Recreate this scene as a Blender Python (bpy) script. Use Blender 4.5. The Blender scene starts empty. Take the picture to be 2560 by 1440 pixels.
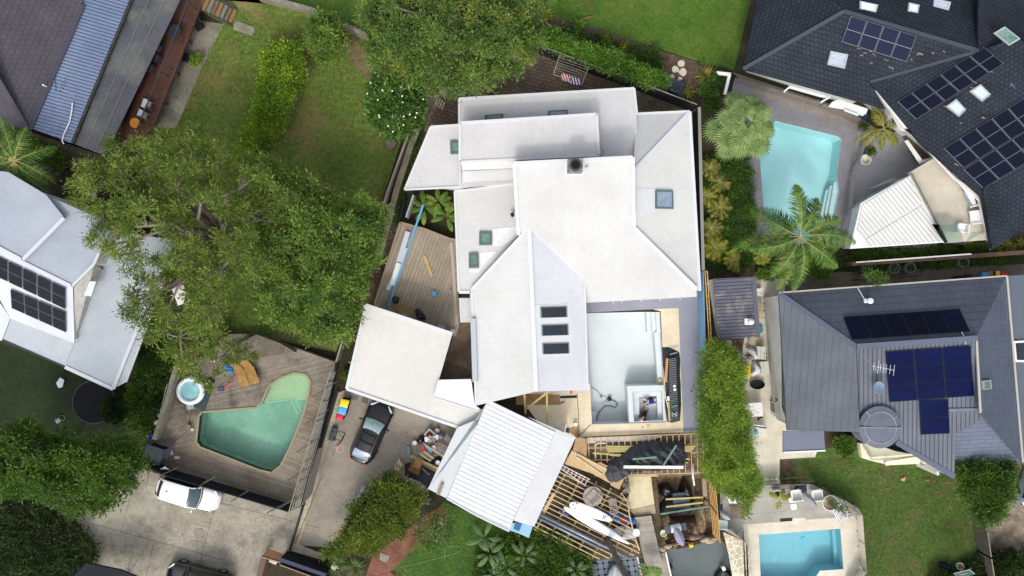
import bpy, math, random
import numpy as np
from mathutils import Vector, Matrix
random.seed(7); rng = np.random.default_rng(7)
S = bpy.context.scene
R = math.radians
# ---------------------------------------------------------------- camera
H, F = 57.0, 1934.0           # drone height in metres, focal length in photo pixels
cam = bpy.data.cameras.new('camera'); co = bpy.data.objects.new('camera', cam)
S.collection.objects.link(co); S.camera = co
co.location = (0, 0, H); co.rotation_euler = (0, 0, 0)
cam.sensor_width = 36; cam.lens = 36 * F / 2560; cam.clip_end = 2000
# ---------------------------------------------------------------- light
SUN_EL, SUN_AZ = R(46), R(190)
w = bpy.data.worlds.new('World'); S.world = w; w.use_nodes = True
nt = w.node_tree; nt.nodes.clear()
sky = nt.nodes.new('ShaderNodeTexSky'); sky.sky_type = 'NISHITA'; sky.sun_disc = False
sky.sun_elevation = SUN_EL; sky.sun_rotation = SUN_AZ; sky.dust_density = 4.0; sky.air_density = 1.0; sky.ozone_density = 1.0
bg = nt.nodes.new('ShaderNodeBackground'); bg.inputs[1].default_value = 0.15
wo = nt.nodes.new('ShaderNodeOutputWorld')
hs = nt.nodes.new('ShaderNodeHueSaturation'); hs.inputs['Saturation'].default_value = .38; nt.links.new(sky.outputs[0], hs.inputs['Color']); nt.links.new(hs.outputs[0], bg.inputs[0]); nt.links.new(bg.outputs[0], wo.inputs[0])
sl = bpy.data.lights.new('sun', 'SUN'); so = bpy.data.objects.new('sun', sl); S.collection.objects.link(so)
sl.energy = 0.5; sl.angle = R(4); sl.color = (1.0, 0.955, 0.89)
sd = Vector((math.sin(SUN_AZ) * math.cos(SUN_EL), math.cos(SUN_AZ) * math.cos(SUN_EL), math.sin(SUN_EL)))
so.rotation_euler = (-sd).to_track_quat('-Z', 'Y').to_euler(); so.location = sd * 100
S.view_settings.view_transform = 'Standard'; S.view_settings.look = 'None'
S.view_settings.exposure = 0.72; S.view_settings.gamma = 1.0
try:
    S.cycles.use_denoising = True
    S.cycles.max_bounces = 6; S.cycles.diffuse_bounces = 2; S.cycles.glossy_bounces = 2
    S.cycles.transparent_max_bounces = 12; S.cycles.transmission_bounces = 3
    S.cycles.caustics_reflective = False; S.cycles.caustics_refractive = False
except Exception: pass
S.unit_settings.system = 'METRIC'
# ---------------------------------------------------------------- helpers
def P(x, y, z=0.0):
    k = (H - z) / F
    return Vector(((x - 1280) * k, -(y - 720) * k, z))
def PP(pts, z=0.0): return [P(p[0], p[1], p[2] if len(p) > 2 else z) for p in pts]
class Plane:
    """plane through three (photo x, photo y, height) points"""
    def __init__(s, a, b, c):
        s.o = P(*a); s.n = (P(*b) - s.o).cross(P(*c) - s.o).normalized()
        if s.n.z < 0: s.n = -s.n
    def at(s, x, y, up=0.0):
        c = Vector((0, 0, H)); d = P(x, y, 0) - c
        t = (s.o + s.n * up - c).dot(s.n) / d.dot(s.n)
        return c + d * t
    def z(s, X, Y, up=0.0):
        o = s.o + s.n * up
        return o.z - (s.n.x * (X - o.x) + s.n.y * (Y - o.y)) / s.n.z
def flat(z): return Plane((0, 0, z), (100, 0, z), (0, 100, z))
def inset(pts, d):
    """shrink a polygon of Vectors by d metres"""
    n = len(pts); A = sum(pts[i].x * pts[(i+1) % n].y - pts[(i+1) % n].x * pts[i].y for i in range(n))
    s = 1 if A > 0 else -1; out = []
    for i in range(n):
        a, b, c = pts[i-1], pts[i], pts[(i+1) % n]
        e1 = (b - a).to_2d().normalized(); e2 = (c - b).to_2d().normalized()
        n1 = Vector((-e1.y, e1.x)) * s; n2 = Vector((-e2.y, e2.x)) * s
        m = n1 + n2
        if m.length < 1e-4: m = n1
        m = m / max(0.35, m.dot(n1) if m.length else 1)
        out.append(Vector((b.x + m.x * d, b.y + m.y * d, b.z)))
    return out
class MB:
    def __init__(s): s.v = []; s.f = []; s.m = []
    def face(s, pts, m=0):
        i = len(s.v); s.v += [tuple(p) for p in pts]; s.f.append(tuple(range(i, i + len(pts)))); s.m.append(m); return s
    def slab(s, top, t, m=0, side=None, bottom=True):
        A = sum(top[i-1].x * top[i].y - top[i].x * top[i-1].y for i in range(len(top)))
        if A < 0: top = top[::-1]
        n = len(top); i = len(s.v); dn = Vector((0, 0, -t))
        s.v += [tuple(p) for p in top] + [tuple(p + dn) for p in top]
        s.f.append(tuple(range(i, i + n))); s.m.append(m)
        if bottom: s.f.append(tuple(range(i + 2*n - 1, i + n - 1, -1))); s.m.append(m)
        for k in range(n):
            l = (k + 1) % n
            s.f.append((i + k, i + n + k, i + n + l, i + l)); s.m.append(m if side is None else side)
        return s
    def px(s, pts, z, t, m=0): return s.slab(PP(pts, z), t, m)
    def box(s, c, d, rz=0.0, m=0, taper=1.0):
        c = Vector(c); x, y, z = d[0]/2, d[1]/2, d[2]/2; i = len(s.v)
        ca, sa = math.cos(rz), math.sin(rz)
        for k in (-1, 1):
            for a, b in ((-1, -1), (1, -1), (1, 1), (-1, 1)):
                q = taper if k > 0 else 1
                X, Y = a*x*q, b*y*q
                s.v.append((c.x + X*ca - Y*sa, c.y + X*sa + Y*ca, c.z + k*z))
        for f in ((3,2,1,0), (4,5,6,7), (0,1,5,4), (1,2,6,5), (2,3,7,6), (3,0,4,7)):
            s.f.append(tuple(i + j for j in f)); s.m.append(m)
        return s
    def bar(s, a, b, w, h, m=0):
        a, b = Vector(a), Vector(b); d = b - a
        if d.length < 1e-6: return s
        sd_ = Vector((-d.y, d.x, 0))
        if sd_.length < 1e-6: sd_ = Vector((1, 0, 0))
        sd_.normalize(); up = d.cross(sd_).normalized(); 
        if up.z < 0: up = -up
        sd_ *= w/2; up *= h/2; i = len(s.v)
        for p in (a, b):
            for q in (-sd_ - up, sd_ - up, sd_ + up, -sd_ + up): s.v.append(tuple(p + q))
        for f in ((0,1,2,3), (7,6,5,4), (0,4,5,1), (1,5,6,2), (2,6,7,3), (3,7,4,0)):
            s.f.append(tuple(i + j for j in f)); s.m.append(m)
        return s
    def tube(s, pts, r, n=8, m=0, closed=False):
        pts = [Vector(p) for p in pts]; L = len(pts); i0 = len(s.v)
        for k, p in enumerate(pts):
            if closed: d = pts[(k+1) % L] - pts[k-1]
            else: d = pts[min(k+1, L-1)] - pts[max(k-1, 0)]
            d.normalize(); u = d.cross(Vector((0, 0, 1)))
            if u.length < 0.05: u = d.cross(Vector((0, 1, 0)))
            u.normalize(); v = d.cross(u)
            rr = r[k] if isinstance(r, (list, tuple)) else r
            for j in range(n):
                a = 2*math.pi*j/n; s.v.append(tuple(p + (u*math.cos(a) + v*math.sin(a))*rr))
        for k in range(L if closed else L-1):
            for j in range(n):
                a, b = i0 + k*n, i0 + ((k+1) % L)*n
                s.f.append((a+j, a+(j+1) % n, b+(j+1) % n, b+j)); s.m.append(m)
        if not closed:
            s.f.append(tuple(i0 + j for j in range(n))[::-1]); s.m.append(m)
            s.f.append(tuple(i0 + (L-1)*n + j for j in range(n))); s.m.append(m)
        return s
    def lathe(s, c, prof, n=24, m=0, sx=1, sy=1):
        """profile [(radius, height)] turned about the vertical through c"""
        c = Vector(c); i0 = len(s.v)
        for r_, z in prof:
            for j in range(n):
                a = 2*math.pi*j/n; s.v.append((c.x + r_*math.cos(a)*sx, c.y + r_*math.sin(a)*sy, c.z + z))
        for k in range(len(prof)-1):
            for j in range(n):
                a, b = i0 + k*n, i0 + (k+1)*n
                s.f.append((a+j, a+(j+1) % n, b+(j+1) % n, b+j)); s.m.append(m)
        if prof[0][0] > 0.001 and not (len(prof) == 2 and prof[1][0] < .01): s.f.append(tuple(i0 + j for j in range(n))[::-1]); s.m.append(m)
        if prof[-1][0] > 0.001: s.f.append(tuple(i0 + (len(prof)-1)*n + j for j in range(n))); s.m.append(m)
        return s
    def cyl(s, c, r, h, n=20, m=0, r2=None): return s.lathe(c, [(r, 0), (r if r2 is None else r2, h)], n, m)
    def ball(s, c, r, m=0, n=12, k=(1, 1, 1)):
        c = Vector(c); pr = [(max(0.0005, math.sin(math.pi*i/n))*r, -math.cos(math.pi*i/n)*r*k[2]) for i in range(n+1)]
        return s.lathe(c, pr, n*2, m, k[0], k[1])
    def ring(s, c, R_, r, n=24, m=0):
        c = Vector(c); return s.tube([c + Vector((math.cos(2*math.pi*k/n)*R_, math.sin(2*math.pi*k/n)*R_, 0)) for k in range(n)], r, 6, m, True)
    def grid(s, fn, nu, nv, m=0):
        i0 = len(s.v)
        for a in range(nu+1):
            for b in range(nv+1): s.v.append(tuple(fn(a/nu, b/nv)))
        for a in range(nu):
            for b in range(nv):
                i = i0 + a*(nv+1) + b; s.f.append((i, i+nv+1, i+nv+2, i+1)); s.m.append(m)
        return s
def wloc(o):
    l = Vector((0, 0, 0))
    while o is not None: l = l + Vector(o.location); o = o.parent
    return l
def link(o): S.collection.objects.link(o); return o
def obj(name, mb, mat, parent=None, smooth=False, origin=None, up=False):
    """link one mesh object; mb holds world coordinates"""
    mats = mat if isinstance(mat, (list, tuple)) else [mat]
    if parent is not None: o0 = wloc(parent)
    elif origin is not None: o0 = Vector(origin)
    else:
        a = np.array(mb.v); o0 = Vector((float(a[:,0].mean()), float(a[:,1].mean()), float(a[:,2].min())))
    me = bpy.data.meshes.new(name)
    a = np.array(mb.v, dtype=float) - np.array(o0)
    me.from_pydata(a.tolist(), [], mb.f)
    for q in mats: me.materials.append(q)
    if len(mats) > 1: me.polygons.foreach_set('material_index', mb.m)
    uv = me.uv_layers.new(name='UVMap'); u = np.zeros((len(me.loops), 2)); 
    st = np.zeros(len(me.polygons), dtype=int); tt = np.zeros(len(me.polygons), dtype=int)
    me.polygons.foreach_get('loop_start', st); me.polygons.foreach_get('loop_total', tt)
    q = st[tt == 4]
    for k, c in enumerate(((0, 0), (1, 0), (1, 1), (0, 1))): u[q + k] = c
    uv.data.foreach_set('uv', u.ravel())
    if smooth: me.shade_smooth()
    if up:
        import bmesh
        bm = bmesh.new(); bm.from_mesh(me); bmesh.ops.recalc_face_normals(bm, faces=bm.faces); bm.to_mesh(me); bm.free()
    me.update(); o = bpy.data.objects.new(name, me); link(o)
    if parent is not None: o.parent = parent
    else: o.location = o0
    return o
def tag(o, label=None, cat=None, group=None, kind=None):
    if label: o['label'] = label
    if cat: o['category'] = cat
    if group: o['group'] = group
    if kind: o['kind'] = kind
    return o
def thing(name, label, cat, loc, group=None, rz=0.0):
    o = bpy.data.objects.new(name, None); link(o); o.location = loc; o.rotation_euler = (0, 0, rz); o.empty_display_size = .3
    return tag(o, label, cat, group)
def struct(name, mb, mat, **k): return tag(obj(name, mb, mat, **k), kind='structure')
def dup(root, loc, rz=0.0, label=None, scale=None):
    r = root.copy(); link(r); r.location = loc; r.rotation_euler = (0, 0, rz)
    if scale: r.scale = scale
    if label: r['label'] = label
    for ch in list(root.children):
        c = ch.copy(); link(c); c.parent = r
        for g in list(ch.children):
            d = g.copy(); link(d); d.parent = c
    return r
def sheet(name, pts, z, mat, t=0.0, holes=(), kind='structure'):
    """flat sheet with holes (photo outline at height z)"""
    from mathutils.geometry import tessellate_polygon
    loops = [[P(p[0], p[1], z) for p in pts]] + [[P(p[0], p[1], z) for p in h] for h in holes]
    tris = tessellate_polygon(loops); fl = [v for l in loops for v in l]; mb = MB(); mb.v = [tuple(v) for v in fl]
    for tr in tris:
        a, b, c = (fl[i] for i in tr)
        if (b-a).cross(c-a).z < 0: tr = tr[::-1]
        mb.f.append(tuple(tr)); mb.m.append(0)
    if t:
        k = len(mb.v)
        for l in loops:
            for i in range(len(l)):
                a, b = l[i], l[(i+1) % len(l)]; d = Vector((0, 0, -t)); mb.face([a, b, b+d, a+d])
    o = obj(name, mb, mat)
    if kind: o['kind'] = kind
    return o
# ---------------------------------------------------------------- materials
def C(r, g, b):
    f = lambda v: (v/255/12.92) if v/255 <= .04045 else ((v/255+.055)/1.055)**2.4
    return (f(r), f(g), f(b), 1)
_M = {}
def M(name, c, c2=None, sc=1.0, rough=.85, met=0.0, bump=0.0, bs=20, st=None, br=None, spec=.3, f=.35, c3=None, sc3=.25, isl=0.0, coat=0.0, trans=0.0, pat=None, edge=.5):
    """c/c2 blotch colours (sRGB 0-255), st=[(dx,dy,period,dark,bump,duty)] lines running along photo vector (dx,dy),
    br=(dx,dy,w,h,mortar,dark) brick/tile courses, isl = lightness spread between separate leaves/planks"""
    if name in _M: return _M[name]
    m = bpy.data.materials.new(name); m.use_nodes = True; n = m.node_tree; N = n.nodes; L = n.links
    b = N['Principled BSDF']; b.inputs['Roughness'].default_value = rough; b.inputs['Metallic'].default_value = met
    b.inputs['Specular IOR Level'].default_value = spec
    if coat: b.inputs['Coat Weight'].default_value = coat; b.inputs['Coat Roughness'].default_value = .05
    geo = N.new('ShaderNodeNewGeometry')
    def math_(op, a, v=None):
        x = N.new('ShaderNodeMath'); x.operation = op
        for i, q in enumerate((a, v)):
            if q is None: continue
            if isinstance(q, (int, float)): x.inputs[i].default_value = q
            else: L.new(q, x.inputs[i])
        return x.outputs[0]
    def noise(scale, det=4, ro=.6):
        t = N.new('ShaderNodeTexNoise'); t.inputs['Scale'].default_value = scale; t.inputs['Detail'].default_value = det
        t.inputs['Roughness'].default_value = ro; L.new(geo.outputs['Position'], t.inputs['Vector']); return t.outputs[0]
    def mix(fac, a, bb):
        x = N.new('ShaderNodeMix'); x.data_type = 'RGBA'
        if isinstance(fac, (int, float)): x.inputs[0].default_value = fac
        else: L.new(fac, x.inputs[0])
        for i, q in ((6, a), (7, bb)):
            if isinstance(q, tuple): x.inputs[i].default_value = q
            else: L.new(q, x.inputs[i])
        return x.outputs[2]
    def contrast(v, lo, hi):
        x = N.new('ShaderNodeMapRange'); x.inputs[1].default_value = lo; x.inputs[2].default_value = hi; L.new(v, x.inputs[0]); return x.outputs[0]
    col = C(*c)
    if c2:
        col = mix(contrast(noise(sc, 5), .5-edge*.3, .5+edge*.3), C(*c), C(*c2))
        fine = contrast(noise(sc*9, 3, .7), .3, .7)
        x = N.new('ShaderNodeMix'); x.data_type = 'RGBA'; x.blend_type = 'MULTIPLY'; x.inputs[0].default_value = 1
        g = N.new('ShaderNodeMapRange'); L.new(fine, g.inputs[0]); g.inputs[3].default_value = 1-f; g.inputs[4].default_value = 1+f*.6
        L.new(col, x.inputs[6]); L.new(g.outputs[0], x.inputs[7]); col = x.outputs[2]
    if c3: col = mix(contrast(noise(sc3, 6, .65), .5, .72), col, C(*c3))
    def scaleby(colr, val):
        x = N.new('ShaderNodeMix'); x.data_type = 'RGBA'; x.blend_type = 'MULTIPLY'; x.inputs[0].default_value = 1
        if isinstance(colr, tuple): x.inputs[6].default_value = colr
        else: L.new(colr, x.inputs[6])
        L.new(val, x.inputs[7]); return x.outputs[2]
    hgt = None
    sep = N.new('ShaderNodeSeparateXYZ'); L.new(geo.outputs['Position'], sep.inputs[0])
    for (dx, dy, per, dark, bp, duty) in (st or []):
        l = math.hypot(dx, dy); nx, ny = dy/l, dx/l       # normal of world direction (dx,-dy)
        d = math_('ADD', math_('MULTIPLY', sep.outputs[0], nx/per), math_('MULTIPLY', sep.outputs[1], ny/per))
        fr = math_('FRACT', d)
        if dark: col = scaleby(col, math_('SUBTRACT', 1.0, math_('MULTIPLY', math_('LESS_THAN', fr, duty), dark)))
        if bp:
            s_ = math_('MULTIPLY', math_('SINE', math_('MULTIPLY', d, 2*math.pi)), bp*per)
            hgt = s_ if hgt is None else math_('ADD', hgt, s_)
        if bp and isl and dark:
            fl = math_('FLOOR', d); wn = N.new('ShaderNodeTexWhiteNoise'); wn.noise_dimensions = '1D'; L.new(fl, wn.inputs['W'])
            col = scaleby(col, math_('ADD', 1-isl, math_('MULTIPLY', wn.outputs[0], 2*isl)))
    if br:
        dx, dy, bw, bh, mo, dark = br; a = math.atan2(-dy, dx)
        mp = N.new('ShaderNodeMapping'); mp.vector_type = 'POINT'; mp.inputs['Rotation'].default_value = (0, 0, -a)
        L.new(geo.outputs['Position'], mp.inputs[0]); bt = N.new('ShaderNodeTexBrick'); L.new(mp.outputs[0], bt.inputs[0])
        bt.inputs['Scale'].default_value = 1; bt.inputs['Brick Width'].default_value = bw; bt.inputs['Row Height'].default_value = bh
        bt.inputs['Mortar Size'].default_value = mo; bt.inputs['Mortar Smooth'].default_value = .1
        bt.inputs['Color1'].default_value = (1, 1, 1, 1); v = 1-isl*2; bt.inputs['Color2'].default_value = (v, v, v, 1)
        bt.inputs['Mortar'].default_value = (1-dark, 1-dark, 1-dark, 1); col = scaleby(col, bt.outputs[0])
    if isl and not st and not br:
        v = math_('ADD', 1-isl, math_('MULTIPLY', geo.outputs['Random Per Island'], 2*isl)); col = scaleby(col, v)
    if pat: col = pat(N, L, col, math_, mix)
    if isinstance(col, tuple): b.inputs['Base Color'].default_value = col
    else: L.new(col, b.inputs['Base Color'])
    if bump:
        nb = math_('MULTIPLY', noise(bs, 4), bump)
        hgt = nb if hgt is None else math_('ADD', hgt, nb)
    if hgt is not None:
        bp_ = N.new('ShaderNodeBump'); bp_.inputs['Strength'].default_value = 1; bp_.inputs['Distance'].default_value = 1
        L.new(hgt, bp_.inputs['Height']); L.new(bp_.outputs[0], b.inputs['Normal'])
    if trans:
        out = N['Material Output']; tr = N.new('ShaderNodeBsdfTranslucent'); ms = N.new('ShaderNodeMixShader'); ms.inputs[0].default_value = trans
        if isinstance(col, tuple): tr.inputs[0].default_value = col
        else: L.new(col, tr.inputs[0])
        L.new(b.outputs[0], ms.inputs[1]); L.new(tr.outputs[0], ms.inputs[2]); L.new(ms.outputs[0], out.inputs[0])
    _M[name] = m; return m
def clear(name, tint, refl=.5, rough=.02, bump=0.0, bs=3, ior=1.33):
    """thin clear sheet: tinted transparency plus sky reflection (glass panes, pool water)"""
    m = bpy.data.materials.new(name); m.use_nodes = True; N = m.node_tree.nodes; L = m.node_tree.links; N.clear()
    o = N.new('ShaderNodeOutputMaterial'); mx = N.new('ShaderNodeMixShader'); tr = N.new('ShaderNodeBsdfTransparent'); gl = N.new('ShaderNodeBsdfGlossy')
    tr.inputs[0].default_value = tint; gl.inputs['Roughness'].default_value = rough
    fr = N.new('ShaderNodeFresnel'); fr.inputs[0].default_value = ior
    if bump:
        tx = N.new('ShaderNodeTexNoise'); tx.inputs['Scale'].default_value = bs; tx.inputs['Detail'].default_value = 3; g = N.new('ShaderNodeNewGeometry')
        L.new(g.outputs['Position'], tx.inputs['Vector']); b = N.new('ShaderNodeBump'); b.inputs['Strength'].default_value = bump; b.inputs['Distance'].default_value = .1
        L.new(tx.outputs[0], b.inputs['Height']); L.new(b.outputs[0], fr.inputs['Normal']); L.new(b.outputs[0], gl.inputs['Normal'])
    ml = N.new('ShaderNodeMath'); ml.operation = 'MULTIPLY'; ml.inputs[1].default_value = refl*2; L.new(fr.outputs[0], ml.inputs[0])
    L.new(ml.outputs[0], mx.inputs[0]); L.new(tr.outputs[0], mx.inputs[1]); L.new(gl.outputs[0], mx.inputs[2]); L.new(mx.outputs[0], o.inputs[0])
    return m
# ---------------------------------------------------------------- roof and house helpers
def roof(parent, plane, pts, mat, t=.12, name='roof', ribs=None, ribmat=None, trim=None, trimmat=None, label=None):
    top = [plane.at(*p) for p in pts]; mb = MB().slab(top, t)
    mats = [mat]
    if ribs:
        dx, dy, sp, rw, rh = ribs[:5]; mats.append(ribmat or mat)
        d = Vector((dx, -dy)).normalized(); n = Vector((-d.y, d.x)); q = [p.to_2d() for p in top]
        s0 = min(p.dot(n) for p in q); s1 = max(p.dot(n) for p in q); s = s0 + sp*.5
        while s < s1:
            xs = []
            for i in range(len(q)):
                a, b = q[i-1], q[i]; fa, fb = a.dot(n)-s, b.dot(n)-s
                if (fa < 0) != (fb < 0): k = fa/(fa-fb); xs.append((a + (b-a)*k).dot(d))
            xs.sort()
            for a, b in zip(xs[::2], xs[1::2]):
                if b - a < .15: continue
                A = d*(a+.02) + n*s; B = d*(b-.02) + n*s
                mb.bar((A.x, A.y, plane.z(A.x, A.y, rh*.4)), (B.x, B.y, plane.z(B.x, B.y, rh*.4)), rw, rh, 1)
            s += sp
    if trim:
        mats_i = len(mats); mats.append(trimmat or mat)
        for k in trim[0]:
            a, b = top[k], top[(k+1) % len(top)]; mb.bar(a + plane.n*.02, b + plane.n*.02, trim[1], trim[2], mats_i)
    o = obj(name, mb, mats, parent)
    if label: o['label'] = label
    return o
def walls(parent, pts3, zb, mat, d=.45, name='wall'):
    q = inset(pts3, d); mb = MB(); n = len(q)
    A = sum(q[i-1].x*q[i].y - q[i].x*q[i-1].y for i in range(n))
    if A < 0: q = q[::-1]
    for i in range(n):
        a, b = q[i], q[(i+1) % n]
        mb.face([Vector((a.x, a.y, zb)), Vector((b.x, b.y, zb)), b - Vector((0, 0, .1)), a - Vector((0, 0, .1))])
    return obj(name, mb, mat, parent)
def quad_on(pl, pts, up): return [pl.at(x, y, up) for x, y in pts]
def lerp(a, b, t): return a + (b - a)*t
def panel_array(parent, pl, q, nu, nv, mat, fmat, up=.12, name='solar_panel', gap=.012, skip=()):
    """q: 4 photo corners (u along first edge); nu x nv panels"""
    c = [pl.at(x, y, up) for x, y in q]
    for i in range(nu):
        for j in range(nv):
            if (i, j) in skip: continue
            def at(u, v): return lerp(lerp(c[0], c[1], u), lerp(c[3], c[2], u), v)
            u0, u1, v0, v1 = i/nu+gap/2, (i+1)/nu-gap/2, j/nv+gap/2, (j+1)/nv-gap/2
            k = [at(u0, v0), at(u1, v0), at(u1, v1), at(u0, v1)]
            mb = MB().slab(k, .04, 1, bottom=True)
            mid = sum(k, Vector())/4; z = Vector((0, 0, .004))
            kk = [lerp(p, mid, .025) + pl.n*.004 for p in k]
            e0 = (kk[1]-kk[0]).length; e1 = (kk[2]-kk[1]).length
            if e0 > e1: kk = kk[1:] + kk[:1]
            if (kk[1]-kk[0]).cross(kk[2]-kk[1]).z < 0: kk = [kk[1], kk[0], kk[3], kk[2]]
            mb.face(kk, 0); obj(name, mb, [mat, fmat], parent)
def skylight(parent, pl, q, fmat, gmat, up=.14, fr=.12, label=None, name='skylight'):
    c = [pl.at(x, y, up) for x, y in q]; mid = sum(c, Vector())/len(c)
    k = fr / ((c[0]-mid).length + 1e-6)*1.3
    inn = [lerp(p, mid, k) for p in c]; mb = MB(); dn = pl.n*(up+.03); n = len(c)
    for i in range(n):
        a, b, ai, bi = c[i], c[(i+1) % n], inn[i], inn[(i+1) % n]
        mb.face([a, b, bi, ai]); mb.face([a, a-dn, b-dn, b]); mb.face([ai, bi, bi-dn*.8, ai-dn*.8])
    o = obj(name, mb, fmat, parent, up=False)
    if label: o['label'] = label
    obj('pane', MB().face([p - pl.n*.03 for p in inn]), gmat, o)
    return o
# ---------------------------------------------------------------- vegetation helpers
def leaves(name, c, u, v, Ln, Wd, mat, parent=None, kind=None, fold=0.25):
    """c centres, u long axis, v cross axis (N,3); Ln, Wd sizes; each leaf is a two-face folded blade"""
    N = len(c); Ln = np.broadcast_to(np.asarray(Ln, float).reshape(-1, 1), (N, 1)); Wd = np.broadcast_to(np.asarray(Wd, float).reshape(-1, 1), (N, 1))
    w = np.cross(u, v)
    vs = np.empty((N, 4, 3)); vs[:, 0] = c - u*Ln/2; vs[:, 1] = c + v*Wd/2 + w*Wd*fold; vs[:, 2] = c + u*Ln/2; vs[:, 3] = c - v*Wd/2 + w*Wd*fold
    o0 = np.array(wloc(parent)) if parent is not None else np.array([c[:, 0].mean(), c[:, 1].mean(), 0.0])
    vs = (vs - o0).reshape(-1, 3); me = bpy.data.meshes.new(name)
    me.vertices.add(4*N); me.vertices.foreach_set('co', vs.ravel())
    idx = np.arange(4*N, dtype=np.int32); me.loops.add(4*N); me.loops.foreach_set('vertex_index', idx)
    me.polygons.add(N); me.polygons.foreach_set('loop_start', np.arange(0, 4*N, 4, dtype=np.int32))
    me.materials.append(mat); me.update(calc_edges=True)
    o = bpy.data.objects.new(name, me); link(o)
    if parent is not None: o.parent = parent
    else: o.location = Vector(o0)
    if kind: o['kind'] = kind
    return o
def unit(a): return a / (np.linalg.norm(a, axis=1, keepdims=True) + 1e-9)
def inpoly(p, q):
    r_ = np.zeros(len(p), bool); n = len(q)
    for i in range(n):
        x1, y1 = q[i-1]; x2, y2 = q[i]
        c = ((y1 > p[:, 1]) != (y2 > p[:, 1])) & (p[:, 0] < (x2-x1)*(p[:, 1]-y1)/(y2-y1+1e-12) + x1); r_ ^= c
    return r_
def edgedist(p, q):
    d = np.full(len(p), 1e9); n = len(q)
    for i in range(n):
        a = np.array(q[i-1]); b = np.array(q[i]); ab = b-a; t = np.clip(((p-a)@ab)/(ab@ab+1e-9), 0, 1)
        d = np.minimum(d, np.linalg.norm(p-(a+t[:, None]*ab), axis=1))
    return d
def blobs(poly, z0, z1, n, zfrac=.75, margin=.3, holes=(), core=.35):
    """crown clump centres inside a photo outline traced at the crown's height"""
    zz = z0 + (z1-z0)*zfrac; q = [tuple(P(x, y, zz).to_2d()) for x, y in poly]; a = np.array(q)
    lo, hi = a.min(0), a.max(0); pts = np.empty((0, 2)); hq = [[tuple(P(x, y, zz).to_2d()) for x, y in h] for h in holes]
    c = rng.uniform(lo, hi, (n*40, 2)); c = c[inpoly(c, q)]; c = c[edgedist(c, q) > margin]
    for h in hq: c = c[~inpoly(c, h)]
    # farthest-point thinning keeps clumps apart
    keep = [0]; d = np.linalg.norm(c-c[0], axis=1)
    for _ in range(min(n, len(c))-1):
        k = int(np.argmax(d + rng.uniform(0, .25, len(c)))); keep.append(k); d = np.minimum(d, np.linalg.norm(c-c[k], axis=1))
    c = c[keep]; ed = edgedist(c, q); prof = np.clip(ed/(ed.max()*.75), 0, 1)**.6
    z = z0 + (z1-z0)*(core + (1-core)*prof)*rng.uniform(.62, 1, len(c))
    return np.column_stack([c, z])
def crown(bl, r, tufts, per, Ln, Wd, mat, parent, name='crown', up=.45, tr=.16, flatk=.75, droop=0.0):
    n = len(bl); rr = r*rng.uniform(.65, 1.3, n)
    d = unit(rng.normal(size=(n*tufts, 3))); d[:, 2] = np.where(d[:, 2] < -.25, -d[:, 2], d[:, 2])
    b = np.repeat(bl, tufts, 0); rb = np.repeat(rr, tufts)[:, None]
    t = b + d*rb*rng.uniform(.45, 1.05, (len(d), 1))*np.array([1, 1, flatk])
    tt = np.repeat(t, per, 0); dd = np.repeat(d, per, 0)
    off = rng.normal(size=tt.shape); c = tt + off*tr
    u = unit(off*.9 + dd*.5 + np.array([0, 0, up-droop])*.4 + rng.normal(size=tt.shape)*.3)
    v = unit(np.cross(u, rng.normal(size=u.shape)*.55 + np.array([0, 0, 1.0])))
    k = rng.uniform(.65, 1.3, len(c))
    return leaves(name, c, u, v, Ln*k, Wd*k, mat, parent)
def limbs(base, fork, bl, nmain, r0, mat, parent, name='trunk', twig=.03, wob=.35, sub=True, lift=0.0):
    mb = MB(); base, fork = Vector(base), Vector(fork); n = len(bl)
    mid = lerp(base, fork, .5) + Vector((random.uniform(-.1, .1), random.uniform(-.1, .1), 0))
    mb.tube([base - Vector((0, 0, .1)), lerp(base, mid, .15), mid, fork], [r0*1.5, r0*1.1, r0, r0*.85], 9)
    ds = np.linalg.norm(bl[:, :2] - np.array([fork.x, fork.y]), axis=1); order = np.argsort(ds)
    # pick spread-out main targets
    keep = [int(order[-1])]; d = np.linalg.norm(bl-bl[keep[0]], axis=1)
    for _ in range(min(nmain, n)-1):
        k = int(np.argmax(d)); keep.append(k); d = np.minimum(d, np.linalg.norm(bl-bl[k], axis=1))
    paths = []
    for k in keep:
        t = Vector(bl[k]); L = (t-fork).length
        pts = [fork.copy()]
        for s in (.25, .5, .75):
            q = lerp(fork, t, s) + Vector((random.uniform(-1, 1), random.uniform(-1, 1), random.uniform(-.3, .6)))*wob*L*.2*(1-abs(s-.5)); pts.append(q)
        pts = [p + Vector((0,0,lift*math.sin(math.pi*i/4))) for i, p in enumerate(pts)]; pts.append(t); rad = [r0*.6*(1-.85*i/4)*min(1, .4+L/8) + twig*.5 for i in range(5)]
        mb.tube(pts, rad, 7); paths += [(p, rad[i]) for i, p in enumerate(pts[1:-1], 1)]
    if sub and paths:
        for k in range(n):
            if k in keep: continue
            t = Vector(bl[k]); p, r_ = min(paths, key=lambda a: (a[0]-t).length)
            m_ = lerp(p, t, .5) + Vector((random.uniform(-1, 1), random.uniform(-1, 1), random.uniform(0, .5)))*wob*.5
            mb.tube([p, m_, t + Vector((0, 0, .3))], [min(r_*.7, r0*.3), twig*1.2, twig*.5], 5)
    return obj(name, mb, mat, parent, smooth=True)
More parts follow.
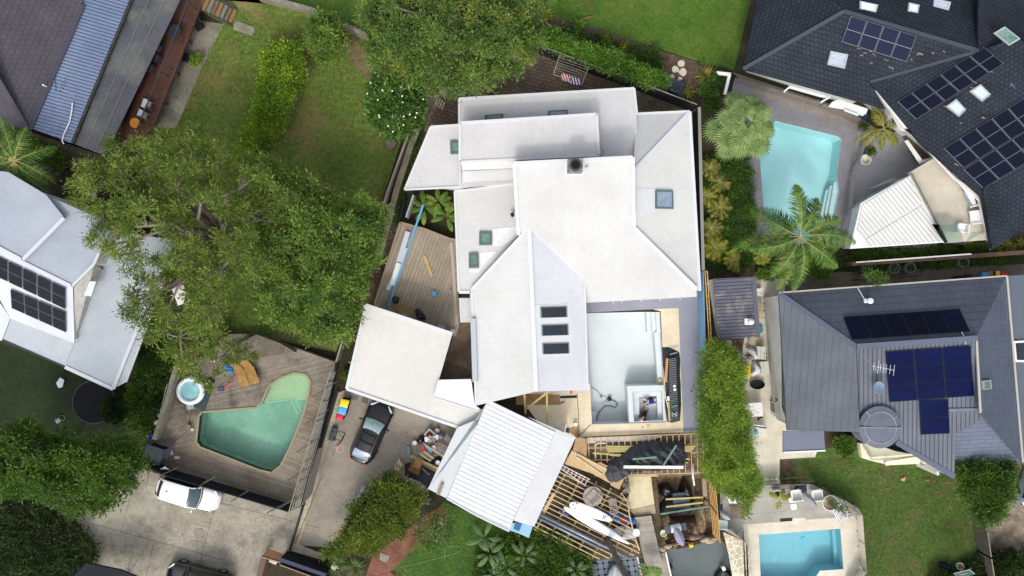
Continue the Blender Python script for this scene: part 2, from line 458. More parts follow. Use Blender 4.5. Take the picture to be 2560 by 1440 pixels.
def tree(name, label, cat, poly, z0, z1, base, n, r, tufts, per, Ln, Wd, leaf, bark, r0=.18, nmain=9, forkz=None, group=None, holes=(), margin=.3, zfrac=.75, core=.35, fork=None, **kw):
    bl = blobs(poly, z0, z1, n, zfrac, margin, holes, core); b = P(*base, 0)
    t = thing(name, label, cat, b, group)
    fz = forkz if forkz is not None else z0*.6+.2; f = P(*(fork or base), fz)
    limbs(b, f, bl, nmain, r0, bark, t)
    crown(bl, r, tufts, per, Ln, Wd, leaf, t, **kw)
    return t, bl
def frond(parent, o, az, L, rise, droop, nl, ll, lw, mats, name='frond', vee=.35, width=1.0, twist=0.0, start=.12):
    """pinnate palm frond: curved rib with leaflets in two rows"""
    o = Vector(o); h = Vector((math.cos(az), math.sin(az), 0)); s = Vector((-h.y, h.x, 0)); N = 12
    def pt(t): return o + h*(L*t*(1-.12*t)) + Vector((0, 0, L*(rise*t - droop*t*t))) + s*(twist*L*t*t)
    rib = [pt(i/N) for i in range(N+1)]; mb = MB().tube(rib, [.024*(1-.8*i/N) for i in range(N+1)], 5, 1)
    for i in range(nl):
        t = start + (1-start)*(i+.5)/nl; p = pt(t); d = (pt(min(1, t+.02)) - pt(t-.02)).normalized()
        el = ll*(math.sin(math.pi*min(1, .18+t*.86))**.6)*random.uniform(.85, 1.1)
        for sg in (-1, 1):
            sd_ = d.cross(Vector((0, 0, 1))).normalized()*sg
            a = random.uniform(.5, .85)*(1-.3*t)
            q = (sd_*math.cos(a)*width + d*math.sin(a) + Vector((0, 0, -vee*random.uniform(.5, 1.4)))).normalized()
            m_ = p + q*el*.5 + Vector((0, 0, .03)); e = p + q*el + Vector((0, 0, -.22*el)); wv = d*lw*.5
            mb.face([p-wv, p+wv, m_+wv*1.1, m_-wv*1.1], 0); mb.face([m_-wv*1.1, m_+wv*1.1, e], 0)
    return obj(name, mb, mats, parent)
def palm(name, label, cat, base, top, z, nf, L, mats, bark, r0=.16, ll=.6, lw=.05, nl=34, rise=(.15, .5), droop=(.35, .7), azs=None, group=None, crownshaft=True):
    b = P(*base, 0); tp = P(*top, z); t = thing(name, label, cat, b, group)
    md = lerp(b, tp, .5) + Vector((0, 0, 0))
    obj('trunk', MB().tube([b, lerp(b, tp, .25), md, lerp(b, tp, .8), tp], [r0*1.35, r0*1.05, r0, r0*.9, r0*.75], 12), bark, t, smooth=True)
    for k in range(nf):
        az = azs[k] if azs else 2*math.pi*(k*.381966) + random.uniform(-.2, .2)
        lv = k/max(1, nf-1)
        frond(t, tp + Vector((0, 0, .1*(1-lv))), az, L*random.uniform(.78, 1.08), lerp(rise[1], rise[0], lv)*random.uniform(.6,1.3), lerp(droop[0], droop[1], lv)*random.uniform(.75,1.2), nl, ll, lw, mats, twist=random.uniform(-.3, .3))
    return t
def rosette(parent, c, n, L, w, mat, name='foliage', rise=(.2, 1.2), droop=.5, seg=4):
    mb = MB(); c = Vector(c)
    for i in range(n):
        a = random.uniform(0, 6.283); h = Vector((math.cos(a), math.sin(a), 0)); s = Vector((-h.y, h.x, 0)); l = L*random.uniform(.6, 1.05); ri = random.uniform(*rise)
        pr = None
        for k in range(seg+1):
            t = k/seg; p = c + h*l*t*math.cos(ri*.6) + Vector((0, 0, l*(math.sin(ri)*t - droop*t*t))); ww = w*(.6+.8*t if t < .4 else 1.0*(1-t)/.6+.02)
            a_, b_ = p - s*ww*.5, p + s*ww*.5
            if pr: mb.face([pr[0], pr[1], b_, a_])
            pr = (a_, b_)
    return obj(name, mb, mat, parent)
def fanleaf(mb, o, az, stalk, R_, tilt, nseg=26, spread=5.2):
    """costapalmate leaf: stalk then a pleated fan of pointed segments"""
    o = Vector(o); h = Vector((math.cos(az), math.sin(az), 0)); s = Vector((-h.y, h.x, 0))
    c = o + h*stalk*math.cos(tilt) + Vector((0, 0, stalk*math.sin(tilt))); mb.tube([o, lerp(o, c, .5)+Vector((0,0,.05)), c], [.03, .025, .02], 5, 1)
    ax = (h*math.cos(tilt*.3-.35) + Vector((0, 0, math.sin(tilt*.3-.35)))).normalized(); nn = s.cross(ax)*-1
    for k in range(nseg):
        a = -spread/2 + spread*(k+.5)/nseg; da = spread/nseg*.52
        def dr(x): return ax*math.cos(x) + s*math.sin(x)
        rr = R_*(.78+.22*math.cos(a*.6))*random.uniform(.93, 1.05); m_ = R_*.6; z = Vector((0, 0, 1))
        p1, p2 = c + dr(a-da)*m_ - z*.06*R_, c + dr(a+da)*m_ - z*.06*R_; pm = c + dr(a)*m_ + z*.02; e = c + dr(a)*rr - z*(.25+.12*random.random())*R_
        mb.face([c, p1, pm], 0); mb.face([c, pm, p2], 0); mb.face([p1, e, pm], 0); mb.face([pm, e, p2], 0)
def bushmass(name, label, cat, poly, z0, z1, n, r, tufts, per, Ln, Wd, leaf, group=None, stem=None, **kw):
    bl = blobs(poly, z0, z1, n, .75, kw.pop('margin', .12), (), kw.pop('core', .55)); c = bl.mean(0)
    t = thing(name, label, cat, (c[0], c[1], 0), group)
    mb = MB()
    for k in range(0, n, 3):
        if k < len(bl): p = bl[k]; mb.tube([(p[0], p[1], 0), (p[0]+.05, p[1], p[2]*.5), tuple(p)], [.03, .025, .015], 5)
    obj('stem', mb, stem or BARK, t)
    crown(bl, r, tufts, per, Ln, Wd, leaf, t, name='foliage', **kw); return t
# leaf and bark materials
BARK = M('bark', (142, 130, 118), (108, 98, 88), 4, .9, bump=.02, bs=12)
BARKD = M('bark_dark', (84, 74, 62), (60, 52, 44), 4, .9)
BARKP = M('palm_bark', (122, 120, 114), (98, 96, 90), 5, .85, bump=.01, bs=20)
def leafmat(n, c, c2, sc=.8, isl=.35, tr=.4, rough=.55, **k): return M(n, c, c2, sc, rough, isl=isl+.08, trans=tr, spec=.35, f=.25, **k)
LF_EUC = leafmat('leaf_olive', (138, 162, 68), (92, 116, 48), .5, c3=(146, 146, 72), sc3=.9)
LF_LUSH = leafmat('leaf_lush', (138, 166, 72), (90, 122, 50), .6)
LF_TOP = leafmat('leaf_grey_green', (124, 154, 72), (82, 112, 50), .5, c3=(156, 166, 78), sc3=.6)
LF_HEDGE = leafmat('leaf_hedge', (158, 186, 60), (108, 146, 44), .6)
LF_BAMBOO = leafmat('leaf_bamboo', (154, 178, 64), (106, 142, 50), .6)
LF_DARK = leafmat('leaf_dark', (104, 138, 48), (68, 98, 36), .5)
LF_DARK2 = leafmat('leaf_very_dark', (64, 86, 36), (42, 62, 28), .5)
LF_MID = leafmat('leaf_mid', (104, 136, 54), (74, 104, 42), .6)
LF_GLOSS = leafmat('leaf_frangipani', (112, 148, 66), (78, 116, 52), .9, rough=.35)
LF_SHRUB = leafmat('leaf_shrub', (128, 146, 52), (84, 112, 42), .7, c3=(128, 120, 40), sc3=1.2)
LF_NEH = leafmat('leaf_ne_hedge', (128, 166, 62), (88, 130, 48), .8)
LF_YEL = leafmat('leaf_yellow_green', (172, 166, 58), (132, 140, 48), 1.2)
LF_BED = leafmat('leaf_bed_plants', (98, 134, 54), (70, 104, 42), 1.2)
LF_PALM = leafmat('leaf_palm', (108, 142, 56), (68, 104, 38), 1.0, c3=(146, 150, 78), sc3=1.2)
LF_PALM2 = leafmat('leaf_palm_yellow', (150, 142, 58), (104, 114, 44), 1.0)
LF_FAN = leafmat('leaf_fan_palm', (168, 188, 122), (126, 154, 92), 1.2, isl=.22)
LF_BAN = leafmat('leaf_banana', (104, 140, 54), (78, 116, 42), 1.2, c3=(186, 180, 60), sc3=1.0)
LF_STR = leafmat('leaf_strelitzia', (112, 140, 90), (84, 116, 66), 1.0)
LF_RIB = M('palm_rib', (150, 152, 88), None, rough=.6)
PETAL = M('petal', (244, 240, 214), None, rough=.6)
# ---------------------------------------------------------------- setting: ground sheets
CH = PETAL
def joints(dx, dy, per, dark=.45, w=.02): return (dx, dy, per, dark, 0, w/per)
m_soil = M('soil', (70, 62, 46), (52, 50, 34), .7, .95, bump=.04, bs=6, c3=(44, 54, 26), sc3=.5)
m_lawnW = M('lawn_west', (110, 128, 56), (88, 110, 44), .35, .9, bump=.05, bs=9, c3=(142, 122, 84), sc3=.28, f=.5)
m_lawnN = M('lawn_north', (92, 124, 44), (72, 106, 36), .35, .9, bump=.05, bs=9, c3=(118, 130, 62), sc3=.3, f=.4)
m_lawnS = M('lawn_south', (88, 112, 50), (68, 94, 40), .4, .9, bump=.05, bs=9, c3=(128, 112, 74), sc3=.35, f=.4)
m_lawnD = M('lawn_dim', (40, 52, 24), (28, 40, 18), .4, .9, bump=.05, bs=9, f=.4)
m_lawnF = M('lawn_front', (76, 106, 44), (60, 90, 34), .5, .9, bump=.05, bs=9, f=.35)
m_conc = M('old_concrete', (152, 146, 130), (126, 120, 106), .5, .9, bump=.01, bs=30, c3=(104, 100, 88), sc3=.6, f=.22)
m_drive = M('driveway_concrete', (156, 148, 134), (138, 130, 118), .6, .9, bump=.01, bs=30, f=.15, c3=(160, 152, 134), sc3=.35)
m_paverbr = M('brown_pavers', (158, 138, 118), (118, 102, 88), .5, .9, br=(1, .25, .42, .26, .03, .55), isl=.14, bump=.01, f=.2, c3=(104, 90, 78), sc3=.4)
m_redbrick = M('red_brick_path', (142, 96, 78), (118, 78, 64), .8, .9, br=(1, .35, .24, .12, .01, .35), isl=.15, f=.2)
m_trav = M('travertine', (232, 218, 190), (216, 200, 168), .7, .6, br=(1, -.05, 1.2, .8, .012, .16), f=.08)
m_travp = M('travertine_pool', (222, 214, 196), (206, 196, 176), .9, .6, br=(1, -.05, .7, .45, .01, .10), isl=.04, f=.08)
m_slate = M('grey_tiles', (140, 138, 142), (124, 122, 128), .5, .55, br=(1, .25, 1.2, .9, .012, .3), f=.1)
m_slated = M('grey_tiles_dark', (172, 172, 174), (158, 158, 162), .5, .5, br=(1, .3, 1.6, 1.2, .014, .3), f=.1)
m_greyc = M('grey_render', (150, 152, 164), (142, 144, 156), .5, .75, f=.06)
m_deckg = M('grey_decking', (142, 133, 120), (118, 110, 98), .6, .85, st=[(1, -.25, .14, .45, .04, .1)], isl=.14, c3=(74, 68, 62), sc3=.7, f=.22)
m_deckg2 = M('grey_decking_cross', (142, 131, 114), (120, 109, 94), .6, .85, st=[(1, .33, .14, .45, .04, .1)], isl=.14, f=.22, c3=(140, 132, 118), sc3=.5)
m_sdeck = M('silver_decking', (172, 168, 158), (156, 152, 142), .6, .8, st=[(1, -.08, .6, .3, .0, .03), (1, -.08, .14, .14, .02, .1)], f=.12)
m_pebble = M('white_pebbles', (214, 204, 180), (176, 166, 140), 6, .8, bump=.06, bs=14, f=.55)
m_gravel = M('gravel', (168, 156, 136), (120, 104, 88), 1.2, .9, bump=.05, bs=18, f=.5, c3=(86, 72, 56), sc3=.5)
m_mulch = M('mulch', (112, 94, 78), (78, 62, 50), 2.5, .95, bump=.05, bs=14, f=.5)
m_path = M('side_path', (122, 112, 98), (100, 92, 82), .8, .9, st=[joints(0, 1, 1.1, .3)], f=.15)
def _vor(N, L, col, mt, mix):
    v = N.new('ShaderNodeTexVoronoi'); v.feature = 'DISTANCE_TO_EDGE'; v.inputs['Scale'].default_value = 2.2; g = N.new('ShaderNodeNewGeometry'); L.new(g.outputs['Position'], v.inputs['Vector'])
    return mix(mt('LESS_THAN', v.outputs['Distance'], .05), col, C(236,228,210))
m_crazy = M('crazy_paving', (206, 196, 172), (182, 172, 148), 1.6, .75, f=.15, pat=_vor)
m_hole = M('dug_earth', (158, 138, 108), (120, 102, 78), .9, .95, bump=.15, bs=4, c3=(62, 44, 32), sc3=.6, f=.4)
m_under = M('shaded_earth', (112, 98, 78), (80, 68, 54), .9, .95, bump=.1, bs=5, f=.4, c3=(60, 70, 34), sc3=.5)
m_redecking = M('red_brown_decking', (90, 60, 48), (74, 48, 38), .7, .6, st=[(1, -2.15, .14, .35, .03, .1)], isl=.1, f=.12)
# pool and pit outlines at ground height
POOL_G = [(497,1040),(505,1030),(640,1019),(655,1005),(672,965),(700,945),(735,932),(765,936),(776,952),(772,985),(760,1030),(745,1070),(722,1125),(701,1165),(679,1182),(650,1176),(500,1118),(490,1105),(494,1070)]
POOL_N = [(1898,372),(1938,302),(2095,341),(2103,349),(2092,440),(2098,480),(2075,596),(2040,600),(1960,588),(1912,558)]
POOL_S = [(1897,1337),(2101,1322),(2109,1423),(2050,1427),(2020,1470),(1903,1470)]
POOL_M = [(1462,783),(1650,779),(1664,1056),(1477,1061)]
PIT = [(1634,1190),(1793,1182),(1795,1290),(1796,1336),(1754,1349),(1700,1366),(1668,1366),(1650,1330)]
BAY = [(1478,1398),(1600,1388),(1668,1372),(1700,1372),(1755,1358),(1800,1345),(1812,1362),(1830,1400),(1838,1480),(1478,1480)]
g_ = sheet('ground', [(-400,-300),(2960,-300),(2960,1700),(-400,1700)], 0, m_soil, holes=[POOL_G, POOL_N, POOL_S, POOL_M, PIT, BAY])
mb = MB(); mb.v = []
for q in ([(-9000,-9000),(11000,-9000),(11000,-300),(-9000,-300)], [(-9000,1700),(11000,1700),(11000,9000),(-9000,9000)], [(-9000,-300),(-400,-300),(-400,1700),(-9000,1700)], [(2960,-300),(11000,-300),(11000,1700),(2960,1700)]): mb.face(PP(q, 0)[::-1])
struct('ground_beyond', mb, m_soil)
# lawns
sheet('lawn_west', [(455,0),(905,0),(930,120),(1000,200),(1010,330),(960,485),(905,690),(840,880),(640,840),(500,820),(420,640),(380,480),(330,330),(470,200),(560,60)], .012, m_lawnW)
sheet('lawn_top_west', [(560,0),(900,-60),(1000,-60),(980,110),(905,80),(780,20),(640,-20)], .016, m_lawnN)
sheet('lawn_north', [(1370,-80),(1895,-80),(1835,175),(1765,160),(1660,125),(1500,75),(1400,50),(1365,40)], .012, m_lawnN)
sheet('lawn_southeast', [(1947,1130),(2420,1090),(2450,1180),(2440,1330),(2440,1480),(2165,1480),(2150,1300),(2040,1205),(1948,1205)], .012, m_lawnS)
sheet('lawn_front', [(1000,1430),(960,1420),(1040,1320),(1110,1255),(1300,1330),(1330,1480),(1010,1480)], .012, m_lawnF)
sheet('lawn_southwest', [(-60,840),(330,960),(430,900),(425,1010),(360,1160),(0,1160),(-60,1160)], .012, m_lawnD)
# hard surfaces
DRV = M('old_concrete_slabs', (166, 160, 144), (140, 134, 120), .5, .9, bump=.01, bs=30, c3=(108, 104, 92), sc3=.6, f=.2)
sheet('driveway_west', [(190,1300),(345,1170),(725,1278),(762,1262),(722,1386),(655,1396),(630,1480),(170,1480),(235,1400),(240,1365)], .02, DRV)
mb = MB()
for a, b in (((333,1217),(302,1332)), ((195,1300),(560,1400)), ((372,1180),(365,1225)), ((345,1205),(800,1320)), ((535,1275),(500,1400)), ((375,1352),(318,1440)), ((485,1308),(525,1320)), ((482,1350),(518,1358)), ((385,1355),(365,1440))):
    mb.bar(P(*a, .022), P(*b, .022), .03, .004)
struct('paving_joint', mb, M('joint_dark', (84, 78, 68)))
mb = MB().ring(P(499,1333,.022), .36, .02, 28); mb.lathe(P(499,1333,.021), [(.34, .004), (.001, .008)], 28)
tag(obj('manhole_cover', mb, M('cover_concrete', (142,136,122))), 'round concrete manhole cover set in the west driveway', 'manhole cover')
sheet('driveway_front', [(865,975),(1100,1040),(1150,1070),(1120,1150),(1075,1225),(1050,1240),(960,1200),(900,1235),(840,1370),(730,1362),(820,1050),(848,985)], .02, m_drive)
sheet('pebble_strip', [(840,985),(862,975),(800,1170),(748,1362),(815,1388),(812,1402),(724,1376),(770,1210)], .032, m_pebble)
sheet('brick_path', [(1060,1290),(1110,1262),(1120,1300),(1040,1370),(975,1430),(1040,1480),(900,1480),(930,1395),(985,1350)], .024, m_redbrick)
mb = MB().px([(950,1382),(975,1390),(966,1407),(949,1400)], .05, .05); tag(obj('path_slab', mb, m_conc), 'square grey slab let into the red brick garden path', 'slab')
sheet('brown_paving', [(1075,230),(1160,225),(1270,140),(1360,135),(1745,272),(1745,330),(1590,300),(1140,330),(1060,330)], .02, m_paverbr)
sheet('side_passage', [(1065,240),(1160,255),(1080,330),(1000,500),(990,600),(960,760),(905,760),(965,560)], .016, m_mulch)
sheet('terrace', [(1290,980),(1475,960),(1480,1061),(1664,1056),(1652,778),(1620,770),(1700,770),(1712,1080),(1465,1092),(1385,1110)], .03, m_trav)
sheet('concrete_apron', [(1463,745),(1693,735),(1755,720),(1766,1078),(1709,1081),(1696,770),(1463,782)], .04, m_greyc)
sheet('travertine_path', [(1880,700),(1960,690),(1980,1030),(2064,1060),(2038,1143),(1949,1148),(1949,1210),(1830,1215),(1840,1000)], .02, m_travp)
sheet('pool_terrace_north', [(1822,262),(1836,196),(2160,300),(2200,330),(2145,620),(1880,600),(1868,400)], .02, m_slate, holes=[POOL_N])
sheet('courtyard', [(2145,330),(2290,330),(2400,420),(2340,620),(2110,620),(2130,420)], .03, m_slated)
sheet('weathered_deck_north', [(1830,180),(2165,288),(2150,330),(1890,235)], .034, M('pale_deck', (152,142,134), (134,124,116), .8, .8, st=[(1,.33,.14,.35,.02,.1)], isl=.1, f=.15))
sheet('pool_surround_south', [(1858,1312),(2139,1290),(2150,1360),(2160,1480),(1868,1480)], .03, m_travp, holes=[POOL_S])
sheet('silver_deck', [(1800,1215),(2030,1210),(2140,1265),(2140,1305),(1985,1312),(1983,1294),(1950,1296),(1951,1316),(1858,1322),(1858,1352),(1800,1320)], .026, m_sdeck)
sheet('side_path', [(1890,690),(2560,660),(2600,660),(2600,700),(2400,710),(1950,740),(1890,760)], .014, m_path)
sheet('gravel_yard', [(2440,1165),(2640,1100),(2640,1480),(2470,1480),(2445,1300)], .016, m_gravel)
sheet('mulch_bed_north', [(1370,40),(1500,70),(1660,130),(1780,165),(1760,230),(1680,230),(1500,150),(1360,90)], .014, m_mulch)
sheet('mulch_bed_east', [(1752,390),(1870,385),(1890,600),(1900,680),(1760,680)], .014, m_mulch)
sheet('weed_bed_east', [(1760,680),(1900,680),(1950,740),(1930,860),(1840,900),(1765,880)], .017, m_mulch)
sheet('eroded_patch', [(880,90),(930,150),(925,200),(895,180),(860,120)], .016, M('bare_soil', (142,120,92), (112,94,70), 2, .95))
sheet('bare_patch', [(1950,1150),(1990,1148),(1988,1190),(1952,1192)], .018, m_mulch)
sheet('concrete_patio_west', [(492,50),(560,60),(500,180),(440,320),(380,320),(450,160)], .02, m_conc)
sheet('red_brick_patio', [(345,840),(385,870),(330,940),(310,930)], .016, m_redbrick)
sheet('crazy_paving', [(1808,1330),(1858,1352),(1862,1480),(1838,1480),(1820,1380)], .028, m_crazy)
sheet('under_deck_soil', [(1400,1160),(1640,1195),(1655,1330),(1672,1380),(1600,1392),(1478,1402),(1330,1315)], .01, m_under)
sheet('formwork_ground', [(1440,1090),(1765,1078),(1790,1185),(1634,1192),(1400,1165)], .014, M('clay', (160,140,112), (122,104,80), .9, .95, bump=.1, bs=5, c3=(84,62,44), sc3=.6))
# pits
def basin(name, outline, z0, z1, mat, wallmat=None, kind='structure'):
    top = [P(x, y, z0) for x, y in outline]; mb = MB(); n = len(top)
    A = sum(top[i-1].x*top[i].y - top[i].x*top[i-1].y for i in range(n))
    if A < 0: top = top[::-1]
    bot = [Vector((p.x, p.y, z1)) for p in top]; mb.face(bot, 0)
    for i in range(n):
        j = (i+1) % n; mb.face([top[i], top[j], bot[j], bot[i]], 1)
    return tag(obj(name, mb, [mat, wallmat or mat]), kind=kind)
basin('pit', PIT, 0, -.9, m_hole)
basin('seabed', BAY, 0, -2.2, M('seabed', (60,62,54)), M('sea_wall', (150,136,112), (104,92,72), 1.5, .9, bump=.1, bs=4))
m_bay = M('bay_water', (92, 104, 102), (78, 90, 90), .3, .25, f=.03, spec=.5, bump=.004, bs=3)
sheet('water', [(x, y) for x, y in BAY], -.9, m_bay)
# west green pool is sunk in a raised deck at z = .7
ZD = .7
DECK = [(445,905),(560,835),(640,835),(838,905),(835,925),(752,1262),(725,1275),(360,1150),(400,1090)]
sheet('pool_deck', DECK, ZD, m_deckg, t=.7, holes=[POOL_G])
sheet('pool_deck_front', [(362,1148),(490,1105),(502,1120),(680,1184),(703,1168),(762,1030),(775,990),(838,905),(836,925),(752,1262),(725,1275)], ZD+.004, m_deckg2)
m_gshell = M('green_pool_shell', (178,208,194), (156,190,178), .5, .6, f=.12, c3=(146,180,168), sc3=.5)
basin('green_pool_shell', POOL_G, ZD, -.9, m_gshell)
sheet('water_green_pool', POOL_G, ZD-.16, clear('green_water', (.80,.95,.87,1), .35, .06, .5, 2.2))
mb = MB(); e = [(640,1019),(655,1005),(672,965),(700,945),(735,932),(765,936),(776,952),(772,985),(765,1000),(740,1000),(735,996),(640,1012)]
mb.px(e[1:-1], .2, .8); obj('pool_ledge', mb, M('ledge_green', (212,222,188), (196,210,174), .6, .6, f=.1))['kind'] = 'structure'
mb = MB()
for a, b in (((665,1007),(738,996)), ((738,996),(752,1030)), ((727,1000),(745,1036)), ((680,1183),(704,1165))):
    mb.bar(P(*a, .22), P(*b, .22), .09, .03)
struct('step_edge', mb, M('pale_tile', (190,222,200)))
mb = MB(); q = [P(x, y, ZD+.03) for x, y in POOL_G]
for i in range(len(q)): mb.bar(q[i-1], q[i], .14, .06)
struct('coping', mb, M('coping_timber', (150,138,112)))
# north cyan pool
m_cy = M('cyan_pool_shell', (192,240,242), None, rough=.5)
basin('cyan_pool_shell', POOL_N, .02, -1.5, m_cy)
sheet('water_north_pool', POOL_N, -.08, clear('cyan_water', (.93,.99,.99,1), .3, .05, .3, 2))
mb = MB()
for i in range(3):
    x0 = 2096 - i*10; mb.px([(x0-10,455+i*10),(x0+2,455+i*6),(x0-16,560),(x0-28,556)], -.3-.3*i, .25)
struct('pool_steps', mb, M('step_white', (222,240,238)))
# south turquoise pool
m_tq = M('turquoise_pool_shell', (150,208,218), (140,200,212), 3, .5, f=.05)
basin('turquoise_pool_shell', POOL_S, .03, -1.4, m_tq)
sheet('water_south_pool', POOL_S, -.1, clear('turquoise_water', (.9,.98,.99,1), .3, .05, .3, 2))
mb = MB().px([(2080,1325),(2101,1323),(2109,1424),(2088,1425)], -.9, .45); struct('pool_bench', mb, m_tq)
# main pool: new, empty, pale blue plaster
m_pl = M('pool_plaster', (214,221,222), (205,214,216), .6, .7, f=.05)
basin('main_pool_shell', POOL_M, .03, -1.5, m_pl)
mb = MB()
mb.slab([P(1636,830,-.5),P(1655,830,-.5),P(1664,963,-.5),P(1645,963,-.5)], .99)
for i, x in enumerate((1616,1628,1640)): mb.slab([P(x,780,-.9+.3*i),P(1652,780,-.9+.3*i),P(1655,830,-.9+.3*i),P(x+2,831,-.9+.3*i)], .58-.001*i+.3*i if i else .58)
struct('pool_steps', mb, m_pl)
mb = MB().px([(1477,1030),(1489,1029),(1491,1060),(1478,1060)], -1.0, .49); struct('pool_step_block', mb, m_pl)
# spa: walls, bench, floor
def ringwall(mb, outer, inner, z, t):
    n = len(outer)
    for i in range(n):
        j = (i+1) % n; mb.slab([P(*outer[i], z), P(*outer[j], z), P(*inner[j], z), P(*inner[i], z)], t)
mb = MB(); ringwall(mb, [(1568,965),(1660,963),(1665,1055),(1573,1058)], [(1581,980),(1655,978),(1659,1051),(1585,1054)], -.05, 1.44)
struct('spa_wall', mb, m_pl)
mb = MB(); ringwall(mb, [(1581.5,980.5),(1654.5,978.5),(1658.5,1050.5),(1585.5,1053.5)], [(1597,992),(1642,990),(1645,1049),(1599,1051)], -.55, .94)
struct('spa_bench', mb, m_pl)
mb = MB().px([(1597,992),(1642,990),(1645,1049),(1599,1051)], -1.05, .4); struct('spa_floor', mb, m_pl)
# ---------------------------------------------------------------- houses
m_wht = lambda n, dx, dy, c=(214,214,210): M(n, c, (c[0]-8,c[1]-8,c[2]-8), .35, .6, st=[(dx, dy, .12, .12, 0, .4), (dx, dy, .76, .05, 0, .03)], f=.05, spec=.15, c3=(c[0]-13,c[1]-13,c[2]-15), sc3=.22)
W_V = m_wht('white_iron_up', -.03, 1, (199,199,197)); W_H = m_wht('white_iron_across', 1, .0); W_G = m_wht('white_iron_garage', .32, 1, (212,210,204))
W_V2 = m_wht('grey_white_iron', .03, 1, (207,206,205)); W_PL = M('white_flashing', (206,207,208), None, rough=.6, spec=.2)
W_H2 = m_wht('white_iron_across2', 1, -.03, (210,212,216)); W_S = M('white_tray_roof', (212,213,215), (202,204,207), .4, .5, f=.03)
W_RIB = M('white_rib', (198,201,204), None, rough=.5); GREY_TR = M('grey_white_trim', (206,210,216), None, rough=.5)
WALLW = M('white_wall', (226,226,224), (210,210,208), 1.2, .8, f=.05); WALLG = M('grey_wall', (150,152,156), (138,140,146), 1, .8, f=.05)
WALLD = M('dark_wall', (70,72,78), None, rough=.8)
GLASSG = M('green_glass', (112,146,130), (84,118,104), 1.5, .08, spec=.8); GLASSD = M('dark_glass', (34,44,54), (22,30,38), 1.2, .06, spec=.8)
GLASSB = M('sky_glass', (132,148,166), (150,164,178), 1.2, .06, spec=.8); FRAMEG = M('window_frame_grey', (84,104,104), None, rough=.5)
GLASSW = M('bright_glass', (206,224,224), (184,208,210), 1.0, .1, spec=.7)
h = thing('house', 'large white corrugated-roof house stepping round the empty pool at the centre of the photo', 'house', P(1400,600,0))
# north low roof
pR1 = flat(3.7); roof(h, Plane((1148,247,3.6),(1585,221,3.6),(1150,420,3.95)), [(1148,247),(1585,221),(1592,285),(1592,430),(1150,470)], W_V2, trim=((0,1,4),.16,.08), trimmat=W_PL)
pl1 = Plane((1148,247,3.6),(1585,221,3.6),(1150,420,3.95))
skylight(h, pl1, [(1212,288),(1258,284),(1258,300),(1212,304)], FRAMEG, GLASSG, fr=.1); skylight(h, pl1, [(1371,277),(1419,274),(1419,300),(1371,302)], FRAMEG, GLASSB, fr=.1)
pW = Plane((1077,317,3.4),(1150,312,3.7),(1157,467,3.7))
roof(h, pW, [(1077,317),(1152,312),(1159,467),(1012,474)], W_V2, trim=((0,2,3),.14,.08), trimmat=W_PL)
skylight(h, pW, [(1125,352),(1149,351),(1150,384),(1126,385)], FRAMEG, GLASSG, fr=.16)
# raised box with two aprons
pB = flat(5.0); pB1 = Plane((1150,405,4.9),(1285,398,4.9),(1157,427,4.55)); pB2 = Plane((1157,429,4.2),(1285,422,4.2),(1157,467,3.95))
roof(h, pB1, [(1152,404),(1290,397),(1290,420),(1157,426)], W_V2, t=.1); roof(h, pB2, [(1157,428),(1290,421),(1290,462),(1157,467)], W_V2, t=.1)
roof(h, pB, [(1150,307),(1492,285),(1497,388),(1150,405)], W_V2, t=.16, trim=((0,1,2,3),.16,.08), trimmat=W_PL, label='raised flat roof of the white house')
walls(h, PP([(1150,307),(1492,285),(1497,388),(1150,405)], 5.0), 3.6, WALLG, .15)
# east hip roof
pE = Plane((1724,279,3.3),(1748,727,3.3),(1583,427,4.8)); pN = Plane((1590,286,3.3),(1724,279,3.3),(1583,427,4.8))
roof(h, pE, [(1724,279),(1749,727),(1740,727),(1580,572),(1583,427)], W_H, trim=((0,4),.2,.09), trimmat=GREY_TR)
roof(h, pN, [(1590,285),(1724,279),(1583,427)], W_V2, trim=((0,),.16,.09), trimmat=W_PL)
skylight(h, pE, [(1640,475),(1683,477),(1684,522),(1640,521)], FRAMEG, GLASSB, fr=.1)
obj('flashing', MB().slab([pE.at(*p, .02) for p in ((1590,470),(1640,472),(1640,530),(1590,530))], .02), W_PL, h)
# tall bright roof
pT = Plane((1285,408,6.3),(1582,393,6.3),(1741,735,3.45))
roof(h, pT, [(1285,408),(1582,393),(1585,568),(1741,722),(1742,742),(1463,757),(1460,698),(1322,568),(1296,588)], W_V, t=.16, trim=((0,1,2,8),.22,.1), trimmat=W_PL, label='tall bright white sloping roof')
mb = MB(); q = [pT.at(*p) for p in ((1285,408),(1582,393),(1585,568))]
mb.face([q[0], q[1], Vector((q[1].x,q[1].y,3.7)), Vector((q[0].x,q[0].y,3.7))]); mb.face([q[1], q[2], Vector((q[2].x,q[2].y,3.7)), Vector((q[1].x,q[1].y,3.7))])
w_ = pT.at(1296,588); mb.face([w_, q[0], Vector((q[0].x,q[0].y,3.2)), Vector((w_.x,w_.y,3.2))]); obj('wall', mb, WALLG, h)
